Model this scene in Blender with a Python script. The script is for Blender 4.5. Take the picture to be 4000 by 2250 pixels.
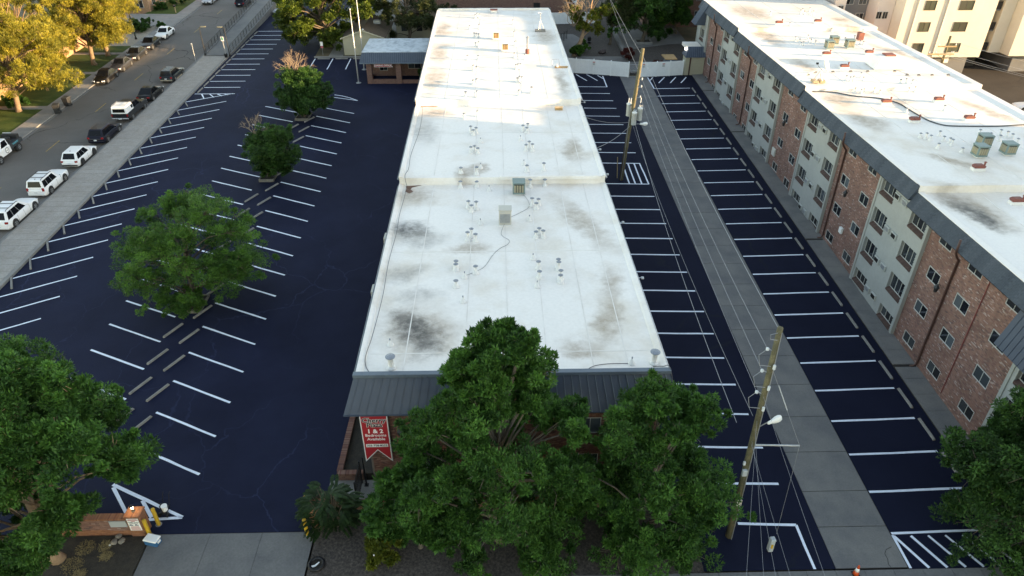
import bpy, bmesh, math, random
import numpy as np
from mathutils import Vector, Matrix
for o in list(bpy.data.objects): bpy.data.objects.remove(o)
sc = bpy.context.scene
COL = sc.collection
R_ = math.radians
SL = 0.0417                      # the whole block rises gently away from the camera
def gz(y): return SL * max(-200.0, min(y, 190.0))
# ---------------------------------------------------------------- camera
cd = bpy.data.cameras.new("camera"); cam = bpy.data.objects.new("camera", cd); COL.objects.link(cam)
cd.sensor_width = 36.0; cd.lens = 24.642; cd.clip_start = 0.5; cd.clip_end = 3000
_p, _y, _r = R_(33.08), R_(1.262), R_(0.025)
fw = Vector((math.sin(_y)*math.cos(_p), math.cos(_y)*math.cos(_p), -math.sin(_p)))
rt = Vector((math.cos(_y), -math.sin(_y), 0)); up = rt.cross(fw)
r2 = rt*math.cos(_r) + up*math.sin(_r); u2 = -rt*math.sin(_r) + up*math.cos(_r)
m = Matrix((r2, u2, -fw)).transposed().to_4x4(); m.translation = (0, 0, 32.6)
cam.matrix_world = m
sc.camera = cam
# ---------------------------------------------------------------- sky, sun, exposure
SUN_EL, SUN_AZ = 7.2, 104.0      # degrees; azimuth clockwise from +Y
w = bpy.data.worlds.new("World"); sc.world = w; w.use_nodes = True
nt = w.node_tree; bg = nt.nodes["Background"]
sky = nt.nodes.new("ShaderNodeTexSky"); sky.sky_type = 'NISHITA'; sky.sun_disc = False
sky.sun_elevation = R_(SUN_EL); sky.sun_rotation = R_(SUN_AZ); sky.altitude = 1600; sky.air_density = 1.0; sky.dust_density = 1.0; sky.ozone_density = 1.0
nt.links.new(sky.outputs[0], bg.inputs[0]); bg.inputs[1].default_value = 0.15
sl = bpy.data.lights.new("sun", 'SUN'); sl.energy = 3.2; sl.angle = R_(0.53); sl.color = (1.0, 0.80, 0.56)
so = bpy.data.objects.new("sun", sl); COL.objects.link(so)
sdir = Vector((math.sin(R_(SUN_AZ))*math.cos(R_(SUN_EL)), math.cos(R_(SUN_AZ))*math.cos(R_(SUN_EL)), math.sin(R_(SUN_EL))))
so.rotation_euler = (-sdir).to_track_quat('-Z', 'Y').to_euler(); so.location = (90, -30, 60)
vs = sc.view_settings; vs.view_transform = 'Standard'; vs.look = 'None'; vs.gamma = 1.0; vs.use_curve_mapping = False
vs.exposure = 2.6
try:
    vs.use_white_balance = True; vs.white_balance_temperature = 9300; vs.white_balance_tint = 14
except Exception: pass
# ---------------------------------------------------------------- materials
MATS = {}
def lin(c): return tuple(((v/255.)/12.92 if v/255. <= .04045 else ((v/255.+.055)/1.055)**2.4) for v in c)
def M(name, c1, c2=None, scale=4.0, rough=.8, bump=0.0, bscale=30.0, metal=0.0, fine=None, fscale=60.0, rnd=None, spec=.5, contrast=(.35,.65), attr=None, trans=0.0, emit=None, estr=0.0, island=None):
    if name in MATS: return MATS[name]
    mt = bpy.data.materials.new(name); mt.use_nodes = True; N = mt.node_tree.nodes; Lk = mt.node_tree.links
    b = N["Principled BSDF"]; b.inputs["Roughness"].default_value = rough; b.inputs["Metallic"].default_value = metal
    b.inputs["Specular IOR Level"].default_value = spec
    col = None
    def rgb(c): n = N.new("ShaderNodeRGB"); n.outputs[0].default_value = (*c, 1); return n.outputs[0]
    def mix(f, a, bb, mode='MIX'):
        n = N.new("ShaderNodeMix"); n.data_type = 'RGBA'; n.blend_type = mode
        if isinstance(f, (int, float)): n.inputs[0].default_value = f
        else: Lk.new(f, n.inputs[0])
        Lk.new(a, n.inputs[6]); Lk.new(bb, n.inputs[7]); return n.outputs[2]
    geo = N.new("ShaderNodeNewGeometry"); pos = geo.outputs["Position"]
    def noise(s, d=4, r=.6):
        n = N.new("ShaderNodeTexNoise"); n.inputs["Scale"].default_value = s; n.inputs["Detail"].default_value = d; n.inputs["Roughness"].default_value = r
        Lk.new(pos, n.inputs["Vector"]); return n.outputs["Fac"]
    def ramp(f, a, bb):
        n = N.new("ShaderNodeMapRange"); n.inputs[1].default_value = a; n.inputs[2].default_value = bb; Lk.new(f, n.inputs[0]); return n.outputs[0]
    col = rgb(c1)
    if c2 is not None and island is None and attr is None: col = mix(ramp(noise(scale), *contrast), col, rgb(c2))
    if island is not None or attr is not None or rnd is not None:
        if attr: a = N.new("ShaderNodeAttribute"); a.attribute_name = attr; src = a.outputs["Fac"]
        elif island is not None: src = geo.outputs["Random Per Island"]
        else: oi = N.new("ShaderNodeObjectInfo"); src = oi.outputs["Random"]
        cr = N.new("ShaderNodeValToRGB"); Lk.new(src, cr.inputs[0]); stops = attr and [c1, c2] or island or rnd
        els = cr.color_ramp.elements
        while len(els) < len(stops): els.new(.5)
        for i, s in enumerate(stops): els[i].position = i/(len(stops)-1); els[i].color = (*s, 1)
        col = cr.outputs[0]
    if fine: col = mix(ramp(noise(fscale, 3), .3, .7), col, mix(1.0, col, rgb((fine,)*3), 'MULTIPLY'))
    Lk.new(col, b.inputs["Base Color"])
    if bump:
        bn = N.new("ShaderNodeBump"); bn.inputs["Strength"].default_value = bump; bn.inputs["Distance"].default_value = .02
        Lk.new(noise(bscale, 5), bn.inputs["Height"]); Lk.new(bn.outputs[0], b.inputs["Normal"])
    if trans:
        tr = N.new("ShaderNodeBsdfTranslucent"); Lk.new(col, tr.inputs[0]); ms = N.new("ShaderNodeMixShader"); ms.inputs[0].default_value = trans
        out = N["Material Output"]; Lk.new(b.outputs[0], ms.inputs[1]); Lk.new(tr.outputs[0], ms.inputs[2]); Lk.new(ms.outputs[0], out.inputs[0])
    if emit: b.inputs["Emission Color"].default_value = (*emit, 1); b.inputs["Emission Strength"].default_value = estr
    mt["n"] = 1; MATS[name] = mt; return mt
def tools(mt):
    N = mt.node_tree.nodes; L = mt.node_tree.links; return N, L, N["Principled BSDF"]

def asphalt(name, c1, c2, crack, cs, rough=.78, spec=.12):
    mt = M(name, c1, c2, scale=.22, rough=rough, bump=.5, bscale=45, fine=.72, fscale=38, spec=spec)
    N, L, b = tools(mt); geo = [n for n in N if n.bl_idname == "ShaderNodeNewGeometry"][0]
    nz = N.new("ShaderNodeTexNoise"); nz.inputs["Scale"].default_value = .5; nz.inputs["Detail"].default_value = 5; L.new(geo.outputs["Position"], nz.inputs["Vector"])
    ad = N.new("ShaderNodeVectorMath"); ad.operation = 'MULTIPLY_ADD'; L.new(nz.outputs["Color"], ad.inputs[0]); ad.inputs[1].default_value = (2.6, 2.6, 0); L.new(geo.outputs["Position"], ad.inputs[2])
    sx = N.new("ShaderNodeVectorMath"); sx.operation = 'MULTIPLY'; sx.inputs[1].default_value = (1, .8, 0); L.new(ad.outputs[0], sx.inputs[0])
    vo = N.new("ShaderNodeTexVoronoi"); vo.feature = 'DISTANCE_TO_EDGE'; vo.inputs["Scale"].default_value = cs; L.new(sx.outputs[0], vo.inputs["Vector"])
    mr = N.new("ShaderNodeMapRange"); mr.inputs[1].default_value = .0; mr.inputs[2].default_value = .009; mr.inputs[3].default_value = 1; mr.inputs[4].default_value = 0; L.new(vo.outputs[0], mr.inputs[0])
    n2 = N.new("ShaderNodeTexNoise"); n2.inputs["Scale"].default_value = .13; L.new(geo.outputs["Position"], n2.inputs["Vector"])
    m2 = N.new("ShaderNodeMapRange"); m2.inputs[1].default_value = .42; m2.inputs[2].default_value = .58; L.new(n2.outputs["Fac"], m2.inputs[0])
    mu = N.new("ShaderNodeMath"); mu.operation = 'MULTIPLY'; L.new(mr.outputs[0], mu.inputs[0]); L.new(m2.outputs[0], mu.inputs[1])
    mx = N.new("ShaderNodeMix"); mx.data_type = 'RGBA'; L.new(mu.outputs[0], mx.inputs[0]); L.new(b.inputs["Base Color"].links[0].from_socket, mx.inputs[6]); mx.inputs[7].default_value = (*crack, 1)
    L.new(mx.outputs[2], b.inputs["Base Color"]); return mt

def blobs(mt, pts, ring=None):
    """dirt where water stands on the membrane: (x, y, rx, ry, angle, amount, colour)"""
    N, L, b = tools(mt); geo = [n for n in N if n.bl_idname == "ShaderNodeNewGeometry"][0]
    nz = N.new("ShaderNodeTexNoise"); nz.inputs["Scale"].default_value = .55; nz.inputs["Detail"].default_value = 6; nz.inputs["Roughness"].default_value = .65; L.new(geo.outputs["Position"], nz.inputs["Vector"])
    sb = N.new("ShaderNodeVectorMath"); sb.operation = 'SUBTRACT'; L.new(nz.outputs["Color"], sb.inputs[0]); sb.inputs[1].default_value = (.5, .5, .5)
    ad = N.new("ShaderNodeVectorMath"); ad.operation = 'MULTIPLY_ADD'; L.new(sb.outputs[0], ad.inputs[0]); ad.inputs[1].default_value = (3.0, 3.0, 0); L.new(geo.outputs["Position"], ad.inputs[2])
    n3 = N.new("ShaderNodeTexNoise"); n3.inputs["Scale"].default_value = 1.7; n3.inputs["Detail"].default_value = 6; n3.inputs["Roughness"].default_value = .7; L.new(geo.outputs["Position"], n3.inputs["Vector"])
    g3 = N.new("ShaderNodeMapRange"); g3.inputs[1].default_value = .25; g3.inputs[2].default_value = .6; g3.inputs[3].default_value = .35; L.new(n3.outputs["Fac"], g3.inputs[0])
    col = b.inputs["Base Color"].links[0].from_socket
    for (x, y, rx, ry, an, am, c) in pts:
        mp = N.new("ShaderNodeMapping"); mp.vector_type = 'TEXTURE'; mp.inputs[1].default_value = (x, y, 0); mp.inputs[2].default_value = (0, 0, R_(an)); mp.inputs[3].default_value = (rx*1.4, ry*1.4, 1e6); L.new(ad.outputs[0], mp.inputs[0])
        ln = N.new("ShaderNodeVectorMath"); ln.operation = 'LENGTH'; L.new(mp.outputs[0], ln.inputs[0])
        mr = N.new("ShaderNodeMapRange"); mr.interpolation_type = 'SMOOTHSTEP'; mr.inputs[1].default_value = 1.0; mr.inputs[2].default_value = .15; mr.inputs[3].default_value = 0; mr.inputs[4].default_value = am; L.new(ln.outputs["Value"], mr.inputs[0])
        mu = N.new("ShaderNodeMath"); mu.operation = 'MULTIPLY'; L.new(mr.outputs[0], mu.inputs[0]); L.new(g3.outputs[0], mu.inputs[1])
        mx = N.new("ShaderNodeMix"); mx.data_type = 'RGBA'; L.new(mu.outputs[0], mx.inputs[0]); L.new(col, mx.inputs[6]); mx.inputs[7].default_value = (*c, 1); col = mx.outputs[2]
    L.new(col, b.inputs["Base Color"])
# ---------------------------------------------------------------- mesh builder
class MB:
    def __init__(s): s.v = []; s.f = []
    def add(s, vs_, fs):
        n = len(s.v); s.v += [tuple(p) for p in vs_]; s.f += [tuple(i+n for i in f) for f in fs]; return s
    def box(s, x0, x1, y0, y1, z0, z1):
        return s.add([(x0,y0,z0),(x1,y0,z0),(x1,y1,z0),(x0,y1,z0),(x0,y0,z1),(x1,y0,z1),(x1,y1,z1),(x0,y1,z1)],
                     [(0,3,2,1),(4,5,6,7),(0,1,5,4),(1,2,6,5),(2,3,7,6),(3,0,4,7)])
    def obox(s, c, sz, rz=0.0, rx=0.0, ry=0.0, taper=1.0):
        mt = Matrix.Translation(c) @ Matrix.Rotation(rz, 4, 'Z') @ Matrix.Rotation(ry, 4, 'Y') @ Matrix.Rotation(rx, 4, 'X'); a, b, h = sz[0]/2, sz[1]/2, sz[2]/2; t = taper
        vv = [(-a,-b,-h),(a,-b,-h),(a,b,-h),(-a,b,-h),(-a*t,-b*t,h),(a*t,-b*t,h),(a*t,b*t,h),(-a*t,b*t,h)]
        return s.add([mt @ Vector(p) for p in vv], [(0,3,2,1),(4,5,6,7),(0,1,5,4),(1,2,6,5),(2,3,7,6),(3,0,4,7)])
    def tube(s, pts, rad, n=8, cap=True):
        P = [Vector(p) for p in pts]; k = len(P); rad = rad if isinstance(rad, (list, tuple)) else [rad]*k
        vs_ = []; u = None
        for i in range(k):
            d = (P[min(i+1, k-1)] - P[max(i-1, 0)]); d = d.normalized() if d.length > 1e-9 else Vector((0,0,1))
            if u is None: u = d.orthogonal().normalized()
            else:
                u = u - d*u.dot(d); u = u.normalized() if u.length > 1e-6 else d.orthogonal().normalized()
            w_ = d.cross(u)
            for j in range(n):
                a = 2*math.pi*j/n; vs_.append(P[i] + (u*math.cos(a) + w_*math.sin(a))*rad[i])
        fs = [(i*n+j, i*n+(j+1) % n, (i+1)*n+(j+1) % n, (i+1)*n+j) for i in range(k-1) for j in range(n)]
        if cap: fs += [tuple(range(n))[::-1], tuple((k-1)*n+j for j in range(n))]
        return s.add(vs_, fs)
    def lathe(s, c, prof, n=12):
        vs_ = []; k = len(prof)
        for r, z in prof:
            for j in range(n): a = 2*math.pi*j/n; vs_.append((c[0]+r*math.cos(a), c[1]+r*math.sin(a), c[2]+z))
        fs = [(i*n+j, i*n+(j+1) % n, (i+1)*n+(j+1) % n, (i+1)*n+j) for i in range(k-1) for j in range(n)]
        fs += [tuple(range(n))[::-1], tuple((k-1)*n+j for j in range(n))]
        return s.add(vs_, fs)
    def prism(s, poly, z0, z1):
        n = len(poly); return s.add([(x, y, z0) for x, y in poly] + [(x, y, z1) for x, y in poly],
            [tuple(range(n))[::-1], tuple(range(n, 2*n))] + [(i, (i+1) % n, n+(i+1) % n, n+i) for i in range(n)])
    def extr(s, poly, axis, a0, a1):
        """polygon in the plane normal to axis ('x': (y,z), 'y': (x,z)) swept from a0 to a1"""
        n = len(poly); f = (lambda p, a: (a, p[0], p[1])) if axis == 'x' else (lambda p, a: (p[0], a, p[1]))
        return s.add([f(p, a0) for p in poly] + [f(p, a1) for p in poly], [tuple(range(n)), tuple(range(n, 2*n))[::-1]] + [(i, n+i, n+(i+1) % n, (i+1) % n) for i in range(n)])
    def quad(s, a, b, c, d): return s.add([a, b, c, d], [(0, 1, 2, 3)])
    def slope(s): s.v = [(x, y, z + gz(y)) for x, y, z in s.v]; return s
    def mesh(s, name, mat, smooth=False, o=(0, 0, 0)):
        me = bpy.data.meshes.new(name); me.from_pydata([(x-o[0], y-o[1], z-o[2]) for x, y, z in s.v], [], s.f)
        bm = bmesh.new(); bm.from_mesh(me); bmesh.ops.recalc_face_normals(bm, faces=bm.faces); bm.to_mesh(me); bm.free()
        if mat: me.materials.append(mat)
        if smooth: me.polygons.foreach_set("use_smooth", [True]*len(me.polygons))
        return me
    def build(s, name, mat, parent=None, smooth=False, bevel=0.0, seg=1, **kw):
        o = woff(parent); ob = bpy.data.objects.new(name, s.mesh(name, mat, smooth, o)); COL.objects.link(ob)
        if parent: ob.parent = parent
        if bevel: bv = ob.modifiers.new("bevel", 'BEVEL'); bv.width = bevel; bv.segments = seg; bv.limit_method = 'ANGLE'
        tag(ob, **kw); return ob
def woff(p):
    o = Vector((0, 0, 0))
    while p: o += p.location; p = p.parent
    return o
def tag(o, label=None, cat=None, group=None, kind=None):
    for k_, v_ in (("label", label), ("category", cat), ("group", group), ("kind", kind)):
        if v_: o[k_] = v_
    return o
def thing(name, label, cat, loc=(0, 0, 0), rz=0.0, group=None):
    o = bpy.data.objects.new(name, None); COL.objects.link(o); o.location = loc; o.rotation_euler = (0, 0, rz); o.empty_display_size = .3
    return tag(o, label, cat, group)
def inst(name, me, loc, parent=None, rz=0.0, **kw):
    o = bpy.data.objects.new(name, me); COL.objects.link(o)
    if parent: o.parent = parent; loc = Vector(loc) - woff(parent)
    o.location = loc; o.rotation_euler = (0, 0, rz); return tag(o, **kw)
def copy_tree(o, parent=None):
    c = o.copy(); COL.objects.link(c); c.parent = parent
    for ch in list(o.children): copy_tree(ch, c)
    return c
ORD = "first second third fourth fifth sixth seventh eighth ninth tenth eleventh twelfth thirteenth fourteenth fifteenth sixteenth seventeenth eighteenth nineteenth twentieth".split()
def nth(i):
    if i < 20: return ORD[i]
    t, u_ = divmod(i+1, 10); T_ = {2: "twenty", 3: "thirty", 4: "forty", 5: "fifty", 6: "sixty", 7: "seventy", 8: "eighty"}[t]
    return T_ + ("-" + ORD[u_-1] if u_ else "th") if u_ else {2: "twentieth", 3: "thirtieth", 4: "fortieth", 5: "fiftieth", 6: "sixtieth", 7: "seventieth", 8: "eightieth"}[t]
def text_mesh(body, size, align='CENTER', ext=.004, bold=0.0, space=1.0):
    cu = bpy.data.curves.new("t", 'FONT'); cu.body = body; cu.size = size; cu.align_x = align; cu.align_y = 'CENTER'; cu.extrude = ext; cu.offset = bold; cu.space_character = space; cu.resolution_u = 2
    o = bpy.data.objects.new("t", cu); COL.objects.link(o); bpy.context.view_layer.update()
    me = bpy.data.meshes.new_from_object(o.evaluated_get(bpy.context.evaluated_depsgraph_get())); bpy.data.objects.remove(o); bpy.data.curves.remove(cu); return me
def lettering(name, body, size, mat, loc, parent, rot=(math.pi/2, 0, 0), bold=0.0, ext=.004, sx=1.0, space=1.0):
    me = text_mesh(body, size, 'CENTER', ext, bold, space); me.materials.clear(); me.materials.append(mat)
    o = bpy.data.objects.new(name, me); COL.objects.link(o); o.parent = parent; o.location = Vector(loc) - woff(parent); o.rotation_euler = rot; o.scale = (sx, 1, 1); return o
# ---------------------------------------------------------------- palette
seal = asphalt("sealed_asphalt", (.0074, .0112, .0310), (.0120, .0172, .0440), (.020, .028, .068), .19)
seal2 = asphalt("sealed_asphalt_fresh", (.0052, .0082, .0235), (.0078, .0115, .0300), (.009, .012, .021), .08)
road_m = asphalt("street_asphalt", (.150, .138, .128), (.175, .162, .152), (.055, .05, .045), .11, .9)
lot_old = asphalt("old_asphalt", (.06, .053, .048), (.075, .067, .06), (.04, .04, .04), .2, .9)
conc = M("concrete", (.27, .26, .245), (.21, .205, .198), scale=.8, rough=.9, bump=.3, bscale=60, fine=.82, fscale=25)
conc_d = M("aged_concrete", (.195, .188, .178), (.140, .140, .142), scale=.55, rough=.92, bump=.35, bscale=50, fine=.8, fscale=14)
conc_l = M("pale_concrete", (.165, .163, .162), (.125, .126, .13), scale=.7, rough=.9, bump=.3, fine=.8, fscale=9)
conc_w = M("stop_concrete", (.30, .285, .265), (.21, .205, .195), scale=1.2, rough=.9, bump=.4, fine=.72, fscale=10)
paver = M("brick_paver", (.315, .285, .255), (.36, .335, .31), scale=1.2, rough=.9, bump=.3, fine=.75, fscale=7)
paint_w = M("road_paint", (.76, .82, .92), (.66, .72, .83), scale=3, rough=.6, fine=.93, fscale=12)
paint_y = M("yellow_road_paint", (.42, .25, .05), (.24, .17, .07), scale=3, rough=.7)
grass_m = M("lawn", (.045, .085, .018), (.075, .11, .028), scale=.6, rough=.95, bump=.9, bscale=18, fine=.6, fscale=14, spec=.2)
drygrass = M("dry_ground", (.17, .125, .07), (.10, .085, .05), scale=.5, rough=.95, bump=.6, bscale=20, fine=.65, fscale=18)
gravel_m = M("gravel", (.055, .046, .042), (.12, .098, .086), scale=9, rough=.95, bump=1.0, bscale=22, fine=.35, fscale=7)
gravel_l = M("pale_gravel", (.32, .27, .21), (.42, .37, .30), scale=10, rough=.95, bump=1.0, bscale=20, fine=.6, fscale=12)
mulch = M("dark_mulch", (.030, .026, .022), (.055, .044, .032), scale=3, rough=.95, bump=1.0, bscale=20, fine=.55, fscale=14)
black = M("black_metal", (.012, .012, .014), rough=.5, metal=.3)
darkgap = M("dark_joint_base", (.03, .025, .022), rough=.9)  # near-black base colour, showing in slab joints, drain channels and the crack
white_m = M("white_metal", (.72, .73, .72), rough=.45)
galv = M("galvanised_metal", (.42, .45, .48), (.32, .34, .37), scale=8, rough=.45, metal=.7)
grey_pt = M("grey_paint", (.38, .41, .43), rough=.5)
yellow_pt = M("yellow_paint", (.62, .36, .02), (.55, .33, .05), scale=5, rough=.5, fine=.85, fscale=15)
wood_pole = M("weathered_pole", (.175, .15, .085), (.095, .088, .052), scale=2.5, rough=.9, bump=.5, bscale=30, fine=.65, fscale=14)

def struct(mb, name, mat, **kw): return mb.slope().build(name, mat, kind="structure", **kw)
def sheet(name, mat, x0, x1, y0, y1, z, thick=.3):
    mb = MB(); n = max(1, int((y1-y0)/40)); ys = [y0+(y1-y0)*i/n for i in range(n+1)]
    for a, b in zip(ys, ys[1:]): mb.add([(x0,a,z),(x1,a,z),(x1,b,z),(x0,b,z)], [(0,1,2,3)])
    return struct(mb, name, mat)
# ground: one sheet out to the horizon
mb = MB(); ys = [-1500, -200, -60, 0, 40, 80, 120, 190, 1800]; xs = [-1500, -200, -60, 0, 60, 200, 1500]
mb.add([(x, y, -.30) for y in ys for x in xs], [(i*7+j, i*7+j+1, (i+1)*7+j+1, (i+1)*7+j) for i in range(8) for j in range(6)])
struct(mb, "ground", drygrass)
# ------------------------------------------------------------ left lot
lot = struct(MB().add([(-39.72,24.68,0),(-9.9,24.68,0),(-9.9,26.9,0),(-8.0,28.3,0),(-8.0,60,0),(-8.0,106.4,0),(-39.72,106.4,0),(-39.72,60,0)], [(0,1,2,3,4,5,6,7)]), "parking_lot_left", seal)
lot_far = struct(MB().add([(-39.72,106.4,0),(-27.0,106.4,0),(-27.0,150,0),(-39.72,150,0)], [(0,1,2,3)]), "parking_lot_far", seal)
lot_r1 = sheet("parking_lot_middle", seal2, 8.4, 17.10, 21.88, 98.5, 0)
lot_r2 = sheet("parking_lot_right", seal2, 20.86, 27.22, 21.8, 97.8, 0)
def line(par, x0, y0, x1, y1, wd=.15, name="parking_line"):
    d = Vector((x1-x0, y1-y0)); L_ = d.length; d /= L_; n = Vector((-d.y, d.x))*wd/2; k = max(1, int(L_/1.2)); rn = random.Random(int(x0*91+y0*37)); mb = MB(); vs_ = []
    for i in range(k+1):
        t = L_*i/k; j = n*(1+rn.uniform(-.1, .1)); wob = n*rn.uniform(-.18, .18)
        for s_ in (-1, 1): vs_.append((x0+d.x*t+j.x*s_+wob.x, y0+d.y*t+j.y*s_+wob.y, .0045))
    mb.add(vs_, [(2*i, 2*i+1, 2*i+3, 2*i+2) for i in range(k)]).slope()
    return mb.build(name, paint_w, par)
for k in range(-6, 15):                                       # angled stalls along the pavement kerb
    y = 49.19+2.82*k; line(lot, -39.62, y, -34.55, y+2.95+.1*(k < 8))
for k in range(0, 13): y = 91.53+2.42*k; line(lot if y < 106 else lot_far, -39.1 if k else -39.5, y, -34.28, y)
for a, b in (((-38.55, 91.45), (-37.7, 89.75)), ((-37.5, 91.45), (-36.6, 90.25)), ((-36.5, 91.45), (-35.7, 90.75)), ((-35.6, 91.45), (-35.1, 91.1))): line(lot, *a, *b)
for k in range(-3, 17):                                       # double row with the tree islands
    y = 45.92+2.93*k
    if y > 87: break
    line(lot, -29.1, y, -24.5, y-2.15)
for k in range(-4, 16):
    y = 42.56+2.93*k
    if y > 90: break
    line(lot, -22.05, y, -17.58, y-2.15)
arc = [(-17.83, 88.75), (-19.0, 89.75), (-20.1, 90.45), (-21.16, 90.88)]
for a, b in zip(arc, arc[1:]): line(lot, *a, *b, wd=.13)
line(lot, -17.83, 88.75, -21.3, 90.05, .13)
for x in (-26.75, -24.15, -21.52): line(lot, x-.02, 105.95, x+.03, 101.1)
T3 = [(-17.62, 25.70), (-19.27, 25.63)]                        # no-parking triangle by the gate
line(lot, -17.5, 25.72, -19.35, 25.62, .19); line(lot, -17.5, 25.74, -22.3, 28.05, .19); line(lot, -20.15, 26.9, -19.2, 25.75, .19); line(lot, -22.2, 27.85, -20.6, 25.95, .19)
# ------------------------------------------------------------ middle and right lots
for i in range(27):
    y = 24.5+2.7*i-.012*i*i*.6
    y = [24.55,27.3,30.03,32.82,35.55,38.26,40.94,43.62,46.34,48.98,51.63,54.3,56.93,59.56,62.2,64.85,69.65,72.33,74.99,77.65,80.25,82.86,85.47,88.08,90.7,93.2][i] if i < 26 else None
    if y is None: break
    xe = 16.0-1.2*min(1, (y-24.5)/69)
    line(lot_r1, 10.9 if i else 12.85, y+.18 if i else y+.15, xe, y)
line(lot_r1, 15.98, 24.55, 16.03, 21.9)
line(lot_r1, 15.15, 69.65, 15.27, 64.85)
for x in (14.54, 13.9, 13.3): line(lot_r1, x, 69.6, x+.02, 64.9)
line(lot_r1, 14.76, 97.6, 14.78, 93.2)
for x in (11.13, 12.6): line(lot_r1, x, 98.3, x+1.22, 95.7)
line(lot_r1, 14.06, 97.9, 14.72, 96.4)
RY = [24.0+2.74*i for i in range(26)]
for i, y in enumerate(RY):
    if y > 93.5: break
    line(lot_r2, 20.92, y-.1, 26.4-.6*(y-24)/70, y+.05)
line(lot_r2, 20.86+.08, 23.8, 20.95, 21.85, .14)
for j in range(6): line(lot_r2, 20.98+.93*j, 23.75, 21.92+.95*j, 21.85)
line(lot_r2, 20.93, 96.9, 20.98, 92.5)
for x in (21.66, 23.26, 24.85, 26.3): line(lot_r2, x, 96.9, x-1.25+(.6 if x < 22 else 0), 94.6+(1.0 if x < 22 else 0))
# ------------------------------------------------------------ concrete alley between the lots: cast slab by slab
alley = struct(MB().box(17.12, 20.84, 21.9, 97.3, -.25, -.03), "alley_base", darkgap)
joints = [21.9, 24.39, 26.75, 29.64, 32.55, 35.5, 38.45, 41.38, 44.3, 47.21, 50.19, 53.1, 56.0, 58.93, 62.0, 65.07, 68.1, 71.19, 74.2, 77.2, 80.2, 83.2, 86.2, 89.2, 92.2, 95.1, 97.3]
for a, b in zip(joints, joints[1:]): MB().box(17.125, 20.835, a+.022, b-.022, -.2, .006).slope().build("slab", conc_d, alley)
# crack in the first slab
MB().tube([(20.55, 23.1, .008), (20.2, 22.95, .008), (20.0, 22.7, .008), (20.02, 22.4, .008), (19.92, 22.1, .008), (19.97, 21.92, .008)], .014, 4).slope().build("crack", darkgap, alley)
# ------------------------------------------------------------ walk along the right building, with drain channels
walk = struct(MB().box(27.24, 28.86, 20.5, 98.6, -.25, .04), "right_walk_base", darkgap)
ds = [37.1, 53.77, 77.65, 91.3]; y = 20.6; edges = []
while y < 98.4:
    n = y+1.52
    d = [q for q in ds if y-.3 < q < n+.5]
    if d: edges.append((y, d[0]-.14)); y = d[0]+.14; ds.remove(d[0]); continue
    edges.append((y, n)); y = n
for a, b in edges: MB().box(27.25, 28.85, a+.01, b-.01, -.1, .115).slope().build("slab", conc_d, walk)
# ------------------------------------------------------------ driveway, front walk, beds
drv = struct(MB().box(-18.75, -10.06, 12.0, 24.66, -.25, -.02), "driveway_base", darkgap)
for a, b in ((-18.75, -15.62), (-15.62, -12.85), (-12.85, -10.06)):
    for c, d in ((12.0, 16.5), (16.5, 20.6), (20.6, 24.66)): MB().box(a+.01, b-.01, c+.01, d-.01, -.2, .008).slope().build("slab", conc_l, drv)
fwalk = struct(MB().box(-10.0, 34, 20.3, 21.8, -.2, .0), "front_walk_base", darkgap)
for i in range(29): MB().box(-9.98+1.5*i, -8.5+1.5*i, 20.32, 21.78, -.15, .03).slope().build("slab", conc_l, fwalk)
sheet("front_street", road_m, -60, 60, 4, 19.9, -.02)
MB().box(-9.95, 34, 19.9, 20.28, -.2, .05).slope().build("front_kerb", conc, kind="structure")
struct(MB().add([(-9.95,21.8,.02),(10.3,21.8,.02),(10.3,25.9,.02),(-9.95,25.9,.02)], [(0,1,2,3)]), "gravel_bed", gravel_m)
struct(MB().add([(-60,12,.0),(-18.8,12,.0),(-18.8,24.64,.0),(-60,24.64,.0)], [(0,1,2,3)]), "mulch_bed", mulch)
struct(MB().add([(-9.85,26.15,.03),(9.4,26.15,.03),(9.4,28.05,.03),(-9.85,28.05,.03)], [(0,1,2,3)]), "front_terrace", conc)
# ------------------------------------------------------------ pavement, kerb and street on the left
pav = struct(MB().box(-43.5, -40.15, 5, 107.2, -.25, .10), "pavement_base", darkgap)
y = 20.0; i = 0
pm = {}
while y < 107:
    me = pm.get(i % 4)
    for j in range(2):
        MB().box(-43.48+1.66*j, -41.84+1.66*j, y+.02, y+.985, -.05, .15).slope().build("paving_panel", paver, pav)
    y += 1.0; i += 1
MB().box(-40.14, -39.76, 5, 107.2, -.25, .19).slope().build("lot_kerb", conc, kind="structure", bevel=.03)
MB().box(-43.72, -43.51, 5, 150, -.25, .15).slope().build("street_kerb_right", conc, kind="structure", bevel=.03)
sheet("gutter_right", conc_d, -44.15, -43.72, 5, 150, -.004)
sheet("street", road_m, -53.75, -44.15, 5, 190, -.01)
sheet("gutter_left", conc_d, -54.12, -53.75, 5, 190, -.004)
MB().box(-54.3, -54.12, 5, 190, -.25, .12).slope().build("street_kerb_left", conc, kind="structure", bevel=.03)
sw = struct(MB().box(-56.35, -54.31, 60, 190, -.25, .06), "left_pavement_base", darkgap)
for i in range(70): MB().box(-56.34, -54.32, 62+1.83*i+.01, 62+1.83*(i+1)-.01, -.05, .11).slope().build("slab", conc, sw)
for i in range(12):                                            # yellow centre dashes
    y = 73.9+11.53*(i-1); MB().add([(-49.72+.06*i-.06,y,-.003),(-49.6+.06*i-.06,y,-.003),(-49.6+.06*i-.06,y+3.0,-.003),(-49.72+.06*i-.06,y+3.0,-.003)], [(0,1,2,3)]).slope().build("road_dash", paint_y, bpy.data.objects["street"])
struct(MB().add([(-120,20,.06),(-56.36,20,.06),(-56.36,112.6,.06),(-120,112.6,.06)], [(0,1,2,3)]), "lawn_left", grass_m)
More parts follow.
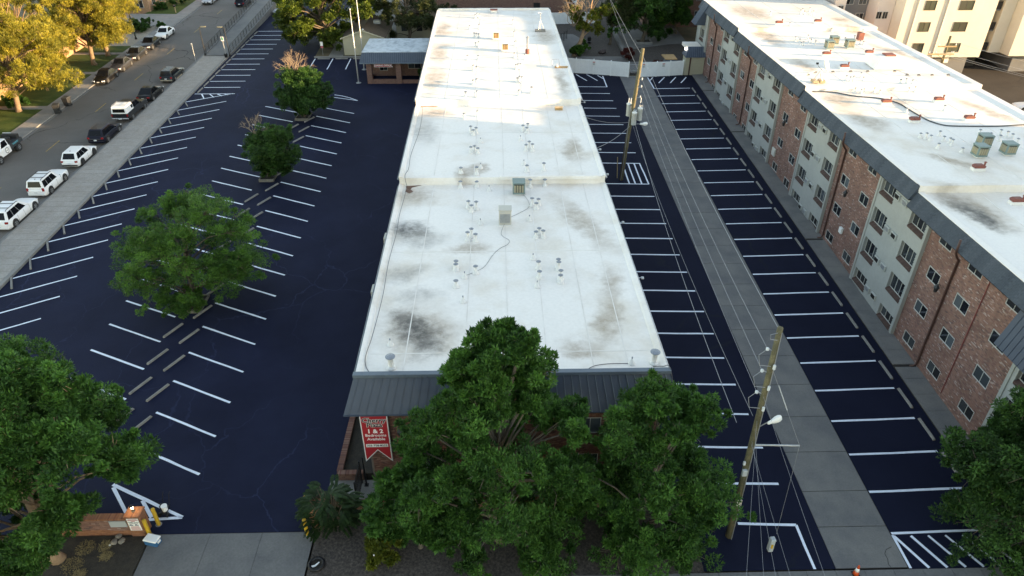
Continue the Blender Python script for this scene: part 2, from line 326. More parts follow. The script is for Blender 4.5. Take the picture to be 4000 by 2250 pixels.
struct(MB().add([(-75,112.6,.07),(-56.36,112.6,.07),(-56.36,123.6,.07),(-75,123.6,.07)], [(0,1,2,3)]), "rock_bed", gravel_l)
for (y0, y1, xe) in ((99.4, 100.3, -70), (86.3, 87.3, -70), (108.3, 109.2, -70)):
    MB().box(xe, -56.37, y0, y1, -.2, .1).slope().build("garden_path", conc, kind="structure")
dv2 = struct(MB().add([(-75,124,.09),(-56.36,123.6,.09),(-56.36,131.3,.09),(-75,132.2,.09)], [(0,1,2,3)]), "house_driveway", conc)
struct(MB().add([(-62,131.4,.08),(-56.36,131.4,.08),(-56.36,175,.08),(-62,175,.08)], [(0,1,2,3)]), "lawn_far", grass_m)
# ------------------------------------------------------------ court behind the lots
struct(MB().add([(8.5,98.6,.0),(30,98.6,.0),(30,150,.0),(8.5,150,.0)], [(0,1,2,3)]), "court_ground", gravel_m)
struct(MB().add([(9.0,99,.03),(30,99,.03),(30,104.4,.03),(19.6,103.6,.03),(18.6,106.2,.03),(11.9,106.3,.03),(11.4,110,.03),(14.1,114.2,.03),(12.5,118,.03),(9.0,118,.03)], [tuple(range(10))]), "court_path", conc_d)
struct(MB().add([(20.2,109.4,.05),(27,112.1,.05),(30,112.5,.05),(30,121,.05),(19.5,121,.05)], [(0,1,2,3,4)]), "court_terrace", conc_d)
MB().add([(19.0,104.2,.0),(20.2,104.6,0),(20.2,125,0),(19.0,125,0),(19.0,104.2,.5),(19.5,104.2,.5),(19.6,125,.5),(19.0,125,.5)], [(0,1,5,4),(1,2,6,5),(2,3,7,6),(4,5,6,7),(3,0,4,7)]).slope().build("terrace_kerb", conc_d, kind="structure")
sheet("rear_yard", conc_d, -27, 8.4, 118.5, 150, -.02)
struct(MB().add([(-27,106.5,.05),(-8,106.5,.05),(-8,118.5,.05),(-27.3,118.5,.05)], [(0,1,2,3)]), "office_yard", drygrass)
MB().box(-27.05, -17.5, 106.45, 106.7, -.1, .13).slope().build("office_kerb", conc, kind="structure")
MB().box(-25.0, -22.9, 107.0, 118, -.1, .07).slope().build("office_path", conc, kind="structure")
sheet("rear_parking", lot_old, 46.2, 130, 30, 140, -.02)
# ---------------------------------------------------------------- building materials
membrane = M("roof_membrane", (.82, .775, .73), (.68, .60, .51), scale=.3, rough=.7, fine=.93, fscale=5, bump=.15, bscale=3, contrast=(.48, .8))
membrane2 = M("roof_membrane_right", (.82, .775, .73), (.67, .58, .48), scale=.28, rough=.7, fine=.93, fscale=5, bump=.15, bscale=3, contrast=(.48, .8))
TAN = (.26, .175, .10); SOOT = (.07, .068, .066); GRY = (.20, .18, .16)
blobs(membrane, [(-4.6, 32.6, 2.3, 3.0, 30, .7, TAN), (-5.0, 32.9, 1.3, 1.9, 25, .95, SOOT), (-4.0, 31.2, 1.0, 1.2, 20, .8, SOOT), (-6.5, 44.9, 1.6, 1.3, -35, .95, SOOT), (-5.6, 43.6, 2.0, 1.6, -20, .6, GRY),
    (-6.2, 38.6, 1.8, .9, 40, .6, GRY), (-5.0, 36.3, 1.6, 1.0, 0, .5, GRY), (-6.6, 50.2, 1.5, 2.0, 10, .66, TAN), (-2.0, 41.9, 1.4, .9, 0, .62, TAN), (6.4, 33.5, .9, 2.6, -15, .7, TAN), (4.6, 30.6, 1.4, .9, 0, .66, TAN), (6.2, 45.5, 1.0, 4.6, 22, .62, TAN),
    (7.0, 37.5, 1.0, 2.0, -10, .62, TAN), (-6.8, 63, 1.4, 3.6, 8, .5, GRY), (-6.2, 68, 1.8, 1.8, 0, .66, TAN), (-6.9, 77, 1.2, 4.5, 0, .62, TAN), (-7.0, 88, 1.1, 5, 0, .62, TAN), (-7.4, 100, 1.2, 5, 0, .66, TAN), (7.1, 76, .7, 5, 0, .62, TAN), (6.6, 96, 1.4, 4, 0, .7, TAN), (-2.6, 53.2, .9, 1.2, 0, .68, TAN), (6.6, 58, 1.0, 3.0, 0, .68, TAN), (-1.6, 54.4, .8, 1.0, 0, .62, TAN)])
blobs(membrane2, [(31.2, 40.8, 1.6, 3.2, 15, .75, TAN), (31.0, 40.4, 1.0, 2.4, 15, .9, GRY), (30.9, 39.6, .7, 1.6, 15, .85, SOOT), (31.0, 62.0, 1.6, 2.2, 0, .68, TAN), (31.0, 56.5, 1.3, 3.0, 10, .68, TAN), (31.3, 71.5, 1.0, 2.4, 0, .75, TAN), (31.5, 83.5, 1.2, 4.5, 0, .75, TAN), (42.8, 85.5, 1.0, 3.0, 20, .75, TAN), (43.2, 76.5, .8, 4.0, 18, .68, TAN), (42.6, 58.5, .7, 4.0, 15, .62, TAN), (33.0, 95, 2.5, 5, 0, .68, TAN), (33.5, 47.6, .7, 2.2, 40, .7, TAN), (42.9, 90.5, 1.1, 1.3, 0, .75, TAN), (36, 61.2, 1.5, .8, 0, .68, TAN)])
BR = [(0.22, 0.112, 0.095), (0.275, 0.14, 0.111), (0.3, 0.159, 0.125), (0.241, 0.128, 0.109), (0.29, 0.15, 0.117), (0.324, 0.194, 0.159), (0.25, 0.121, 0.1), (0.149, 0.094, 0.085), (0.305, 0.169, 0.131), (0.287, 0.141, 0.115), (0.453, 0.362, 0.328)]
BR2 = [(.125, .05, .04), (.20, .085, .06), (.16, .065, .05), (.24, .12, .09), (.10, .045, .04), (.20, .08, .06), (.28, .16, .12)]
BR3 = [(.25, .095, .05), (.34, .14, .07), (.29, .115, .06), (.38, .175, .095), (.22, .08, .05), (.33, .15, .085)]
brick_m = M("brick_mixed", BR[0], rough=.9, island=BR, fine=.66, fscale=.7)
brick_i = M("brick_mixed_single", BR[0], rough=.9, rnd=BR, fine=.66, fscale=.7)
brick_f = M("brick_dark_mixed", BR2[0], rough=.9, island=BR2, fine=.82, fscale=30)
brick_s = M("brick_sill", (.1, .05, .04), rough=.9, island=[(.06, .034, .03), (.09, .05, .042), (.075, .038, .034), (.11, .066, .056)], fine=.8, fscale=20)
brick_fi = M("brick_dark_single", BR2[0], rough=.9, rnd=BR2, fine=.82, fscale=30)
brick_g = M("brick_gate", BR3[0], rough=.9, rnd=BR3, fine=.8, fscale=30)
mortar = M("mortar", (.33, .26, .22), (.27, .22, .19), scale=3, rough=.95)
mortar_d = M("dark_mortar", (.20, .165, .145), (.15, .125, .11), scale=3, rough=.95)
def brick_shader(name, ca, cb, mo):
    if name in MATS: return MATS[name]
    mt = M(name, ca, rough=.9); N, L, b = tools(mt); geo = [n for n in N if n.bl_idname == "ShaderNodeNewGeometry"][0]
    sp = N.new("ShaderNodeSeparateXYZ"); L.new(geo.outputs["Position"], sp.inputs[0]); ad = N.new("ShaderNodeMath"); ad.operation = 'ADD'; L.new(sp.outputs[0], ad.inputs[0]); L.new(sp.outputs[1], ad.inputs[1])
    cb_ = N.new("ShaderNodeCombineXYZ"); L.new(ad.outputs[0], cb_.inputs[0]); L.new(sp.outputs[2], cb_.inputs[1])
    bt = N.new("ShaderNodeTexBrick"); bt.inputs["Color1"].default_value = (*ca, 1); bt.inputs["Color2"].default_value = (*cb, 1); bt.inputs["Mortar"].default_value = (*mo, 1)
    for k_, v_ in (("Scale", 1.0), ("Mortar Size", .006), ("Brick Width", .203), ("Row Height", .068)): bt.inputs[k_].default_value = v_
    L.new(cb_.outputs[0], bt.inputs["Vector"]); L.new(bt.outputs[0], b.inputs["Base Color"]); return mt
brick_far = brick_shader("far_brick", (.13, .058, .046), (.22, .105, .08), (.19, .15, .125))
brick_far2 = brick_shader("far_brick_tan", (.30, .15, .085), (.38, .21, .12), (.30, .24, .19))
siding_m = M("sage_siding", (.305, .318, .305), (.275, .288, .28), scale=.5, rough=.65, fine=.94, fscale=4)
siding_t = M("tan_siding", (.41, .385, .29), (.38, .35, .26), scale=.5, rough=.65)
trim_m = M("pale_trim", (.30, .312, .298), rough=.6)
shingle = M("grey_shingle", (.085, .1, .12), rough=.9, island=[(.042, .056, .076), (.060, .078, .100), (.05, .066, .086), (.072, .090, .114)], fine=.75, fscale=9, bump=.5, bscale=25)
steel_b = M("slate_metal_panel", (.052, .073, .108), (.043, .061, .093), scale=1.2, rough=.5, metal=.0, spec=.4)
steel_l = M("slate_metal_light", (.115, .15, .185), (.098, .128, .16), scale=1.2, rough=.5, metal=.0, spec=.5)
frame_w = M("window_frame", (.50, .50, .48), rough=.5)
glass_d = M("window_glass", (.012, .014, .018), rough=.06, rnd=[(.008, .010, .013), (.014, .017, .022), (.01, .012, .014), (.05, .062, .07), (.02, .025, .03), (.012, .013, .016), (.09, .11, .125)], spec=.7)
blind = M("window_blind", (.30, .29, .25), rough=.8)
rust_p = M("downpipe_brown", (.085, .035, .028), (.06, .028, .024), scale=4, rough=.6)
red_c = M("red_conduit", (.21, .045, .045), rough=.6)
stucco_w = M("cream_stucco", (.58, .55, .49), (.54, .51, .45), scale=.5, rough=.95, bump=.3, bscale=30)
stucco_p = M("pale_stucco", (.60, .55, .53), (.56, .51, .49), scale=.5, rough=.95, bump=.3, bscale=30)
stucco_g = M("grey_stucco", (.15, .16, .175), (.125, .135, .15), scale=.6, rough=.95, bump=.3, bscale=30)
roof_brown = M("brown_shingle_roof", (.115, .082, .055), (.085, .06, .042), scale=3, rough=.95, fine=.7, fscale=12)

class WF:
    """a wall face: origin on the substrate, u along the wall, d outwards, z up (world)"""
    def __init__(s, ox, oy, face):
        s.o = (ox, oy); s.U, s.N = {'-x': ((0, -1), (-1, 0)), '-y': ((1, 0), (0, -1)), '+x': ((0, 1), (1, 0)), '+y': ((-1, 0), (0, 1))}[face]
        s.rz = {'-x': -math.pi/2, '-y': 0, '+x': math.pi/2, '+y': math.pi}[face]
    def p(s, u, d, z): return (s.o[0]+s.U[0]*u+s.N[0]*d, s.o[1]+s.U[1]*u+s.N[1]*d, z)
    def box(s, mb, u0, u1, d0, d1, z0, z1):
        a = s.p(u0, d0, z0); b = s.p(u1, d1, z1); return mb.box(min(a[0], b[0]), max(a[0], b[0]), min(a[1], b[1]), max(a[1], b[1]), z0, z1)
def intervals(u0, u1, z0, z1, holes):
    iv = [(u0, u1)]
    for a, b, c, d in holes:
        if min(z1, d)-max(z0, c) > .3*(z1-z0):
            nv = []
            for p, q in iv:
                if b <= p or a >= q: nv.append((p, q)); continue
                if a > p: nv.append((p, a))
                if b < q: nv.append((b, q))
            iv = nv
    return iv
def bricks(wf, parent, u0, u1, z0, z1, holes, mat, mat_i, indiv=None, cap=300, d=.09, seed=1, name="brickwork"):
    rn = random.Random(seed); V = []; F = []; n_i = 0; me_c = {}
    pl, ph = .203, .0677; r = 0; z = z0
    while z+ph*.5 < z1:
        zt = min(z+ph-.010, z1)
        for a, b in intervals(u0, u1, z, zt, holes):
            k = math.floor((a-(pl/2)*(r % 2))/pl)
            while True:
                x = k*pl+(pl/2)*(r % 2); k += 1
                xa, xb = max(x+.005, a), min(x+pl-.005, b)
                if x > b: break
                if xb-xa < .03: continue
                dd = d+rn.uniform(-.006, .006)
                if indiv and n_i < cap and indiv((xa+xb)/2, z):
                    key = round(xb-xa, 2)
                    if key not in me_c:
                        w_ = (xb-xa)/2; q = MB().add([(-w_,-d,0),(w_,-d,0),(w_,-d,zt-z),(-w_,-d,zt-z),(-w_,0,0),(w_,0,0),(w_,0,zt-z),(-w_,0,zt-z)], [(0,1,2,3),(0,4,5,1),(1,5,6,2),(2,6,7,3),(3,7,4,0)]); me_c[key] = q.mesh("brick", mat_i)
                    inst("brick", me_c[key], wf.p((xa+xb)/2, dd-d, z), parent, wf.rz); n_i += 1; continue
                n = len(V); V += [wf.p(xa, dd, z), wf.p(xb, dd, z), wf.p(xb, dd, zt), wf.p(xa, dd, zt), wf.p(xa, 0, z), wf.p(xb, 0, z), wf.p(xb, 0, zt), wf.p(xa, 0, zt)]
                F += [(n,n+1,n+2,n+3),(n,n+4,n+5,n+1),(n+1,n+5,n+6,n+2),(n+2,n+6,n+7,n+3),(n+3,n+7,n+4,n)]
        z += ph; r += 1
    if V:
        mb = MB(); mb.v = V; mb.f = F; return mb.build(name, mat, parent, kind="stuff")
def siding(wf, parent, u0, u1, z0, z1, holes, mat, single, pitch=.215, d=.30):
    z = z0; J = MB()
    while z < z1-.02:
        zt = min(z+pitch-.014, z1)
        for a, b in intervals(u0, u1, z, zt, holes):
            if b-a < .05: continue
            mb = MB() if single else J
            mb.add([wf.p(a, d, z), wf.p(b, d, z), wf.p(b, d-.05, zt), wf.p(a, d-.05, zt), wf.p(a, 0, z), wf.p(b, 0, z), wf.p(b, 0, zt), wf.p(a, 0, zt)], [(0,1,2,3),(0,4,5,1),(1,5,6,2),(2,6,7,3),(3,7,4,0)])
            if single: mb.build("siding_board", mat, parent)
        z += pitch
    if not single: J.build("siding_boards", mat, parent, kind="stuff")
WRN = random.Random(5)
def window(wf, parent, uc, zc, w_, h, d=.075, parts=2, sill=None, fm=None, fw_=.04, gl=None, name="window"):
    f = MB(); a, b, c, e = uc-w_/2, uc+w_/2, zc-h/2, zc+h/2
    wf.box(f, a, b, .004, d, c, c+fw_); wf.box(f, a, b, .004, d, e-fw_, e); wf.box(f, a, a+fw_, .004, d, c+fw_, e-fw_); wf.box(f, b-fw_, b, .004, d, c+fw_, e-fw_)
    ob = f.build(name, fm or frame_w, parent)
    n = parts; iw = (w_-2*fw_)/n
    for i in range(n):
        p = MB(); ua = a+fw_+iw*i; g = d-.03-(.012 if i % 2 else 0); wf.box(p, ua+(.012 if i else 0), ua+iw-(.012 if i < n-1 else 0), .006, g, c+fw_, e-fw_); po = p.build("pane", gl or glass_d, ob)
        if i < n-1: q = MB(); wf.box(q, ua+iw-.013, ua+iw+.013, .005, d-.012, c+fw_, e-fw_); q.build("mullion", fm or frame_w, ob)
    if sill:
        q = MB(); k = max(3, int(w_/.085)); bw = (w_+.1)/k
        for i in range(k):
            u_ = a-.05+bw*i; q.add([wf.p(u_+.005, sill, c-.16), wf.p(u_+bw-.005, sill, c-.16), wf.p(u_+bw-.005, sill-.005, c-.05), wf.p(u_+.005, sill-.005, c-.05), wf.p(u_+.005, .0, c-.16), wf.p(u_+bw-.005, 0, c-.16), wf.p(u_+bw-.005, .02, c), wf.p(u_+.005, .02, c)], [(0,1,2,3),(0,4,5,1),(1,5,6,2),(2,6,7,3),(3,7,4,0)])
        q.build("sill", brick_m, ob)
    return ob
seam_m = M("membrane_lap", (.77, .73, .69), (.66, .61, .56), scale=.9, rough=.8)
# ================================================================ centre building
def xl(y): return -7.6-(y-28.6)*.0150
def xr(y): return 8.93-(y-28.6)*.0090
cb = thing("apartment_building", "long low brick apartment building with stepped white flat roof and slate metal mansard front", "building", (0.6, 28.1, gz(28.1)))
SECT = [(28.15, 52.4, 8.55), (52.4, 70.0, 9.15), (70.0, 112.8, 9.80)]
for i, (a, b, z) in enumerate(SECT):
    zb = gz(a)-.6; L0, L1, R0, R1 = xl(a)+.25, xl(b)+.25, xr(a)-.25, xr(b)-.25
    zw = .75 if i else 1.75
    if i == 0: a = 28.1
    bb = b-.001*i
    MB().add([(L0,a,zb),(R0,a,zb),(R1,bb,zb),(L1,bb,zb),(L0,a,z-zw),(R0,a,z-zw),(R1,bb,z-.75),(L1,bb,z-.75)], [(0,3,2,1),(4,5,6,7),(0,1,5,4),(1,2,6,5),(2,3,7,6),(3,0,4,7)]).build("wall", brick_far if i else mortar_d, cb)
    a = max(a, 28.62) if i == 0 else a+.0
    L0, L1, R0, R1 = xl(a), xl(b), xr(a), xr(b)
    rf = MB().add([(L0,a,z-.75),(R0,a,z-.75),(R1,b,z-.75),(L1,b,z-.75),(L0,a,z),(R0,a,z),(R1,b,z),(L1,b,z)], [(0,3,2,1),(4,5,6,7),(0,1,5,4),(1,2,6,5),(2,3,7,6),(3,0,4,7)]).build("roof", membrane, cb)
    # raised edges, rounded by the membrane
    prof = lambda x, s_: [(x, z-.02), (x+.42*s_, z-.02), (x+.30*s_, z+.07), (x+.12*s_, z+.13), (x, z+.13)]
    for s_, xa, xb, nm in ((1, L0, L1, "left"), (-1, R0, R1, "right")):
        P0 = [(x, a+.01, zz) for x, zz in prof(xa-.03*s_, s_)]; P1 = [(x, b-.01, zz) for x, zz in prof(xb-.03*s_, s_)]
        MB().add(P0+P1, [tuple(range(5)), tuple(range(5, 10))] + [(k, (k+1) % 5, 5+(k+1) % 5, 5+k) for k in range(5)]).build("roof_edge", membrane, rf, smooth=False)
        tb = MB().tube([(xa-.1*s_, a+.05, z-.1), (xb-.1*s_, b-.05, z-.1)], .09, 8); tb.build("gutter", steel_l if s_ > 0 else galv, cb, smooth=True)
    if i < 2:      # membrane laps: seams along and across
        for x in (-5.2, -1.95, .45, 2.55, 5.0, 6.9): MB().box(x, x+.06, a+.4, b-.1, z-.01, z+.012).build("seam", seam_m, rf)
        for y in (30.4, 41.5, 62.4):
            if a < y < b: MB().box(xl(y)+.5, xr(y)-.5, y, y+.07, z-.01, z+.010).build("seam", seam_m, rf)
    else:
        for x in (-5.3, -2.3, .3, 2.6, 5.2): MB().box(x, x+.06, a+.4, b-.3, z-.01, z+.012).build("seam", seam_m, rf)
MB().box(xl(112.6)+.1, xr(112.6)-.1, 112.45, 112.85, 9.7, 10.05).build("parapet", membrane, cb, bevel=.06)
MB().box(0.2, 8.3, 52.15, 52.42, 9.0, 9.33).build("step_curb", membrane, cb, bevel=.05)
# mansard of the front
mt0, mt1, mb0, mb1 = -7.68, 9.0, -8.32, 9.62
MB().add([(mt0,28.6,8.62),(mt1,28.6,8.62),(mb1,27.6,6.68),(mb0,27.6,6.68),(mt0+.2,28.9,8.5),(mt1-.2,28.9,8.5),(mb1-.05,27.72,6.64),(mb0+.05,27.72,6.64),(mt1,29.0,6.75),(mt0,29.0,6.75)],
         [(0,1,2,3),(4,5,1,0),(3,2,6,7),(1,5,8,2),(0,3,9,4),(2,8,6),(3,7,9),(7,6,8,9)]).build("mansard", steel_b, cb)
MB().box(mt0-.06, mt1+.06, 28.42, 28.74, 8.52, 8.74).build("mansard_cap", steel_l, cb, bevel=.02)
MB().box(mb0, mb1, 27.57, 27.66, 6.61, 6.70).build("mansard_trim", steel_b, cb)
for i in range(40):
    t = (i+.5)/40; xt, xb = mt0+.05+(mt1-mt0-.1)*t, mb0+.05+(mb1-mb0-.1)*t; h = .012 if t < .42 else .045
    MB().add([(xb-.018,27.58,6.7),(xb+.018,27.58,6.7),(xb+.018,27.58-h,6.7+h*.5),(xb-.018,27.58-h,6.7+h*.5),(xt-.018,28.55,8.56),(xt+.018,28.55,8.56),(xt+.018,28.55-h,8.56+h*.5),(xt-.018,28.55-h,8.56+h*.5)],
             [(0,1,2,3),(4,7,6,5),(0,4,5,1),(1,5,6,2),(2,6,7,3),(3,7,4,0)]).build("seam_rib", steel_b if t < .42 else steel_l, cb)
fw_face = WF(0, 28.1, '-y')
hol = [(-4.25, -3.35, 4.7, 5.85), (-1.2, .2, 4.7, 5.85), (4.3, 5.5, 4.7, 5.85), (-4.25, -3.35, 1.9, 3.1), (4.3, 5.5, 1.9, 3.1)]
bricks(fw_face, cb, -7.2, 8.6, 1.35, 6.7, hol, brick_f, brick_fi, indiv=lambda u, z: u < -3.4 and z < 2.9 + 9, seed=3)
for a, b, c, d in hol: window(fw_face, cb, (a+b)/2, (c+d)/2, b-a, d-c)
MB().box(-7.3, 8.7, 27.93, 28.12, .8, 1.33).build("plinth", conc, cb)
MB().box(-.75, .45, 27.98, 28.4, 6.75, 7.5).build("attic_vent", black, cb)
# side walls: a row of windows with wall air conditioners under the eaves
for s_, face in ((-1, '-x'), (1, '+x')):
    for y in [33+5.5*i for i in range(14)]:
        x = xl(y)+.25 if s_ < 0 else xr(y)-.25; f = WF(x + .012*s_*1.5, y, face); zt = [z for a, b, z in SECT if a <= y < b][0]
        if abs(y-52.4) < 1.2 or abs(y-70) < 1.2 or (s_ < 0 and 92 < y < 106): continue
        window(f, cb, 0, zt-2.3, 1.6, 1.1); window(f, cb, 0, zt-4.9, 1.6, 1.1)
ac_grey = M("ac_sleeve", (.50, .49, .45), rough=.6)
for y, z in ((48.1, 6.6), (45.2, 7.3), (38.2, 7.3)):
    x = xl(y)+.25; o = MB().box(x-.75, x-.02, y-.45, y+.45, z, z+.55).build("wall_air_conditioner", ac_grey, cb, bevel=.02); MB().box(x-.77, x-.752, y-.36, y+.36, z+.1, z+.45).build("grille", black, o)
# rusted tear at the first roof step, left
rust = M("rusted_deck", (.12, .06, .045), (.20, .12, .09), scale=6, rough=.9)
MB().prism([(-7.45, 52.15), (-6.2, 52.3), (-6.9, 51.9), (-7.0, 51.55), (-6.75, 51.1), (-7.05, 50.8), (-7.4, 51.2), (-7.3, 51.6)], 8.555, 8.575).build("torn_membrane", rust, cb)
MB().prism([(-7.75, 70.1), (-6.0, 69.95), (-6.2, 69.8), (-7.0, 69.88), (-7.75, 69.75)], 9.155, 9.175).build("torn_membrane", rust, cb)
# ================================================================ right building
rb = thing("apartment_building", "four-storey apartment building with alternating red brick and sage siding bays", "building", (28.9, 60, gz(60)))
FX = 28.9; RE = 45.4
RS = [(22.0, 43.25, 11.80, 0.0), (43.25, 64.4, 12.25, .42), (64.4, 86.0, 12.62, .80), (86.0, 103.0, 12.95, 1.25)]
for i, (a, b, z, dz) in enumerate(RS):
    MB().box(FX, RE-.1, a, b-.001, gz(a)-1.0, z-.6).build("wall", mortar, rb)
    rf = MB().box(FX-.05, RE, a, b, z-.58, z).build("roof", membrane2, rb)
    # membrane-covered edges
    MB().add([(FX-.1,a+.01,z-.02),(FX+.5,a+.01,z-.02),(FX+.3,a+.01,z+.1),(FX-.1,a+.01,z+.12),(FX-.1,b-.01,z-.02),(FX+.5,b-.01,z-.02),(FX+.3,b-.01,z+.1),(FX-.1,b-.01,z+.12)], [(0,1,2,3),(4,7,6,5),(0,4,5,1),(1,5,6,2),(2,6,7,3),(3,7,4,0)]).build("roof_edge", membrane2, rf)
    MB().add([(RE+.1,a+.01,z-.3),(RE-1.1,a+.01,z-.02),(RE-.5,a+.01,z+.1),(RE+.1,a+.01,z+.12),(RE+.1,b-.01,z-.3),(RE-1.1,b-.01,z-.02),(RE-.5,b-.01,z+.1),(RE+.1,b-.01,z+.12)], [(0,1,2,3),(4,7,6,5),(0,4,5,1),(1,5,6,2),(2,6,7,3),(3,7,4,0)]).build("roof_edge", membrane2, rf)
    for x in (33.0, 36.6, 40.2): MB().box(x, x+.06, a+.4, b-.2, z-.01, z+.012).build("seam", seam_m, rf)
    # shingled mansard band, course by course
    n = 8
    for k in range(n):
        t0, t1 = k/n, (k+1)/n; x0, x1 = 28.32+.48*t0, 28.32+.48*t1; z0, z1 = z-.92+.98*t0, z-.92+.98*t1
        q = MB(); yy = a-(.15 if k % 2 else 0); rq = random.Random(i*31+k)
        while yy < b:
            ya, yb = max(a, yy+.006), min(b, yy+.30-.006); j_ = rq.uniform(-.012, .012); yy += .30
            if yb-ya > .02: q.add([(x0-.03+j_,ya,z0),(x1+.005,ya,z1+.02),(x1+.3,ya,z1),(x0+.3,ya,z0),(x0-.03+j_,yb,z0),(x1+.005,yb,z1+.02),(x1+.3,yb,z1),(x0+.3,yb,z0)], [(0,1,2,3),(4,7,6,5),(0,4,5,1),(1,5,6,2),(3,7,4,0)])
        q.build("shingle_course", shingle, rb)
    MB().box(28.32, FX, a, b, z-.98, z-.90).build("soffit", black, rb)
    # raised step between roofs
    if i: MB().add([(FX-.1,a-.02,z-.3),(RE,a-.02,z-.3),(RE,a+.5,z),(FX-.1,a+.5,z),(FX-.1,a-.02,z+.10),(RE,a-.02,z+.10),(RE,a+.35,z+.12),(FX-.1,a+.35,z+.12)], [(0,3,2,1),(4,5,6,7),(0,1,5,4),(1,2,6,5),(2,3,7,6),(3,0,4,7)]).build("roof_step", membrane2, rb)
def soff(y): return [dz for a, b, z, dz in RS if a <= y < b][0] if y < 103 else 1.25
def stop_(y): return [z for a, b, z, dz in RS if a <= y < b][0]-.9
BAYS = [('s', 22.0, 29.7), ('b', 29.7, 40.65), ('s', 40.65, 47.7), ('b', 47.7, 55.0), ('s', 55.0, 62.1), ('b', 62.1, 69.45), ('s', 69.45, 76.9), ('b', 76.9, 83.5), ('s', 83.5, 90.6), ('b', 90.6, 98.1), ('s', 98.1, 102.9)]
wf = WF(FX, 0, '-x')      # u = -y
BW = {29.7: [31.68, 35.5, 38.8], 47.7: [49.5, 53.02], 62.1: [63.9, 67.4], 76.9: [78.4, 82.0], 90.6: [92.3, 95.9]}
SW = {22.0: [24.0, 28.3], 40.65: [41.9, 46.4], 55.0: [56.15, 60.75], 69.45: [70.75, 75.5], 83.5: [84.8, 89.3], 98.1: [100.5]}
ac_w = M("wall_ac_sage", (.42, .44, .42), (.36, .38, .37), scale=5, rough=.6)
for ty, a, b in BAYS:
    holes = []; wins = []
    for y in (BW if ty == 'b' else SW)[a]:
        for fl in range(4):
            if ty == 'b': zc, w_, h = 2.58+2.64*fl+soff(y), 1.4, .86
            else: zc, w_, h = (2.50+2.62*fl+soff(y)), 1.9, 1.22
            if fl == 0: h = .80
            if fl == 0 and gz(y)+.15 > zc-h/2: zc += .15
            wins.append((-y, zc, w_, h)); holes.append((-y-w_/2-.01, -y+w_/2+.01, zc-h/2-(.0 if ty == 's' else .0), zc+h/2+.01))
    zb = gz(a)-.2
    if ty == 'b':
        hs = [(p, q, c-.17, d) for p, q, c, d in holes]
        segs = [(a, b)] if not any(a < s_[0] < b for s_ in RS) else None
        if segs is None: cut = [s_[0] for s_ in RS if a < s_[0] < b][0]; segs = [(a, cut), (cut, b)]
        for p, q in segs: bricks(wf, rb, -q+.005, -p-.005, zb, stop_(p+.1), hs, brick_m, brick_i, indiv=(lambda u, z: a == 29.7 and -33.4 < u and 4.6 < z < 8.8) if a == 29.7 else None, seed=int(a))
        for u, zc, w_, h in wins: window(wf, rb, u, zc, w_, h, sill=.105)
        MB().box(FX-.14, FX-.005, a+.01, b-.01, gz(a)-.2, gz(a)+.22).build("plinth", brick_far, rb) if False else None
    else:
        hs = [(p-.03, q+.03, c-.28, d) for p, q, c, d in holes]
        segs = [(a, b)]
        for s_ in RS:
            if a < s_[0] < b: segs = [(a, s_[0]), (s_[0], b)]
        for p, q in segs: siding(wf, rb, -q+(.12 if q == b else .003), -p-(.12 if p == a else .003), zb, stop_(p+.1), hs, siding_m, a in (22.0, 40.65, 55.0))
        for y in (a, b): MB().box(FX-.34, FX-.004, y-.12+(.001 if y == a else 0), y+.12-(0 if y == a else .001), zb, stop_(min(y, 102))).build("corner_trim", trim_m, rb)
        for u, zc, w_, h in wins:
            ob = window(wf, rb, u, zc, w_, h, parts=3)
            q = MB(); zl = zc-h/2; k = int(w_/.10)+1; bw = (w_+.05)/k      # sloping rowlock sill in the deep reveal of each bay window
            for j in range(k):
                u0 = u-w_/2-.025+bw*j+.005; u1 = u0+bw-.01; e_ = .004*((j*7) % 3)
                q.add([wf.p(u0, .322+e_, zl-.285), wf.p(u1, .322+e_, zl-.285), wf.p(u1, .322+e_, zl-.15), wf.p(u0, .322+e_, zl-.15), wf.p(u0, .004, zl-.285), wf.p(u1, .004, zl-.285), wf.p(u1, .004, zl-.012), wf.p(u0, .004, zl-.012)], [(0,1,2,3),(0,4,5,1),(1,5,6,2),(2,6,7,3),(3,7,4,0)])
            q.build("sill", brick_s, ob)
        if len(SW[a]) > 1:
            for fl in range(4):
                for y in (43.9 if a == 40.65 else (a+b)/2-.45, 44.95 if a == 40.65 else (a+b)/2+.6):
                    zc = 2.47+2.62*fl+soff(y)-.02; o = MB().box(FX-.40, FX-.05, y-.34, y+.34, zc-.22, zc+.22).build("wall_air_conditioner", ac_w, rb, bevel=.015)
                    MB().box(FX-.414, FX-.401, y-.27, y+.27, zc-.15, zc+.15).build("grille", black if (fl+int(y)) % 2 else galv, o)
for y in (37.05, 54.0, 79.7, 94.4):       # brown downpipes with an elbow under the mansard
    z = stop_(y); MB().tube([(28.1, y-.35, z+.9), (28.16, y-.3, z-.05), (28.5, y-.05, z-.5), (28.72, y, z-.75), (28.72, y, gz(y)+.35), (28.6, y, gz(y)+.15), (28.3, y, gz(y)+.12)], .075, 8).build("downpipe", rust_p, rb, smooth=True)
MB().tube([(28.77, 34.0, 11.0), (28.77, 34.0, 1.9)], .03, 6).build("conduit", red_c, rb)
lan_b = M("lantern_black", (.02, .02, .022), rough=.5)
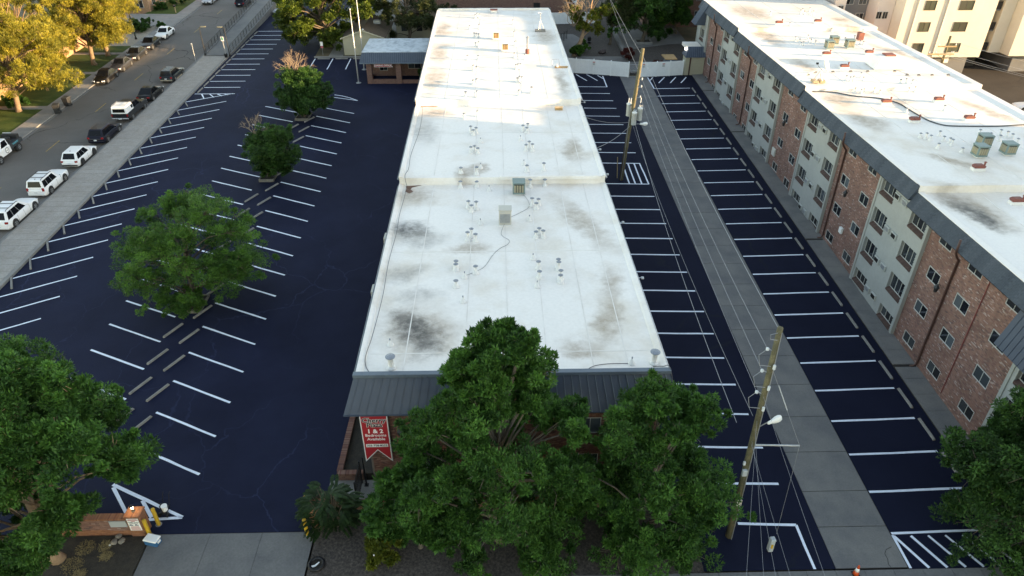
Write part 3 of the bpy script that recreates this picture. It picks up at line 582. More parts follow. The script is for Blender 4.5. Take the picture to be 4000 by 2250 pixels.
def lantern(x, y, z, par, lit=False, s=1.0, nx=-1, ny=0):
    o = MB().lathe((x, y, z), [(.05*s, 0), (.11*s, .02*s), (.17*s, .34*s), (.21*s, .36*s), (.10*s, .50*s), (.03*s, .60*s)], 6).build("wall_lantern", lan_b, par)
    MB().tube([(x, y, z+.55*s), (x-nx*.1, y-ny*.1, z+.62*s), (x-nx*.25, y-ny*.25, z+.45*s)], .02*s, 6).build("bracket", lan_b, o)
    MB().lathe((x, y, z+.06*s), [(.085*s, 0), (.15*s, .22*s), (.12*s, .26*s)], 6).build("lamp_glass", M("lamp_lit", (.9, .85, .7), emit=(1, .87, .6), estr=9.0) if lit else glass_d, o)
    return o
for y, z in ((51.65, 7.5), (37.55, 7.45), (66.5, 8.1)): lantern(28.4, y, z, rb)
MB().box(28.62, 28.78, 51.05, 51.5, 4.35, 4.85).build("notice", white_m, rb)
MB().box(28.62, 28.78, 67.8, 68.6, 4.3, 5.1).build("meter_box", ac_grey, rb, bevel=.02)
# deep mansard canopies over the entrance bays at both ends
for y0, y1, zt, xb in ((22.0, 31.0, 11.0, 28.0), (99.4, 101.6, 13.1, 27.2)):
    MB().add([(28.75,y0,zt),(28.75,y1,zt),(xb,y1,zt-2.7),(xb,y0,zt-2.7),(28.88,y0,zt-.1),(28.88,y1,zt-.1),(28.88,y1,zt-2.75),(28.88,y0,zt-2.75)], [(0,1,2,3),(0,4,5,1),(3,2,6,7),(1,5,6,2),(0,3,7,4),(4,7,6,5)]).build("mansard_canopy", steel_b, rb)
    for k in range(int((y1-y0)/.42)): y = y0+.2+.42*k; MB().tube([(28.73, y, zt), (xb-.01, y, zt-2.68)], .022, 4).build("seam_rib", steel_b, rb)
# ================================================================ leasing office
of = thing("leasing_office", "small brick office with slate metal mansard roof and red hanging sign", "office", (-14, 98, gz(98)))
oz = gz(95.6)
MB().add([(-18.23,94.67,6.82),(-8.3,94.67,6.80),(-8.3,95.35,8.05),(-17.86,95.35,8.05),(-18.2,103,6.9),(-17.86,102.6,8.05),(-8.3,102.6,8.05),(-8.3,103,6.9)], [(0,1,2,3),(0,3,5,4),(3,2,6,5),(4,5,6,7),(0,4,7,1)]).build("mansard", steel_b, of)
MB().box(-17.9, -8.35, 95.33, 102.65, 7.98, 8.09).build("roof", M("weathered_roof", (.50, .56, .60), (.26, .31, .35), scale=1.3, rough=.75, fine=.85, fscale=6, contrast=(.45, .7)), of, bevel=.03)
for i in range(36): x = -18.1+.275*i; MB().tube([(x, 94.67, 6.82), (x+.02, 95.33, 8.03)], .018, 4).build("seam_rib", steel_l, of)
MB().box(-18.2, -8.3, 94.6, 94.70, 6.70, 6.83).build("fascia", steel_l, of)
for x in (-17.42, -13.5): MB().box(x, x+.7, 94.95, 95.65, oz-.4, 6.8).build("pillar", brick_far, of)
MB().box(-16.7, -13.52, 95.0, 95.3, oz-.4, oz+.55).build("parapet_wall", brick_far, of)
MB().box(-12.78, -8.3, 95.05, 95.35, oz-.4, oz+.45).build("parapet_wall", brick_far, of)
MB().box(-17.3, -8.3, 98.2, 102.5, oz-.4, 6.85).build("wall", brick_far, of)
MB().box(-17.35, -17.05, 95.66, 98.2, oz-.4, oz+.5).build("parapet_wall", brick_far, of)
f2 = WF(0, 98.2, '-y'); window(f2, of, -11.3, 5.75, 1.8, 1.3); window(f2, of, -15.6, 5.6, 1.1, 1.5, name="door_glazing")
MB().box(-17.3, -8.3, 95.3, 98.2, oz-.4, oz+.02).build("porch_floor", conc_d, of)
red_s = M("red_sign", (.38, .015, .025), rough=.5); white_s = M("white_sign", (.82, .82, .80), rough=.5); ink = M("black_ink", (.01, .01, .012), rough=.5)
sg = thing("hanging_sign", "red pennant sign with white lettering under the office eave", "sign", (-15.05, 94.9, 6.2))
MB().extr([(-16.3, 6.22), (-13.83, 6.22), (-14.08, 6.46), (-13.83, 6.70), (-16.3, 6.70)], 'y', 94.86, 94.92).build("border", white_s, sg)
MB().extr([(-16.26, 6.26), (-13.93, 6.26), (-14.13, 6.46), (-13.93, 6.66), (-16.26, 6.66)], 'y', 94.845, 94.875).build("board", red_s, sg)
lettering("lettering", "LEASING OFFICE", .30, white_s, (-15.17, 94.84, 6.46), sg, bold=.008)
# ================================================================ gabled shed behind the office
sh = thing("storage_shed", "tan clapboard shed with brown gabled shingle roof beside the office", "shed", (-19.7, 112, gz(108)))
gzs = gz(107.5)
MB().extr([(-22.7, gzs-.2), (-16.7, gzs-.2), (-16.7, 7.0), (-19.7, 8.0), (-22.7, 7.0)], 'y', 107.56, 117.4).build("wall", siding_t, sh)
f3 = WF(-19.7, 107.55, '-y'); z = gzs
while z < 7.95:
    hw = 3.02 if z < 6.95 else 3.02*(8.05-z)/1.1
    q = MB(); f3.box(q, -hw, hw, .0, .03, z, z+.185); q.build("siding_board", siding_t, sh); z += .2
for s_ in (-1, 1): MB().add([(-19.7,107.2,8.16),(-19.7+3.3*s_,107.2,7.02),(-19.7+3.3*s_,117.8,7.02),(-19.7,117.8,8.16),(-19.7,107.2,8.04),(-19.7+3.3*s_,107.2,6.9),(-19.7+3.3*s_,117.8,6.9),(-19.7,117.8,8.04)], [(0,1,2,3),(4,7,6,5),(0,4,5,1),(1,5,6,2),(2,6,7,3),(3,7,4,0)]).build("roof_slope", roof_brown, sh)
for s_ in (-1, 1): MB().add([(-19.7,107.16,8.17),(-19.7+3.32*s_,107.16,7.03),(-19.7+3.32*s_,107.24,7.03),(-19.7,107.24,8.17),(-19.7,107.16,8.0),(-19.7+3.32*s_,107.16,6.86),(-19.7+3.32*s_,107.24,6.86),(-19.7,107.24,8.0)], [(0,1,2,3),(4,7,6,5),(0,4,5,1),(1,5,6,2),(2,6,7,3),(3,7,4,0)]).build("bargeboard", siding_t, sh)
MB().obox((-18.3, 113.4, 8.0), (1.1, .9, .45), 0).build("roof_cooler", galv, sh); MB().lathe((-19.6, 107.5, 8.12), [(.12, 0), (.16, .12), (.04, .2)], 8).build("roof_vent", white_m, sh)
# long low outbuilding east of the shed
ob_ = thing("rear_house", "low tan house with brown roof under the dark conifer", "house", (-11.5, 121, gz(121)))
MB().box(-15.8, -8.8, 116, 125, gz(120)-.6, gz(120)+2.6).build("wall", siding_t, ob_)
MB().extr([(-16.3, gz(120)+2.5), (-8.3, gz(120)+2.5), (-12.3, gz(120)+3.9)], 'y', 115.6, 125.4).build("roof", roof_brown, ob_)
for x in (-15.0, -12.6, -10.4): MB().box(x, x+.9, 115.96, 116.0, gz(120)+1.0, gz(120)+2.0).build("window", glass_d, ob_)
# ================================================================ brick blocks behind
def block(name, label, x0, x1, y0, y1, h, bm, wins, roofm, cat="building", parts=2, wz=(1.5, 4.3), wsz=(1.5, 1.2)):
    t = thing(name, label, cat, ((x0+x1)/2, y0, gz(y0))); z0 = gz(y0)
    MB().box(x0, x1, y0, y1, z0-1, z0+h).build("wall", bm, t); MB().box(x0-.2, x1+.2, y0-.2, y1+.2, z0+h, z0+h+.3).build("roof", roofm, t)
    f = WF(0, y0, '-y')
    for u in wins:
        for z in wz: window(f, t, u, z0+z, wsz[0], wsz[1], parts=parts)
    return t
rear = block("brick_block", "red brick block with white-framed windows behind the centre building", -16, 12.0, 129.5, 140, 8.5, brick_far, [-13, -9.4, -4.9, -2.4, .2, 4.4, 8.6], membrane, wz=(.9, 4.6), wsz=(2.0, .9))
MB().box(6.6, 7.7, 129.4, 129.6, gz(129), gz(129)+2.2).build("door", black, rear)
rear2 = block("brick_block", "tall red brick block behind the courtyard trees", 24.8, 44.0, 123.0, 136, 11.5, brick_far, [26.6, 30.5, 34.0], membrane, wz=(1.7, 4.5, 7.2), wsz=(1.4, 1.2))
hse = block("brick_house", "tan brick house on the corner across the street, beside its driveway", -67.0, -61.6, 133.0, 146, 6.0, brick_far2, [-63.2, -65.4], roof_brown, "house", wz=(1.4,), wsz=(1.4, 1.3))
f4 = WF(-61.6, 0, '+x')
for y in (135.2, 138.5, 142): window(f4, hse, y, gz(135)+1.6, 1.3, 1.5)
hs2 = block("brick_house", "tan brick house hidden behind the sunlit street pines", -76, -63.5, 62, 122, 4.2, brick_far2, [-66, -70], roof_brown, "house", wz=(1.6,), wsz=(1.5, 1.2))
f5 = WF(-63.5, 0, '+x')
for y in (70, 78, 86, 94, 102, 110, 117): window(f5, hs2, y, gz(y)+1.9, 1.8, 1.2)
# ================================================================ stucco apartments beyond, right
st = thing("stucco_block", "cream stucco apartment block with dark ground floor behind the right roof", "building", (60, 97, gz(97)))
sz = gz(97)
for nm, mt_, x0, x1, y0, z0, z1 in (("wall", stucco_w, 54.2, 66.55, 97.0, sz+2.5, sz+16), ("wall", stucco_p, 51.95, 54.15, 99.5, sz+2.5, sz+16), ("wall", stucco_g, 48.2, 53.9, 102.5, sz+2.5, sz+16), ("wall", stucco_p, 46.6, 48.15, 101.0, sz+2.5, sz+16), ("wall", stucco_g, 36.0, 46.55, 104.5, sz+2.5, sz+16), ("ground_floor", stucco_g, 49.0, 65.6, 98.0, sz-1, sz+2.48), ("wall", stucco_w, 70.6, 90, 97.0, sz+2.6, sz+16), ("ground_floor", stucco_g, 72.5, 89, 98.6, sz-1, sz+2.58), ("wall", stucco_w, 68.9, 70.55, 99.0, sz+2.6, sz+16), ("core", black, 66.6, 68.85, 101, sz-1, sz+16)):
    MB().box(x0, x1, y0, y0+16, z0, z1).build(nm, mt_, st)
bronze = M("bronze_frame", (.06, .05, .04), rough=.5)
glass_s = M("bright_window_glass", (.05, .055, .05), rough=.08, rnd=[(.03, .035, .03), (.10, .11, .08), (.06, .06, .05), (.16, .17, .14)], spec=.8)
f6 = WF(0, 97.0, '-y')
for u in (57.6, 62.2):
    for k in range(4): window(f6, st, u + (.25 if u > 60 else 0), sz+3.78+2.74*k, 1.5 if u < 60 else 1.9, 1.25, parts=2, fm=bronze, gl=glass_s, d=.05)
for x in (55.9, 59.9): MB().tube([(x, 96.93, sz+2.6), (x, 96.93, sz+15.9)], .09, 8).build("downpipe", stucco_w, st)
f7 = WF(0, 99.5, '-y')
for u in (52.3, 53.15):
    for k in range(4): window(f7, st, u, sz+2.05+2.74*k, .75, .95, parts=2)
f8 = WF(0, 102.5, '-y')
for u in (51.1, 52.5, 49.3):
    for k in range(4): window(f8, st, u, sz+2.3+2.74*(k+.5), 1.1, 1.6, parts=2)
f9 = WF(0, 100.8, '-y')
for u in (47.4,):
    for k in range(4): window(f9, st, u, sz+5.2+2.85*k, .8, 1.0, parts=2)
f10 = WF(0, 104.5, '-y')
for u in (44.8, 42, 39):
    for k in range(4): window(f10, st, u, sz+4.6+2.85*k, 1.1, 1.6, parts=2)
for k in range(1, 5): MB().box(66.65, 68.8, 99.3, 100.98, sz+2.7*k, sz+2.7*k+.2).build("stair_landing", stucco_g, st); MB().box(66.7, 68.75, 99.2, 99.28, sz+2.7*k+.2, sz+2.7*k+1.2).build("balustrade", black, st)
MB().box(62.4, 63.0, 97.9, 97.98, sz+1.5, sz+2.3).build("notice", white_m, st)
# unseen slabs added to the east, sized to keep the near half shaded
for x0, x1, y0, y1, h, lab in ((86, 102, -75, 12, 33, "tall unseen slab added right of the frame to shade the near block"), (88, 104, 12.5, 39.5, 31.5, "unseen slab added outside the frame to cast shade, the farther one")):
    t = thing("stucco_block", lab, "building", (x0, (y0+y1)/2, gz((y0+y1)/2))); z0 = gz((y0+y1)/2)
    MB().box(x0, x1, y0, y1, z0-4, z0+h).build("wall", stucco_w, t); MB().box(x0-.3, x1+.3, y0-.3, y1+.3, z0+h, z0+h+.5).build("roof", membrane2, t)
# ---------------------------------------------------------------- roof equipment, centre roof
def zc_(y): return 8.55 if y < 52.4 else (9.15 if y < 70.02 else 9.80)
def zr_(y): return [z for a, b, z, d in RS if a <= y < b][0] if y < 103 else 13.1
vent_g = M("vent_zinc", (.27, .30, .34), (.20, .22, .25), scale=12, rough=.5, metal=.2)
vent_w = M("vent_white", (.68, .67, .65), rough=.7)
copper = M("rust_red_metal", (.25, .075, .055), (.18, .06, .05), scale=4, rough=.7)
pipe_meshes = [MB().lathe((0, 0, 0), [(.24, 0), (.22, .03), (.13, .22), (.085, .24), (.085, h-.16), (.09, h-.155), (.09, h-.12)], 10).mesh("boot", vent_w, True) for h in (.55, .62, .72)]
cap_meshes = [MB().lathe((0, 0, h-.13), [(.07, 0), (.09, .02), (.165, .05), (.165, .075), (.05, .14)], 10).mesh("cap", vent_g) for h in (.55, .62, .72)]
V = [(-2.3, 57.6), (-2.0, 58.0), (-1.7, 57.5), (-3.0, 53.3), (-1.7, 53.0), (-3.0, 51.8), (-1.7, 51.9), (-2.25, 48.2), (-2.0, 47.5), (-1.65, 47.9), (-2.15, 43.1), (-1.9, 43.6), (-1.6, 43.0), (-2.8, 39.1), (-2.8, 39.5), (-1.5, 38.7), (-2.7, 37.1), (2.5, 58.0), (2.8, 58.5), (3.05, 57.9), (3.8, 53.7), (2.4, 53.5), (3.8, 52.0), (2.6, 51.8), (2.6, 48.4), (2.9, 47.9), (3.1, 48.6), (2.65, 43.4), (2.9, 43.9), (3.15, 43.4), (2.6, 39.2), (2.6, 38.1), (3.9, 39.3), (3.9, 38.95), (3.9, 37.5), (3.95, 37.9), (-3.0, 107.0), (-2.7, 107.3), (-2.4, 107.0), (-3.6, 100.2), (-2.3, 100.5), (-2.9, 95.8), (-2.3, 95.6), (-2.6, 95.2), (-2.6, 90.9), (-2.2, 90.7), (-3.4, 84.7), (-2.1, 84.9), (-2.6, 80.2), (-2.2, 80.3), (-2.5, 75.1), (-2.1, 75.3), (-3.2, 71.1), (-2.0, 70.8), (-3.2, 66.4), (-1.9, 66.9), (-2.45, 62.4), (-2.2, 61.9), (-1.95, 62.3), (2.4, 102.8), (2.4, 96.0), (2.4, 91.3), (2.2, 85.7), (3.4, 84.8), (2.25, 80.7), (2.5, 81.2), (2.75, 80.7), (2.25, 75.8), (2.5, 76.1), (2.75, 75.6), (3.6, 72.0), (2.3, 71.3), (2.4, 62.8), (2.75, 62.4), (2.85, 63.0)]
V.sort(key=lambda p: p[1])
def vents(pts, zf, lab, group, sc_=1.0):
    cnt = {}
    for i, (x, y) in enumerate(pts):
        side = "left" if x < (0 if x < 20 else 37) else "right"; cnt[side] = cnt.get(side, -1)+1; k = (i*7) % 3
        t = thing("vent_pipe", lab.format(side, nth(cnt[side])), "roof vent", (x, y, zf(y)), group=group)
        inst("boot", pipe_meshes[k], (x, y, zf(y)), t); inst("cap", cap_meshes[k], (x, y, zf(y)), t); t.scale = (sc_,)*3
vents(V, zc_, "zinc-capped white vent pipe on the centre roof, {} file, {} from the front", "vent pipes on the centre roof")
CON = [(-1.3, 45.5), (-2.2, 38.2), (-0.7, 51.2), (-1.4, 54.3), (2.3, 46.0), (2.3, 40.4), (2.2, 54.9), (2.4, 37.0), (-1.5, 60.0), (2.1, 60.5), (-2.2, 35.4), (-6.1, 31.2), (7.1, 29.3)]
cone_me = MB().lathe((0, 0, 0), [(.22, 0), (.2, .03), (.07, .28), (.045, .29), (.045, .36)], 10).mesh("flashing", vent_w, True); stub_me = MB().lathe((0, 0, .3), [(.04, 0), (.04, .16), (.03, .17)], 8).mesh("stub", vent_g)
for i, (x, y) in enumerate(sorted(CON, key=lambda p: p[1])):
    t = thing("plumbing_vent", "short white cone flashing with pipe stub on centre roof, {} from the front".format(nth(i)), "roof vent", (x, y, zc_(y)), group="cone flashings on the centre roof"); inst("flashing", cone_me, (x, y, zc_(y)), t); inst("stub", stub_me, (x, y, zc_(y)), t)
for x, y, lb in ((-5.8, 29.2, "left"), (8.3, 29.3, "right")):
    t = thing("exhaust_flue", "thick white exhaust flue with wide zinc cap at the front {} roof corner".format(lb), "flue", (x, y, 8.55)); MB().lathe((x, y, 8.55), [(.26, 0), (.24, .06), (.17, .1), (.15, .12), (.15, .62), (.17, .64)], 14).build("pipe", vent_w, t, smooth=True); MB().lathe((x, y, 9.16), [(.12, 0), (.12, .12), (.27, .16), (.27, .19), (.1, .24)], 14).build("cap", vent_g, t)
teal = M("teal_metal", (.16, .235, .23), rough=.5, fine=.85, fscale=6); louvre = M("louvre_straw", (.30, .27, .19), rough=.8); louvre_d = M("louvre_dark", (.07, .075, .065), rough=.8); woodc = M("sunbleached_wood", (.42, .27, .13), (.34, .20, .09), scale=5, rough=.8)
def cooler(x, y, z, label, body, slats, s=1.0, rz=0.0):
    t = thing("evaporative_cooler", label, "cooler", (x, y, z)); h = .9*s; a = .5*s
    MB().box(x-a*.7, x+a*.7, y-a*.7, y+a*.7, z, z+.12).build("stand", vent_w, t)
    MB().obox((x, y, z+.12+h/2), (a*2-.06, a*2-.06, h-.02), rz).build("core", louvre_d, t)
    for sx in (-1, 1):
        for sy in (-1, 1): MB().box(x+sx*a-.05*(sx+1)-(0 if sx > 0 else 0), x+sx*a-.05*(sx+1)+.1-.0, y+sy*a-.05*(sy+1), y+sy*a-.05*(sy+1)+.1, z+.12, z+.12+h).build("post", body, t)
    MB().box(x-a-.03, x+a+.03, y-a-.03, y+a+.03, z+.12+h-.005, z+.12+h+.1).build("top", body, t, bevel=.02)
    MB().box(x-a-.01, x+a+.01, y-a-.01, y+a+.01, z+.121, z+.24).build("base_rail", body, t)
    for k in range(4):
        u = -a+.16+.68*a*2/3.2*k
        MB().box(x+u-.06, x+u+.07, y-a-.005, y-a+.04, z+.26, z+h).build("louvre", slats, t); MB().box(x-a-.005, x-a+.04, y+u-.06, y+u+.07, z+.26, z+h).build("louvre", slats, t)
    return t
cooler(1.65, 50.7, 8.55, "teal evaporative cooler with louvred sides just before the first roof step", teal, louvre, .95)
cooler(0.0, 94.7, 9.8, "sunbleached wooden-sided cooler on the far roof, the farther one", vent_w, woodc, .9); cooler(1.1, 88.9, 9.8, "sunbleached wooden-sided cooler on the far roof, the nearer one", vent_w, woodc, .9)
t = thing("condenser_unit", "tall beige condenser unit on the middle of the front roof section", "air conditioner", (.5, 45.5, 8.55)); bei = M("beige_metal", (.47, .45, .40), rough=.5)
MB().box(.05, .95, 45.2, 46.0, 8.62, 9.75).build("cabinet", bei, t, bevel=.03); MB().box(.0, 1.0, 45.15, 46.05, 8.55, 8.62).build("base", vent_w, t); MB().box(.02, .98, 45.17, 46.03, 9.74, 9.82).build("lid", bei, t, bevel=.02)
for k in range(9): MB().box(.13+.083*k, .17+.083*k, 45.16, 45.21, 8.8, 9.5).build("grille_bar", galv, t)
t = thing("roof_hatch", "rust-red topped hatch at the far edge of the centre roof", "hatch", (-.3, 111, 9.8)); MB().box(-.8, .2, 110.6, 111.4, 9.8, 10.15).build("curb", vent_w, t); MB().box(-.85, .25, 110.55, 111.45, 10.15, 10.24).build("lid", copper, t)
t = thing("roof_chimney", "slim rust-red flue pipe standing on the far roof section", "flue", (3.8, 87.5, 9.8)); MB().lathe((3.8, 87.5, 9.8), [(.26, 0), (.26, .5), (.2, .55)], 12).build("base", copper, t); MB().tube([(3.8, 87.5, 10.3), (3.8, 87.5, 11.7)], .11, 10).build("pipe", vent_g, t); MB().lathe((3.8, 87.5, 11.68), [(.12, 0), (.2, .05), (.05, .2)], 10).build("cap", vent_g, t)
t = thing("antenna_tripod", "weighted antenna tripod near the far right roof corner", "antenna", (6.0, 98.9, 9.8)); MB().box(5.3, 6.7, 98.5, 99.2, 9.8, 10.05).build("ballast", conc_w, t)
for a in (0, 2.1, 4.2): MB().tube([(6+.5*math.cos(a), 98.9+.4*math.sin(a), 10.05), (6, 98.9, 11.3)], .03, 5).build("leg", galv, t)
MB().tube([(6, 98.9, 10.05), (6, 98.9, 12.2)], .035, 6).build("mast", galv, t); MB().lathe((6, 98.8, 12.1), [(.05, 0), (.32, .12), (.34, .14), (.05, .02)], 12).build("dish", white_m, t)
t = thing("roof_box", "small tan junction box on the middle roof section", "box", (6.2, 68.7, 9.15)); MB().box(5.8, 6.6, 68.5, 68.9, 9.15, 9.5).build("case", M("tan_box", (.50, .40, .28), rough=.8), t, bevel=.02); MB().box(5.85, 6.55, 68.47, 68.5, 9.2, 9.45).build("lid", woodc, t)
t = thing("fallen_antenna", "fallen wooden antenna frame lying by the far right roof edge", "frame", (7.5, 81.4, 9.8)); MB().box(6.7, 8.2, 81.2, 81.5, 9.8, 9.95).build("board", woodc, t); MB().tube([(6.5, 81.9, 9.85), (6.4, 82.2, 10.5), (7.2, 82.2, 10.5), (7.3, 81.6, 9.9)], .03, 5).build("rail", galv, t); MB().box(6.9, 7.1, 81.0, 82.0, 9.95, 10.1).build("crosspiece", vent_w, t)
def cable(name, label, pts, r, mat, grp=None):
    P = [Vector(p) for p in pts]; out = []
    for i in range(len(P)-1):
        p0, p1, p2, p3 = P[max(i-1, 0)], P[i], P[i+1], P[min(i+2, len(P)-1)]
        for k in range(6):
            t_ = k/6; out.append(.5*((2*p1)+(p2-p0)*t_+(2*p0-5*p1+4*p2-p3)*t_*t_+(3*p1-p0-3*p2+p3)*t_**3))
    out.append(P[-1]); o = MB().tube(out, r, 5).build(name, mat, None, smooth=True); return tag(o, label, "cable", grp)
cab = M("black_cable", (.10, .10, .105), rough=.6)
z = 8.57
cable("roof_cable", "thin black cable looping from the condenser unit towards the front roof vents", [(.45, 45.2, z+.15), (.2, 43.9, z), (.75, 43.0, z), (.6, 42.4, z), (.1, 41.9, z), (-.4, 41.0, z), (-.9, 39.6, z), (-1.5, 38.9, z), (-2.2, 38.4, z)], .011, cab)
cable("roof_cable", "thin black cable curving from the teal cooler to the condenser unit", [(2.0, 50.4, z), (2.3, 49.4, z), (2.35, 48.2, z), (1.6, 47.2, z), (1.0, 46.6, z), (.9, 46.2, z)], .011, cab)
cable("roof_cable", "long black cable lying along the left roof edge of the front section", [(-7.35, 51.9, z+.1), (-7.3, 50, z+.1), (-7.35, 47, z+.1), (-7.25, 44, z+.1), (-7.3, 40, z+.1), (-7.15, 36, z+.12), (-7.2, 32, z+.1), (-7.3, 30.2, z+.1), (-7.2, 29.4, z), (-6.9, 28.8, z)], .02, cab)
cable("roof_cable", "black cable along the left edge of the middle roof section", [(-7.5, 69.5, 9.3), (-7.3, 66, 9.28), (-7.25, 62, 9.28), (-7.45, 57, 9.28), (-7.35, 54, 9.28), (-7.5, 52.6, 9.28), (-7.3, 51.8, 8.7)], .022, cab)
cable("roof_cable", "short black cable drooping over the front right roof corner", [(8.2, 29.0, z), (8.7, 28.9, z+.1), (9.0, 28.6, 8.8), (9.3, 27.9, 7.4), (9.6, 27.4, 6.3), (10.6, 26.5, 5.4)], .02, cab)
cable("roof_cable", "black cable lying along the front roof edge above the mansard", [(-1.8, 28.85, z), (.5, 29.0, z), (2.5, 29.05, z)], .018, cab)
cable("roof_cable", "curled black cable beside the pipe stub at the front right", [(4.6, 28.8, z), (5.1, 29.15, z), (5.9, 29.3, z), (6.9, 29.3, z)], .018, cab)
# little floodlights on the right eave
for y, z in ((70.6, 9.2), (58.6, 8.9), (53.9, 8.6), (45.9, 8.3), (38.2, 8.3)):
    t = thing("eave_floodlight", "small grey floodlight on the centre building's right eave, {} from the far end".format(nth([70.6, 58.6, 53.9, 45.9, 38.2].index(y))), "floodlight", (xr(y)+.1, y, z)); MB().tube([(xr(y)-.05, y, z), (xr(y)+.45, y, z+.12)], .03, 6).build("bracket", galv, t); MB().obox((xr(y)+.45, y, z+.08), (.18, .2, .1), 0, .2).build("lamp_head", grey_pt, t, bevel=.02)
# ---------------------------------------------------------------- right roof
RV = [(35.0, 93.3), (39.8, 95.0), (39.1, 93.8), (39.6, 93.8), (40.8, 95.2), (40.5, 93.2), (40.2, 93.2), (40.0, 85.9), (35.4, 87.3), (34.0, 81.4), (34.3, 80.9), (33.9, 79.3), (34.2, 79.5), (35.4, 81.0), (35.3, 80.3), (35.5, 79.5), (35.7, 82.1), (39.7, 81.4), (41.0, 82.0), (40.7, 79.8), (41.0, 79.6), (33.5, 66.5), (33.7, 66.1), (34.0, 66.1), (35.0, 66.2), (35.2, 67.2), (33.2, 63.7), (33.7, 63.5), (34.1, 63.8), (35.1, 63.9), (35.4, 63.4), (38.2, 65.4), (38.6, 65.2), (39.1, 65.0), (38.4, 64.0), (38.9, 63.9), (35.3, 58.2), (38.8, 58.6), (38.7, 53.1), (35.2, 52.7), (33.5, 52.4), (33.8, 52.1), (34.0, 51.8), (35.0, 51.7), (35.2, 51.2), (39.0, 52.2), (39.3, 51.5), (40.1, 52.7), (40.4, 52.3), (40.7, 52.1), (40.5, 51.1), (33.7, 50.1), (35.1, 50.7), (35.1, 49.3)]
RV.sort(key=lambda p: p[1])
vents(RV, zr_, "zinc-capped vent pipe on the right building's roof, {} file, {} from the near end", "vent pipes on the right roof", .75)
REDV = [(34.3, 88.0), (39.3, 88.7), (35.0, 75.1), (39.8, 75.6), (34.9, 70.3), (34.6, 60.5), (39.6, 61.0), (34.8, 55.9), (39.6, 56.2), (34.4, 46.0), (34.5, 41.5)]
rme = MB().extr([(-.42, .30), (.42, .30), (.5, .5), (.3, .62), (-.3, .62), (-.5, .5)], 'y', -.28, .28).mesh("hood", copper); cme = MB().box(-.5, .5, -.32, .32, 0, .3).mesh("curb", vent_w); pme = MB().lathe((.38, -.1, .5), [(.08, 0), (.08, .35), (.15, .38), (.05, .46)], 8).mesh("stack", copper)
for i, (x, y) in enumerate(sorted(REDV, key=lambda p: p[1])):
    t = thing("exhaust_hood", "rust-red exhaust hood on a white curb on the right roof, {} from the near end".format(nth(i)), "exhaust hood", (x, y, zr_(y)), group="rust-red exhaust hoods")
    for n_, m_ in (("hood", rme), ("curb", cme), ("stack", pme)): inst(n_, m_, (x, y, zr_(y)), t)
    t.scale = (.85, .72, .72)
for i, (x, y) in enumerate([(36.4, 77.9), (37.7, 79.8), (38.8, 78.3), (35.9, 48.5), (38.3, 48.9), (37.5, 50.6)]):
    cooler(x, y, zr_(y), "teal louvred cooler on the right roof, " + ["nearest of the far trio", "rear one of the far trio", "right one of the far trio", "front left of the near trio", "right one of the near trio", "rear one of the near trio"][i], teal, louvre, .8)
t = thing("roof_penthouse", "white membrane-covered box with rust-red hatch on the right roof", "roof box", (39.3, 71, 12.7)); MB().add([(37.6,69.6,12.7),(41.0,69.6,12.7),(41.2,72.2,12.7),(37.8,72.2,12.7),(38.2,69.9,13.75),(40.6,69.9,13.75),(40.6,72,13.75),(38.2,72,13.75)], [(0,3,2,1),(4,5,6,7),(0,1,5,4),(1,2,6,5),(2,3,7,6),(3,0,4,7)]).build("shell", membrane2, t, bevel=.06); MB().box(39.0, 40.0, 70.6, 71.5, 13.75, 13.88).build("hatch", copper, t)
t = thing("roof_chimney", "squat brown chimney on the far right roof", "chimney", (41.5, 81.6, 12.7)); MB().box(41.2, 41.8, 81.4, 82.0, 12.7, 13.5).build("stack", copper, t); MB().lathe((41.7, 81.7, 13.5), [(.2, 0), (.2, .3), (.25, .34), (.1, .4)], 10).build("cowl", vent_w, t)
t = thing("satellite_dish", "large white satellite dish on concrete blocks on the right roof", "dish", (30.4, 65.6, 12.7)); zz = 12.7
for a, b in ((-.55, -.3), (.1, -.3), (-.55, .1), (.1, .1)): MB().box(30.4+a, 30.9+a, 65.6+b, 65.95+b, zz, zz+.22).build("block", M("tan_block", (.42, .32, .21), rough=.9), t, bevel=.02)
for a in (0, 1.57, 3.14, 4.71): MB().tube([(30.4+.45*math.cos(a+.8), 65.7+.35*math.sin(a+.8), zz+.2), (30.5, 65.7, zz+1.1)], .03, 5).build("strut", galv, t)
dm = Matrix.Translation((30.7, 65.6, zz+1.6)) @ Matrix.Rotation(R_(60), 4, Vector((0, 1, 0))) @ Matrix.Rotation(R_(30), 4, Vector((1, 0, 0)))
q = MB().lathe((0, 0, 0), [(.02, 0), (.3, .04), (.5, .12), (.62, .2), (.64, .2), (.5, .09), (.3, .01), (.02, -.03)], 20); q.v = [tuple(dm @ Vector(p)) for p in q.v]; q.build("reflector", white_m, t, smooth=True)
MB().tube([(30.6, 65.7, zz+1.1), (30.1, 65.5, zz+1.5), (29.9, 65.5, zz+1.75)], .03, 5).build("feed_arm", galv, t); MB().obox((29.9, 65.5, zz+1.8), (.2, .12, .16)).build("feed_horn", black, t)
CAB = [(29.4, 64.1), (31.2, 63.9), (32.8, 62.7), (34.8, 62.0), (35.8, 60.7), (35.9, 59.2), (36.0, 57.6), (36.2, 56.1), (36.8, 55.1), (37.8, 54.8), (41.1, 54.7), (43.6, 55.0), (45.5, 55.3)]
cable("roof_hose", "thick dark grey hose winding across the right roof", [(x, y, zr_(min(y, 64.3))+.05) for x, y in CAB], .055, M("dark_hose", (.06, .07, .08), rough=.6))
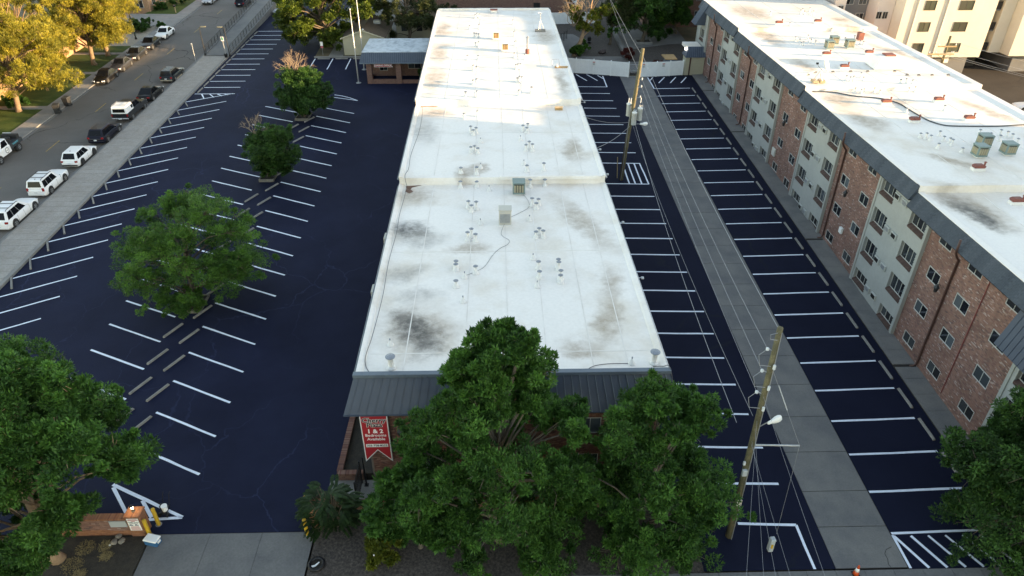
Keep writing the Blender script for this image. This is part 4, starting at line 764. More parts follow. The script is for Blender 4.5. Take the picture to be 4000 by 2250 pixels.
tri = [(30.4, 68.0), (31.4, 68.8), (33.2, 68.9), (35.0, 69.0), (36.7, 69.0), (39.4, 69.0), (40.0, 67.7), (41.1, 67.6), (42.4, 67.6), (44.0, 67.6)]
t = thing("roof_conduit", "thin conduit on dark wedge supports across the right roof", "conduit", (37, 68.5, 12.7)); MB().tube([(29.6, 67.2, 12.84)]+[(x, y, 12.84) for x, y in tri], .03, 6).build("pipe", grey_pt, t)
for x, y in tri: MB().extr([(x-.16, 12.705), (x+.16, 12.705), (x+.05, 12.85), (x-.05, 12.85)], 'y', y-.08, y+.08).build("support", cab, t)
# ---------------------------------------------------------------- wheel stops
def stop_mesh(L_=1.83):
    a = L_/2; return MB().add([(-a,-.08,0),(a,-.08,0),(a,.08,0),(-a,.08,0),(-a+.03,-.055,.09),(a-.03,-.055,.09),(a-.03,.055,.09),(-a+.03,.055,.09),(-a+.05,-.045,.125),(a-.05,-.045,.125),(a-.05,.045,.125),(-a+.05,.045,.125)],
        [(0,3,2,1),(0,1,5,4),(1,2,6,5),(2,3,7,6),(3,0,4,7),(4,5,9,8),(5,6,10,9),(6,7,11,10),(7,4,8,11),(8,9,10,11)]).mesh("wheel_stop", conc_w)
SM = stop_mesh()
def stop(x, y, rz, lab, grp):
    o = inst("wheel_stop", SM, (x, y, gz(y)+.002), None, rz); o.rotation_euler = (0, 0, rz); o.rotation_euler.rotate_axis('X', 0)
    o.rotation_euler = (Matrix.Rotation(math.atan(SL), 4, 'X') @ Matrix.Rotation(rz, 4, 'Z')).to_euler(); return tag(o, lab, "wheel stop", grp)
for i in range(-4, 15):
    y = 48.4+2.82*i; stop(-39.32, y-.05+.1, R_(-60), "worn concrete wheel stop along the pavement kerb, {} from the near end".format(nth(i+4)), "wheel stops along the pavement")
for i in range(0, 12): y = 92.8+2.42*i; stop(-39.2, y, R_(88), "straight-set wheel stop before the perpendicular stalls, {} from the near end".format(nth(i)), "wheel stops by the straight stalls")
for i in range(-3, 15):
    y = 42.1+2.93*i
    if not (43.9 < y < 46.5 or 65.4 < y < 67.6 or 81.7 < y < 84.6 or y > 86): stop(-24.03, y, R_(62.5), "slanted wheel stop on the left side of the island row, {} position".format(nth(i+3)), "left wheel stops of the island row")
for i in range(-4, 15):
    y = 41.4+2.93*i
    if not (y > 88): stop(-22.62, y, R_(61.8), "slanted wheel stop on the right side of the island row, {} position".format(nth(i+4)), "right wheel stops of the island row")
for i in range(25):
    y = 25.8+2.74*i+.02
    if y < 92.5: stop(26.62-.5*(y-26)/66, y, R_(91.5), "concrete wheel stop beside the right building's walk, {} from the near end".format(nth(i)), "wheel stops by the right walk")
for i, x in enumerate((-25.5, -22.87, -20.3)): stop(x, 105.8, 0, "wheel stop in front of the office yard, {} from the left".format(nth(i)), "wheel stops by the office")
# ---------------------------------------------------------------- tree planters in the lot
timber = M("weathered_timber", (.20, .185, .16), (.14, .13, .115), scale=4, rough=.9, fine=.7, fscale=12)
for x, y, w_, d_, lb in ((-23.6, 45.3, 1.5, 2.0, "under the large lone tree"), (-23.5, 67.0, 1.3, 1.7, "under the small bushy tree"), (-23.5, 83.3, 1.4, 2.2, "under the tree with dead top branches")):
    t = thing("tree_planter", "timber-edged tree planter " + lb, "planter", (x, y, gz(y))); z = gz(y)
    MB().box(x-w_/2, x+w_/2, y-d_/2, y+d_/2, z-.1, z+.12).build("soil", mulch, t)
    for a, b, c, e in ((x-w_/2-.1, x+w_/2+.1, y-d_/2-.12, y-d_/2), (x-w_/2-.1, x+w_/2+.1, y+d_/2, y+d_/2+.12), (x-w_/2-.1, x-w_/2, y-d_/2, y+d_/2), (x+w_/2, x+w_/2+.1, y-d_/2, y+d_/2)): MB().box(a, b, c, e, z-.1, z+.25).build("timber", timber, t, bevel=.015)
MB().obox((-24.35, 45.3, gz(45.3)+.12), (.14, 1.9, .16), R_(-7)).build("timber_beam", timber, None, label="loose grey timber beam leaning beside the large tree's planter", cat="timber")
# ---------------------------------------------------------------- flagpoles, posts, bollards
def flagpole(x, y, h, lab):
    t = thing("flagpole", lab, "flagpole", (x, y, gz(y))); z = gz(y); al = M("brushed_aluminium", (.62, .62, .60), rough=.4, metal=.3)
    MB().lathe((x, y, z), [(.35, 0), (.35, .05), (.14, .08), (.1, .2)], 14).build("base", galv, t); MB().tube([(x, y, z), (x, y, z+h*.5), (x, y, z+h)], [.085, .07, .035], 10).build("pole", al, t, smooth=True); MB().lathe((x, y, z+h), [(.03, 0), (.09, .06), (.09, .12), (.03, .18)], 10).build("finial", al, t, smooth=True)
flagpole(-18.73, 95.35, 9.4, "bare white flagpole in front of the office's left corner"); flagpole(-18.79, 100.91, 10.6, "bare white flagpole farther back beside the office")
def bollard(x, y, h, lab, tilt=0.0):
    t = thing("bollard", lab, "bollard", (x, y, gz(y))); z = gz(y)
    MB().lathe((x, y, z), [(.105, 0), (.105, h-.04), (.095, h-.01), (.07, h), (.01, h+.005)], 16).build("post", yellow_pt, t, smooth=False); MB().lathe((x, y, z), [(.17, -.02), (.17, .012), (.11, .014)], 14).build("footing", conc, t)
bollard(-18.80, 24.6, 1.28, "yellow bollard in front of the brick gate pillar"); bollard(-18.62, 25.3, 1.28, "yellow bollard behind the brick gate pillar, beside the striping machine")
bollard(-10.42, 24.52, 1.2, "faded yellow bollard at the right corner of the driveway"); bollard(-10.68, 26.0, 1.2, "faded yellow bollard behind the sumac shrub")
bollard(-9.55, 52.9, 1.2, "yellow bollard against the centre building, nearer one"); bollard(-9.35, 56.0, 1.2, "yellow bollard against the centre building, farther one")
t = thing("waste_enclosure", "grey metal bin enclosure against the centre building's left wall", "enclosure", (-8.6, 60, gz(60))); z = gz(60)
for a in ((-9.3, -7.9, 58.0, 58.08), (-9.3, -7.9, 61.9, 62.0), (-9.38, -9.28, 58.0, 62.0)): MB().box(*a, z-.1, z+1.9).build("panel", steel_b, t)
for a in ((-9.42, -7.9, 57.95, 58.1), (-9.42, -7.9, 61.88, 62.02), (-9.42, -9.26, 58.1, 61.88)): MB().box(*a, z+1.9, z+2.0).build("rail", steel_l, t)
# ---------------------------------------------------------------- gate pillars and low brick walls
def brick_pier(t, x0, x1, y0, y1, z0, z1, nm="pier", hol={}):
    MB().box(x0, x1, y0, y1, z0-.2, z1).build(nm, mortar, t)
    for face, o, w_ in (('-y', (x0, y0), x1-x0), ('+x', (x1, y0), y1-y0), ('-x', (x0, y1), y1-y0), ('+y', (x1, y1), x1-x0)): bricks(WF(*o, face), t, -.0, w_+.0, z0-.1, z1-.01, hol.get(face, []), brick_m, brick_g, indiv=lambda u, z: face in ('-y', '+x'), cap=150, d=.035, seed=int(z0*100))
def coping(t, x0, x1, y0, y1, z, along='x', mt_=None):
    mt_ = mt_ or brick_g
    n = int((x1-x0 if along == 'x' else y1-y0)/.075)
    for k in range(n):
        if along == 'x': a = x0+(x1-x0)*k/n; b = x0+(x1-x0)*(k+1)/n-.01; MB().box(a, b, y0-.05, y1+.05, z, z+.10).build("coping_brick", mt_, t)
        else: a = y0+(y1-y0)*k/n; b = y0+(y1-y0)*(k+1)/n-.01; MB().box(x0-.05, x1+.05, a, b, z, z+.10).build("coping_brick", mt_, t)
g0 = gz(24.6)
gp = thing("gate_pillar", "red brick gate pillar with a lit lantern and tenant sign, left of the driveway", "pillar", (-19.35, 24.9, g0))
brick_pier(gp, -19.72, -19.0, 24.62, 25.2, g0, g0+1.46); coping(gp, -19.78, -18.94, 24.6, 25.22, g0+1.46)
lt = thing("post_lantern", "small lit lantern on top of the brick gate pillar", "lantern", (-19.4, 24.95, g0+1.56)); z = g0+1.56
MB().tube([(-19.4, 24.95, z), (-19.4, 24.95, z+.2)], .03, 8).build("stem", lan_b, lt); MB().lathe((-19.4, 24.95, z), [(.09, 0), (.09, .03), (.03, .05)], 10).build("foot", lan_b, lt)
MB().lathe((-19.4, 24.95, z+.2), [(.05, 0), (.09, .16), (.08, .18)], 8).build("lamp_glass", M("lamp_lit", (.9, .85, .7), emit=(1, .87, .6), estr=9.0), lt); MB().lathe((-19.4, 24.95, z+.38), [(.12, 0), (.06, .08), (.01, .12)], 8).build("lid", lan_b, lt)
for a in range(4): MB().tube([(-19.4+.06*math.cos(a*1.57), 24.95+.06*math.sin(a*1.57), z+.2), (-19.4+.1*math.cos(a*1.57), 24.95+.1*math.sin(a*1.57), z+.39)], .01, 4).build("rib", lan_b, lt)
sg = thing("parking_sign", "white parking notice with red and dark lettering on the brick gate pillar", "sign", (-19.36, 24.55, g0+.5)); yy = 24.575
MB().box(-19.66, -19.06, yy-.012, yy, g0+.5, g0+1.42).build("panel", white_s, sg)
redt = M("red_ink", (.45, .05, .05), rough=.6); greyt = M("grey_ink", (.10, .12, .15), rough=.6)
lettering("lettering", "CHERRY PLAZA", .082, greyt, (-19.36, yy-.014, g0+1.14), sg, bold=.002, ext=.002); lettering("lettering", "APARTMENTS", .075, greyt, (-19.36, yy-.014, g0+1.06), sg, bold=.001, ext=.002)
for z_, w_ in ((1.36, .46), (1.29, .54), (1.22, .2), (.80, .44), (.72, .5), (.64, .5), (.56, .5)): MB().box(-19.36-w_/2, -19.36+w_/2, yy-.015, yy-.0125, g0+z_-.02, g0+z_+.016).build("text_line", redt, sg)
for x0 in (-19.52, -19.24):       # tow pictogram
    MB().extr([(x0-.1, g0+.89), (x0+.1, g0+.89), (x0+.1, g0+.95), (x0+.04, g0+.95), (x0+.02, g0+.99), (x0-.06, g0+.99), (x0-.1, g0+.94)], 'y', yy-.016, yy-.0125).build("pictogram", greyt, sg)
gw = thing("gate_wall", "low red brick wall with a grey plate, left of the gate pillar", "wall", (-21.5, 24.8, g0))
brick_pier(gw, -23.6, -19.76, 24.72, 24.98, g0-.02, g0+1.2, hol={'-y': [(2.85, 3.8, g0+.62, g0+1.15)]}); coping(gw, -23.6, -19.8, 24.70, 25.0, g0+1.2)
MB().box(-20.72, -19.84, 24.66, 24.70, g0+.66, g0+1.12).build("plate", grey_pt, gw)
gp2 = thing("gate_pillar", "red brick gate pillar half hidden by the sumac shrub, right of the driveway", "pillar", (-9.9, 25.2, gz(25.2)))
brick_pier(gp2, -10.25, -9.52, 24.95, 25.55, gz(25), gz(25)+1.4); coping(gp2, -10.3, -9.47, 24.93, 25.57, gz(25)+1.4)
fw2 = thing("garden_wall", "low brick garden wall under the front trees", "wall", (0, 26, gz(26)))
brick_pier(fw2, -9.4, 9.3, 25.98, 26.2, gz(26)-.02, gz(26)+.5); coping(fw2, -9.4, 9.3, 25.98, 26.2, gz(26)+.5)
bp = thing("brick_planter", "brick-edged planting bed beside the front left corner of the centre building", "planter", (-9, 30, gz(29)))
for a in ((-9.42, -9.18, 28.05, 36.0), (-9.17, -7.95, 28.05, 28.3)): MB().box(*a, gz(28)-.2, gz(28)+.5).build("edge", brick_far, bp)
coping(bp, -9.42, -9.18, 28.3, 36.0, gz(28)+.5, 'y', brick_fi); coping(bp, -9.42, -7.95, 28.05, 28.28, gz(28)+.5, 'x', brick_fi)
MB().box(-9.17, -7.42, 28.3, 36, gz(28)-.2, gz(28)+.32).build("soil", mulch, bp)
fg = thing("iron_fence", "black iron fence panel at the front left corner by the red banner", "fence", (-8.0, 27, gz(27)))
for y in (26.3, 27.85): MB().box(-8.03, -7.95, y-.04, y+.04, gz(27)-.1, gz(27)+1.85).build("post", black, fg)
for z_ in (.25, 1.0, 1.7): MB().box(-8.01, -7.97, 26.3, 27.85, gz(27)+z_, gz(27)+z_+.04).build("rail", black, fg)
for k in range(13): y = 26.38+.11*k; MB().box(-8.0, -7.98, y, y+.02, gz(27)+.1, gz(27)+1.8).build("picket", black, fg)
t = thing("iron_post", "slim black iron post with foot plate below the red banner", "post", (-7.72, 27.7, gz(27.7))); MB().box(-7.76, -7.68, 27.66, 27.74, gz(27.7), gz(27.7)+2.3).build("shaft", black, t); MB().box(-7.84, -7.6, 27.58, 27.82, gz(27.7), gz(27.7)+.05).build("plate", black, t)
# red banner on the front wall
bn = thing("apartment_banner", "tall red swallowtail banner with rental lettering on the front brick wall", "sign", (-6.8, 27.75, 3.0)); yb = 27.74
MB().extr([(-7.56, 3.02), (-6.80, 3.90), (-6.04, 3.02), (-6.04, 6.56), (-7.56, 6.56)], 'y', yb, yb+.06).build("backing", galv, bn)
MB().extr([(-7.53, 3.10), (-6.80, 3.96), (-6.07, 3.10), (-6.07, 6.53), (-7.53, 6.53)], 'y', yb-.008, yb-.001).build("border", white_s, bn)
MB().extr([(-7.49, 3.21), (-6.80, 4.01), (-6.11, 3.21), (-6.11, 6.49), (-7.49, 6.49)], 'y', yb-.016, yb-.009).build("field", red_s, bn)
for tx, z_, s_, sx in (("Cherry", 6.17, .44, 1.0), ("Plaza", 5.84, .42, 1.0)):
    lettering("lettering_outline", tx, s_, white_s, (-6.80, yb-.018, z_), bn, bold=.026, ext=.002, sx=sx); lettering("lettering", tx, s_, ink, (-6.80, yb-.023, z_), bn, bold=.010, ext=.002, sx=sx)
lettering("lettering", "1 & 2", .40, white_s, (-6.80, yb-.018, 5.37), bn, bold=.012); lettering("lettering", "Bedrooms", .275, white_s, (-6.80, yb-.018, 5.07), bn, bold=.003); lettering("lettering", "Available", .275, white_s, (-6.80, yb-.018, 4.79), bn, bold=.003)
MB().box(-7.40, -6.20, yb-.021, yb-.0165, 4.19, 4.42).build("phone_plate", white_s, bn, bevel=.002); lettering("lettering", "303-758-8222", .20, ink, (-6.80, yb-.024, 4.30), bn, bold=.005, ext=.002)
lw = thing("wall_lamp", "lit carriage lantern on the brick wall right of the red banner", "lantern", (-5.5, 27.8, 5.1)); lantern(-5.5, 27.72, 5.08, lw, True, .8, 0, -1)
# ---------------------------------------------------------------- things on the driveway and beds
t = thing("cool_box", "blue cool box with white lid on the driveway beside the bollard", "cool box", (-18.45, 24.15, gz(24.1))); z = gz(24.15)
blu = M("cooler_blue", (.02, .12, .26), rough=.5)
for nm, mt_, c, s_, tp in (("tub", blu, (-18.45, 24.15, z+.17), (.72, .42, .34), 1.04), ("lid", white_s, (-18.45, 24.15, z+.385), (.78, .48, .09), .95)): MB().obox(c, s_, R_(-14), taper=tp).build(nm, mt_, t, bevel=.02, seg=2)
MB().obox((-18.06, 24.05, z+.25), (.04, .2, .12), R_(-14)).build("handle", white_s, t)
t = thing("striping_machine", "black wheeled line-striping machine with white paint bucket inside the triangle marking", "machine", (-18.5, 25.95, gz(26))); z = gz(26)
for x in (-18.72, -18.3): q = MB().tube([(x-.04, 25.8, z+.14), (x+.04, 25.8, z+.14)], .14, 14); q.build("wheel", black, t)
MB().box(-18.68, -18.36, 25.78, 26.35, z+.14, z+.3).build("chassis", black, t, bevel=.02); MB().lathe((-18.46, 26.0, z+.3), [(.14, 0), (.16, .3), (.17, .31), (.17, .34), (.12, .345), (.05, .35)], 14).build("bucket", white_s, t); MB().obox((-18.66, 26.15, z+.42), (.2, .24, .25)).build("engine", black, t, bevel=.02)
for x in (-18.7, -18.36): MB().tube([(x, 26.3, z+.3), (x, 26.6, z+.85), (x, 26.75, z+.92)], .018, 6).build("handlebar", black, t)
rk = M("field_stone", (.27, .23, .18), (.18, .16, .14), scale=5, rough=.95, bump=.5)
def stone(x, y, r, lab, mt_=None, sx=1.0):
    bm = bmesh.new(); bmesh.ops.create_icosphere(bm, subdivisions=2, radius=r); rn = random.Random(int(x*77+y*13))
    ph = [rn.uniform(0, 6) for _ in range(6)]
    for v in bm.verts: n = v.co.normalized(); v.co *= 1+.16*math.sin(n.x*4+ph[0])*math.cos(n.y*3+ph[1])+.1*math.sin(n.z*6+ph[2]+n.x*3); v.co.z *= .62; v.co.x *= sx
    me = bpy.data.meshes.new("boulder"); bm.to_mesh(me); bm.free(); me.materials.append(mt_ or rk); inst("boulder", me, (x, y, gz(y)+r*.35), None, rn.uniform(0, 3), label=lab, cat="boulder")
stone(-20.54, 24.22, .17, "grey stone in the mulch below the gate wall, left one", sx=1.2); stone(-20.16, 24.28, .16, "flat grey stone in the mulch below the gate wall, right one", sx=1.3); stone(-20.45, 24.55, .17, "tan stone against the gate wall"); stone(-20.7, 24.05, .06, "small pale pebble left of the gate-wall stones", white_m)
stone(16.0, 108.0, .55, "dark boulder in the courtyard gravel", M("dark_stone", (.08, .055, .05), (.05, .04, .04), scale=4, rough=.95), 1.5)
t = thing("planter_ring", "black tyre-like ring with a white scrap lying in the front gravel", "planter ring", (-9.55, 22.65, gz(22.6))); rv = [(.36+.09*math.cos(a*math.pi/4), .10+.09*math.sin(a*math.pi/4)) for a in range(8)]
q = MB(); n_ = 24
for i in range(n_):
    for r_, h_ in rv: q.v.append((-9.55+r_*math.cos(2*math.pi*i/n_), 22.65+r_*math.sin(2*math.pi*i/n_), gz(22.65)+h_))
q.f = [(i*8+j, i*8+(j+1) % 8, ((i+1) % n_)*8+(j+1) % 8, ((i+1) % n_)*8+j) for i in range(n_) for j in range(8)]; q.build("tyre", black, t, smooth=True); MB().lathe((-9.55, 22.65, gz(22.65)+.03), [(.34, 0), (.3, .03), (.01, .04)], 16).build("liner", mulch, t); MB().prism([(-9.8, 22.55), (-9.62, 22.6), (-9.45, 22.78), (-9.4, 22.75), (-9.55, 22.52), (-9.7, 22.45)], gz(22.6)+.10, gz(22.6)+.12).build("scrap", white_s, t)
t = thing("marker_stake", "white fibreglass marker stake in the front gravel", "stake", (-6.5, 22.54, gz(22.5))); MB().box(-6.54, -6.47, 22.52, 22.55, gz(22.5), gz(22.5)+.95).build("blade", white_s, t, bevel=.005); MB().box(-6.545, -6.465, 22.515, 22.555, gz(22.5)+.75, gz(22.5)+.85).build("band", redt, t)
t = thing("yard_sign", "small pale sign board under the front tree's left branches", "sign", (-6.9, 23.9, gz(24))); MB().obox((-6.9, 23.9, gz(24)+1.05), (.3, .02, .4), .3).build("board", white_s, t); MB().tube([(-6.9, 23.92, gz(24)), (-6.9, 23.92, gz(24)+1.0)], .02, 6).build("stake", galv, t)
t = thing("traffic_cone", "orange traffic cone with white collar at the alley mouth", "cone", (17.97, 21.55, gz(21.5))); z = gz(21.55)+.03; org = M("cone_orange", (.62, .075, .015), rough=.5)
MB().box(17.79, 18.15, 21.37, 21.73, z, z+.04).build("foot", black, t, bevel=.02); MB().lathe((17.97, 21.55, z+.04), [(.15, 0), (.11, .25)], 16).build("body", org, t, smooth=True); MB().lathe((17.97, 21.55, z+.29), [(.111, 0), (.075, .22)], 16).build("collar", white_s, t, smooth=True); MB().lathe((17.97, 21.55, z+.51), [(.0745, 0), (.04, .2), (.02, .21)], 16).build("tip", org, t, smooth=True)
t = thing("traffic_cone", "dark red cone tip at the bottom edge right of the alley", "cone", (22.6, 20.9, gz(20.9))); MB().lathe((22.6, 20.9, gz(21)+.03), [(.2, 0), (.2, .04), (.14, .05), (.03, .5)], 14).build("body", M("dull_red_rubber", (.13, .035, .03), rough=.7), t); MB().box(22.4, 22.8, 20.7, 21.1, gz(21)+.01, gz(21)+.04).build("foot", black, t)
t = thing("utility_pedestal", "pale grey utility pedestal standing on the near asphalt", "pedestal", (14.05, 23.0, gz(23))); z = gz(23)
MB().obox((14.05, 23.05, z+.42), (.26, .26, .84), .1, taper=.96).build("cabinet", grey_pt, t, bevel=.02); MB().obox((14.05, 23.05, z+.9), (.3, .3, .12), .1, taper=.8).build("cap", grey_pt, t, bevel=.02); MB().box(13.99, 14.1, 22.9, 22.92, z+.3, z+.6).build("sticker", yellow_pt, t)
straw = M("dry_straw", (.30, .225, .10), (.22, .16, .075), scale=8, rough=.95)
rn = random.Random(9); q = MB()
for i in range(1800):
    c = rn.choice(((-22.1, 22.9, .55), (-21.9, 23.9, .5), (-20.9, 24.0, .35), (-21.5, 22.4, .3), (-20.6, 23.4, .3))); a = rn.uniform(0, 6.3); r_ = c[2]*math.sqrt(rn.random()); x, y = c[0]+r_*math.cos(a), c[1]+r_*math.sin(a)*.9; L_ = rn.uniform(.06, .14); b = rn.uniform(0, 6.3); h = gz(y)+rn.uniform(.005, .05)
    q.add([(x, y, h), (x+L_*math.cos(b), y+L_*math.sin(b), h+rn.uniform(0, .03)), (x+L_*math.cos(b)-.02*math.sin(b), y+L_*math.sin(b)+.02*math.cos(b), h+.01)], [(0, 1, 2)])
o = bpy.data.objects.new("straw_litter", q.mesh("straw_litter", straw)); COL.objects.link(o); tag(o, "dry straw litter scattered on the mulch bed", "straw", None, "stuff")
# ---------------------------------------------------------------- utility poles and wires
wire_m = M("aluminium_wire", (.30, .31, .33), rough=.5, metal=.3); porc = M("porcelain", (.55, .58, .60), rough=.3)
p1 = thing("utility_pole", "tall wooden utility pole with street lamp at the near end of the middle lot", "utility pole", (12.15, 23.95, gz(24))); zb = gz(24)
MB().tube([(12.15, 23.95, zb-.3), (12.13, 23.95, 5), (12.08, 23.95, 10), (12.02, 23.95, 14.8)], [.19, .175, .15, .125], 14).build("shaft", wood_pole, p1, smooth=True)
MB().lathe((12.02, 23.95, 14.8), [(.125, 0), (.06, .03)], 12).build("shaft_top", wood_pole, p1)
for i, z_ in enumerate((13.62, 12.4, 11.14)):
    MB().tube([(12.05, 23.95, z_-.1), (11.72, 24.0, z_)], .025, 6).build("pin", galv, p1); MB().lathe((11.72, 24.0, z_-.06), [(.07, 0), (.08, .04), (.05, .07), (.08, .1), (.04, .14)], 10).build("insulator", porc, p1)
    MB().tube([(11.72, 24.0, z_), (11.35, 23.9, z_-.25), (11.45, 23.8, z_-.75), (11.95, 23.78, z_-.8)], .014, 5).build("jumper", wire_m, p1)
    MB().lathe((12.1, 23.74, z_-.95), [(.05, 0), (.07, .05), (.05, .09), (.07, .13), (.05, .17), (.07, .21), (.05, .25)], 8).build("arrester", porc, p1)
MB().tube([(12.1, 23.85, 14.6), (12.12, 23.76, 12), (12.15, 23.75, 9), (12.2, 23.72, 4), (12.22, 23.72, zb)], .02, 5).build("ground_wire", wire_m, p1)
MB().tube([(12.05, 23.9, 14.6), (11.6, 23.8, 14.55), (11.65, 23.8, 14.3), (11.95, 23.8, 14.25)], .014, 5).build("jumper", wire_m, p1)
MB().tube([(12.12, 23.85, 9.05), (12.4, 23.8, 9.35), (12.55, 23.75, 9.5)], .03, 6).build("lamp_arm", galv, p1)
q = MB().lathe((0, 0, 0), [(.05, -.35), (.09, -.3), (.12, -.1), (.19, .1), (.2, .25), (.15, .38), (.05, .42)], 12); mm = Matrix.Translation((12.72, 23.7, 9.62)) @ Matrix.Rotation(R_(80), 4, 'Y') @ Matrix.Rotation(R_(-20), 4, 'X'); q.v = [tuple(mm @ Vector((a, b*.7, c))) for a, b, c in q.v]; q.build("lamp_head", white_m, p1, smooth=True)
MB().tube([(12.12, 23.9, 7.85), (14.42, 23.9, 7.75)], .045, 8).build("guy_strut", galv, p1); MB().tube([(14.42, 23.9, 7.75), (14.73, 24.0, gz(24))], .01, 5).build("guy_wire", wire_m, p1); MB().tube([(12.1, 23.9, 12.6), (14.42, 23.9, 7.75)], .012, 5).build("guy_wire", wire_m, p1)
MB().tube([(12.6, 23.88, 11.6), (13.3, 23.88, 10.1)], .02, 6).build("guy_guard", porc, p1)
MB().obox((12.0, 23.74, 6.1), (.24, .16, .4)).build("junction_box", grey_pt, p1, bevel=.02); MB().obox((12.12, 23.72, 3.9), (.26, .02, .42)).build("notice", M("cream_card", (.62, .57, .48), rough=.8), p1); MB().obox((11.9, 23.8, 6.7), (.1, .1, .2)).build("splice", porc, p1)
p2 = thing("utility_pole", "tall wooden utility pole with three white transformer cans in the middle lot", "utility pole", (12.6, 65.85, gz(66))); zb = gz(66)
MB().tube([(12.6, 65.85, zb-.3), (12.85, 65.85, 7), (13.2, 65.85, 11.5), (13.5, 65.85, 15.85)], [.21, .2, .185, .17], 14).build("shaft", wood_pole, p2, smooth=True)
can = MB().lathe((0, 0, 0), [(.2, 0), (.25, .03), (.25, 1.15), (.27, 1.16), (.27, 1.22), (.2, 1.28), (.05, 1.33)], 16).mesh("transformer_can", M("transformer_white", (.62, .66, .66), (.54, .58, .59), scale=3, rough=.45), True)
for x, y, z_ in ((13.22, 65.4, 8.75), (13.82, 65.8, 9.05), (12.8, 66.2, 9.35)):
    o = inst("transformer_can", can, (x, y, z_), p2)
    for a in (0, 2, 4): MB().lathe((x+.12*math.cos(a), y+.12*math.sin(a), z_+1.26), [(.03, 0), (.05, .05), (.03, .08), (.05, .12), (.02, .24)], 8).build("bushing", porc, o)
MB().tube([(12.95, 65.8, 8.5), (13.5, 65.6, 8.75), (13.95, 65.5, 8.78)], .03, 6).build("lamp_arm", galv, p2)
q = MB().lathe((0, 0, 0), [(.05, -.35), (.09, -.3), (.12, -.1), (.19, .1), (.2, .25), (.15, .38), (.05, .42)], 12); mm = Matrix.Translation((14.2, 65.45, 8.8)) @ Matrix.Rotation(R_(88), 4, 'Y'); q.v = [tuple(mm @ Vector((a, b*.7, c))) for a, b, c in q.v]; q.build("lamp_head", white_m, p2, smooth=True)
for i, z_ in enumerate((13.0, 12.3, 11.3)): MB().tube([(13.25+.04*i*0, 65.75, z_-.05), (13.65, 65.7, z_+.05)], .03, 6).build("pin", galv, p2); MB().lathe((13.68, 65.7, z_), [(.06, 0), (.08, .06), (.05, .1), (.08, .14), (.03, .2)], 8).build("insulator", porc, p2)
for i, x in enumerate((12.55, 12.75, 13.7)): MB().tube([(x, 65.4, 10.9), (x+.05, 65.5, 11.35)], .04, 6).build("fuse_cutout", porc, p2)
MB().tube([(12.9, 65.7, 10.5), (12.75, 65.5, 8.5), (12.6, 65.6, 4), (12.5, 65.65, zb)], .025, 5).build("ground_wire", wire_m, p2)
MB().tube([(12.05, 65.9, 5.2), (12.2, 65.95, 2.9)], .04, 6).build("riser", M("tan_pipe", (.35, .27, .14), rough=.7), p2)
def wire(name, lab, a, b, sag, r=.012, n=16):
    P = [Vector(a).lerp(Vector(b), i/n) - Vector((0, 0, sag*4*(i/n)*(1-i/n))) for i in range(n+1)]
    o = MB().tube(P, r, 4).build(name, wire_m); tag(o, lab, "wire", "overhead wires")
for i, (z1, z2_) in enumerate(((13.62, 13.1), (12.4, 12.4), (11.14, 11.4))): wire("overhead_wire", "thin overhead wire between the two poles, {} from the top".format(nth(i)), (11.72, 24.0, z1), (13.68, 65.7, z2_), .5, .009)
wire("overhead_wire", "top overhead wire from the near pole's tip to the far pole", (12.05, 24, 14.6), (13.5, 65.7, 15.3), .5, .012)
wire("service_wire", "thick twisted service wire from near pole along the middle lot", (11.1, 23.95, 9.3), (12.9, 65.7, 10.3), .9, .015); wire("service_wire", "thinner service wire sagging beside the twisted one", (11.8, 23.95, 9.7), (12.9, 65.7, 9.4), .8, .009)
wire("service_wire", "wire running from far pole across to the centre roof edge", (12.95, 65.7, 8.5), (8.5, 58.2, 9.2), .3, .02); wire("service_wire", "second wire from the far pole to the centre roof", (12.9, 65.7, 8.9), (8.4, 66.0, 9.4), .3, .015)
for i, (x, y, z_) in enumerate(((8.2, 17.5, 8.3), (9.6, 17, 8.2), (10.9, 16.5, 8.0), (11.4, 16.5, 8.0), (12.2, 16, 9.3))): wire("overhead_wire", "wire leading from the near pole down past the camera, {} from the left".format(nth(i)), (12.0, 23.85, (9.5, 9.0, 8.2, 8.0, 11.0)[i]), (x-1.0*(i < 3), y-8, z_-1.5), .2, .006)
wire("overhead_wire", "wire rising from the far pole over the back fence", (13.5, 65.9, 15.2), (15.5, 135, 17), .8, .012); wire("overhead_wire", "second wire from the far pole over the back fence", (13.68, 65.9, 13.1), (17.5, 135, 15), .8, .012)
p3 = thing("utility_pole", "wooden utility pole with two crossarms behind the right roof", "utility pole", (48.3, 76, gz(76))); zb = gz(76)
MB().tube([(48.3, 76, zb), (48.3, 76, 14.4)], [.17, .12], 10).build("shaft", wood_pole, p3, smooth=True)
bp_ = M("tan_timber", (.36, .26, .15), (.28, .2, .12), scale=5, rough=.9)  # warm tan timber colour for crossarms, braces and the mailbox post
for x0, x1, z_ in ((47.2, 49.2, 13.35), (46.4, 49.2, 12.55)): MB().obox(((x0+x1)/2, 75.85, z_), (x1-x0, .1, .13), 0).build("crossarm", bp_, p3)
for x, z_ in ((47.3, 13.45), (49.1, 13.45), (46.5, 12.65), (47.2, 12.65), (48.9, 12.65), (49.1, 12.65)): MB().lathe((x, 75.85, z_), [(.03, 0), (.06, .08), (.04, .12), (.06, .16), (.02, .22)], 8).build("insulator", porc, p3)
MB().tube([(48.3, 75.9, 12.0), (47.4, 75.9, 12.5)], .025, 5).build("brace", bp_, p3); MB().tube([(48.3, 75.9, 12.0), (49.0, 75.9, 12.5)], .025, 5).build("brace", bp_, p3)
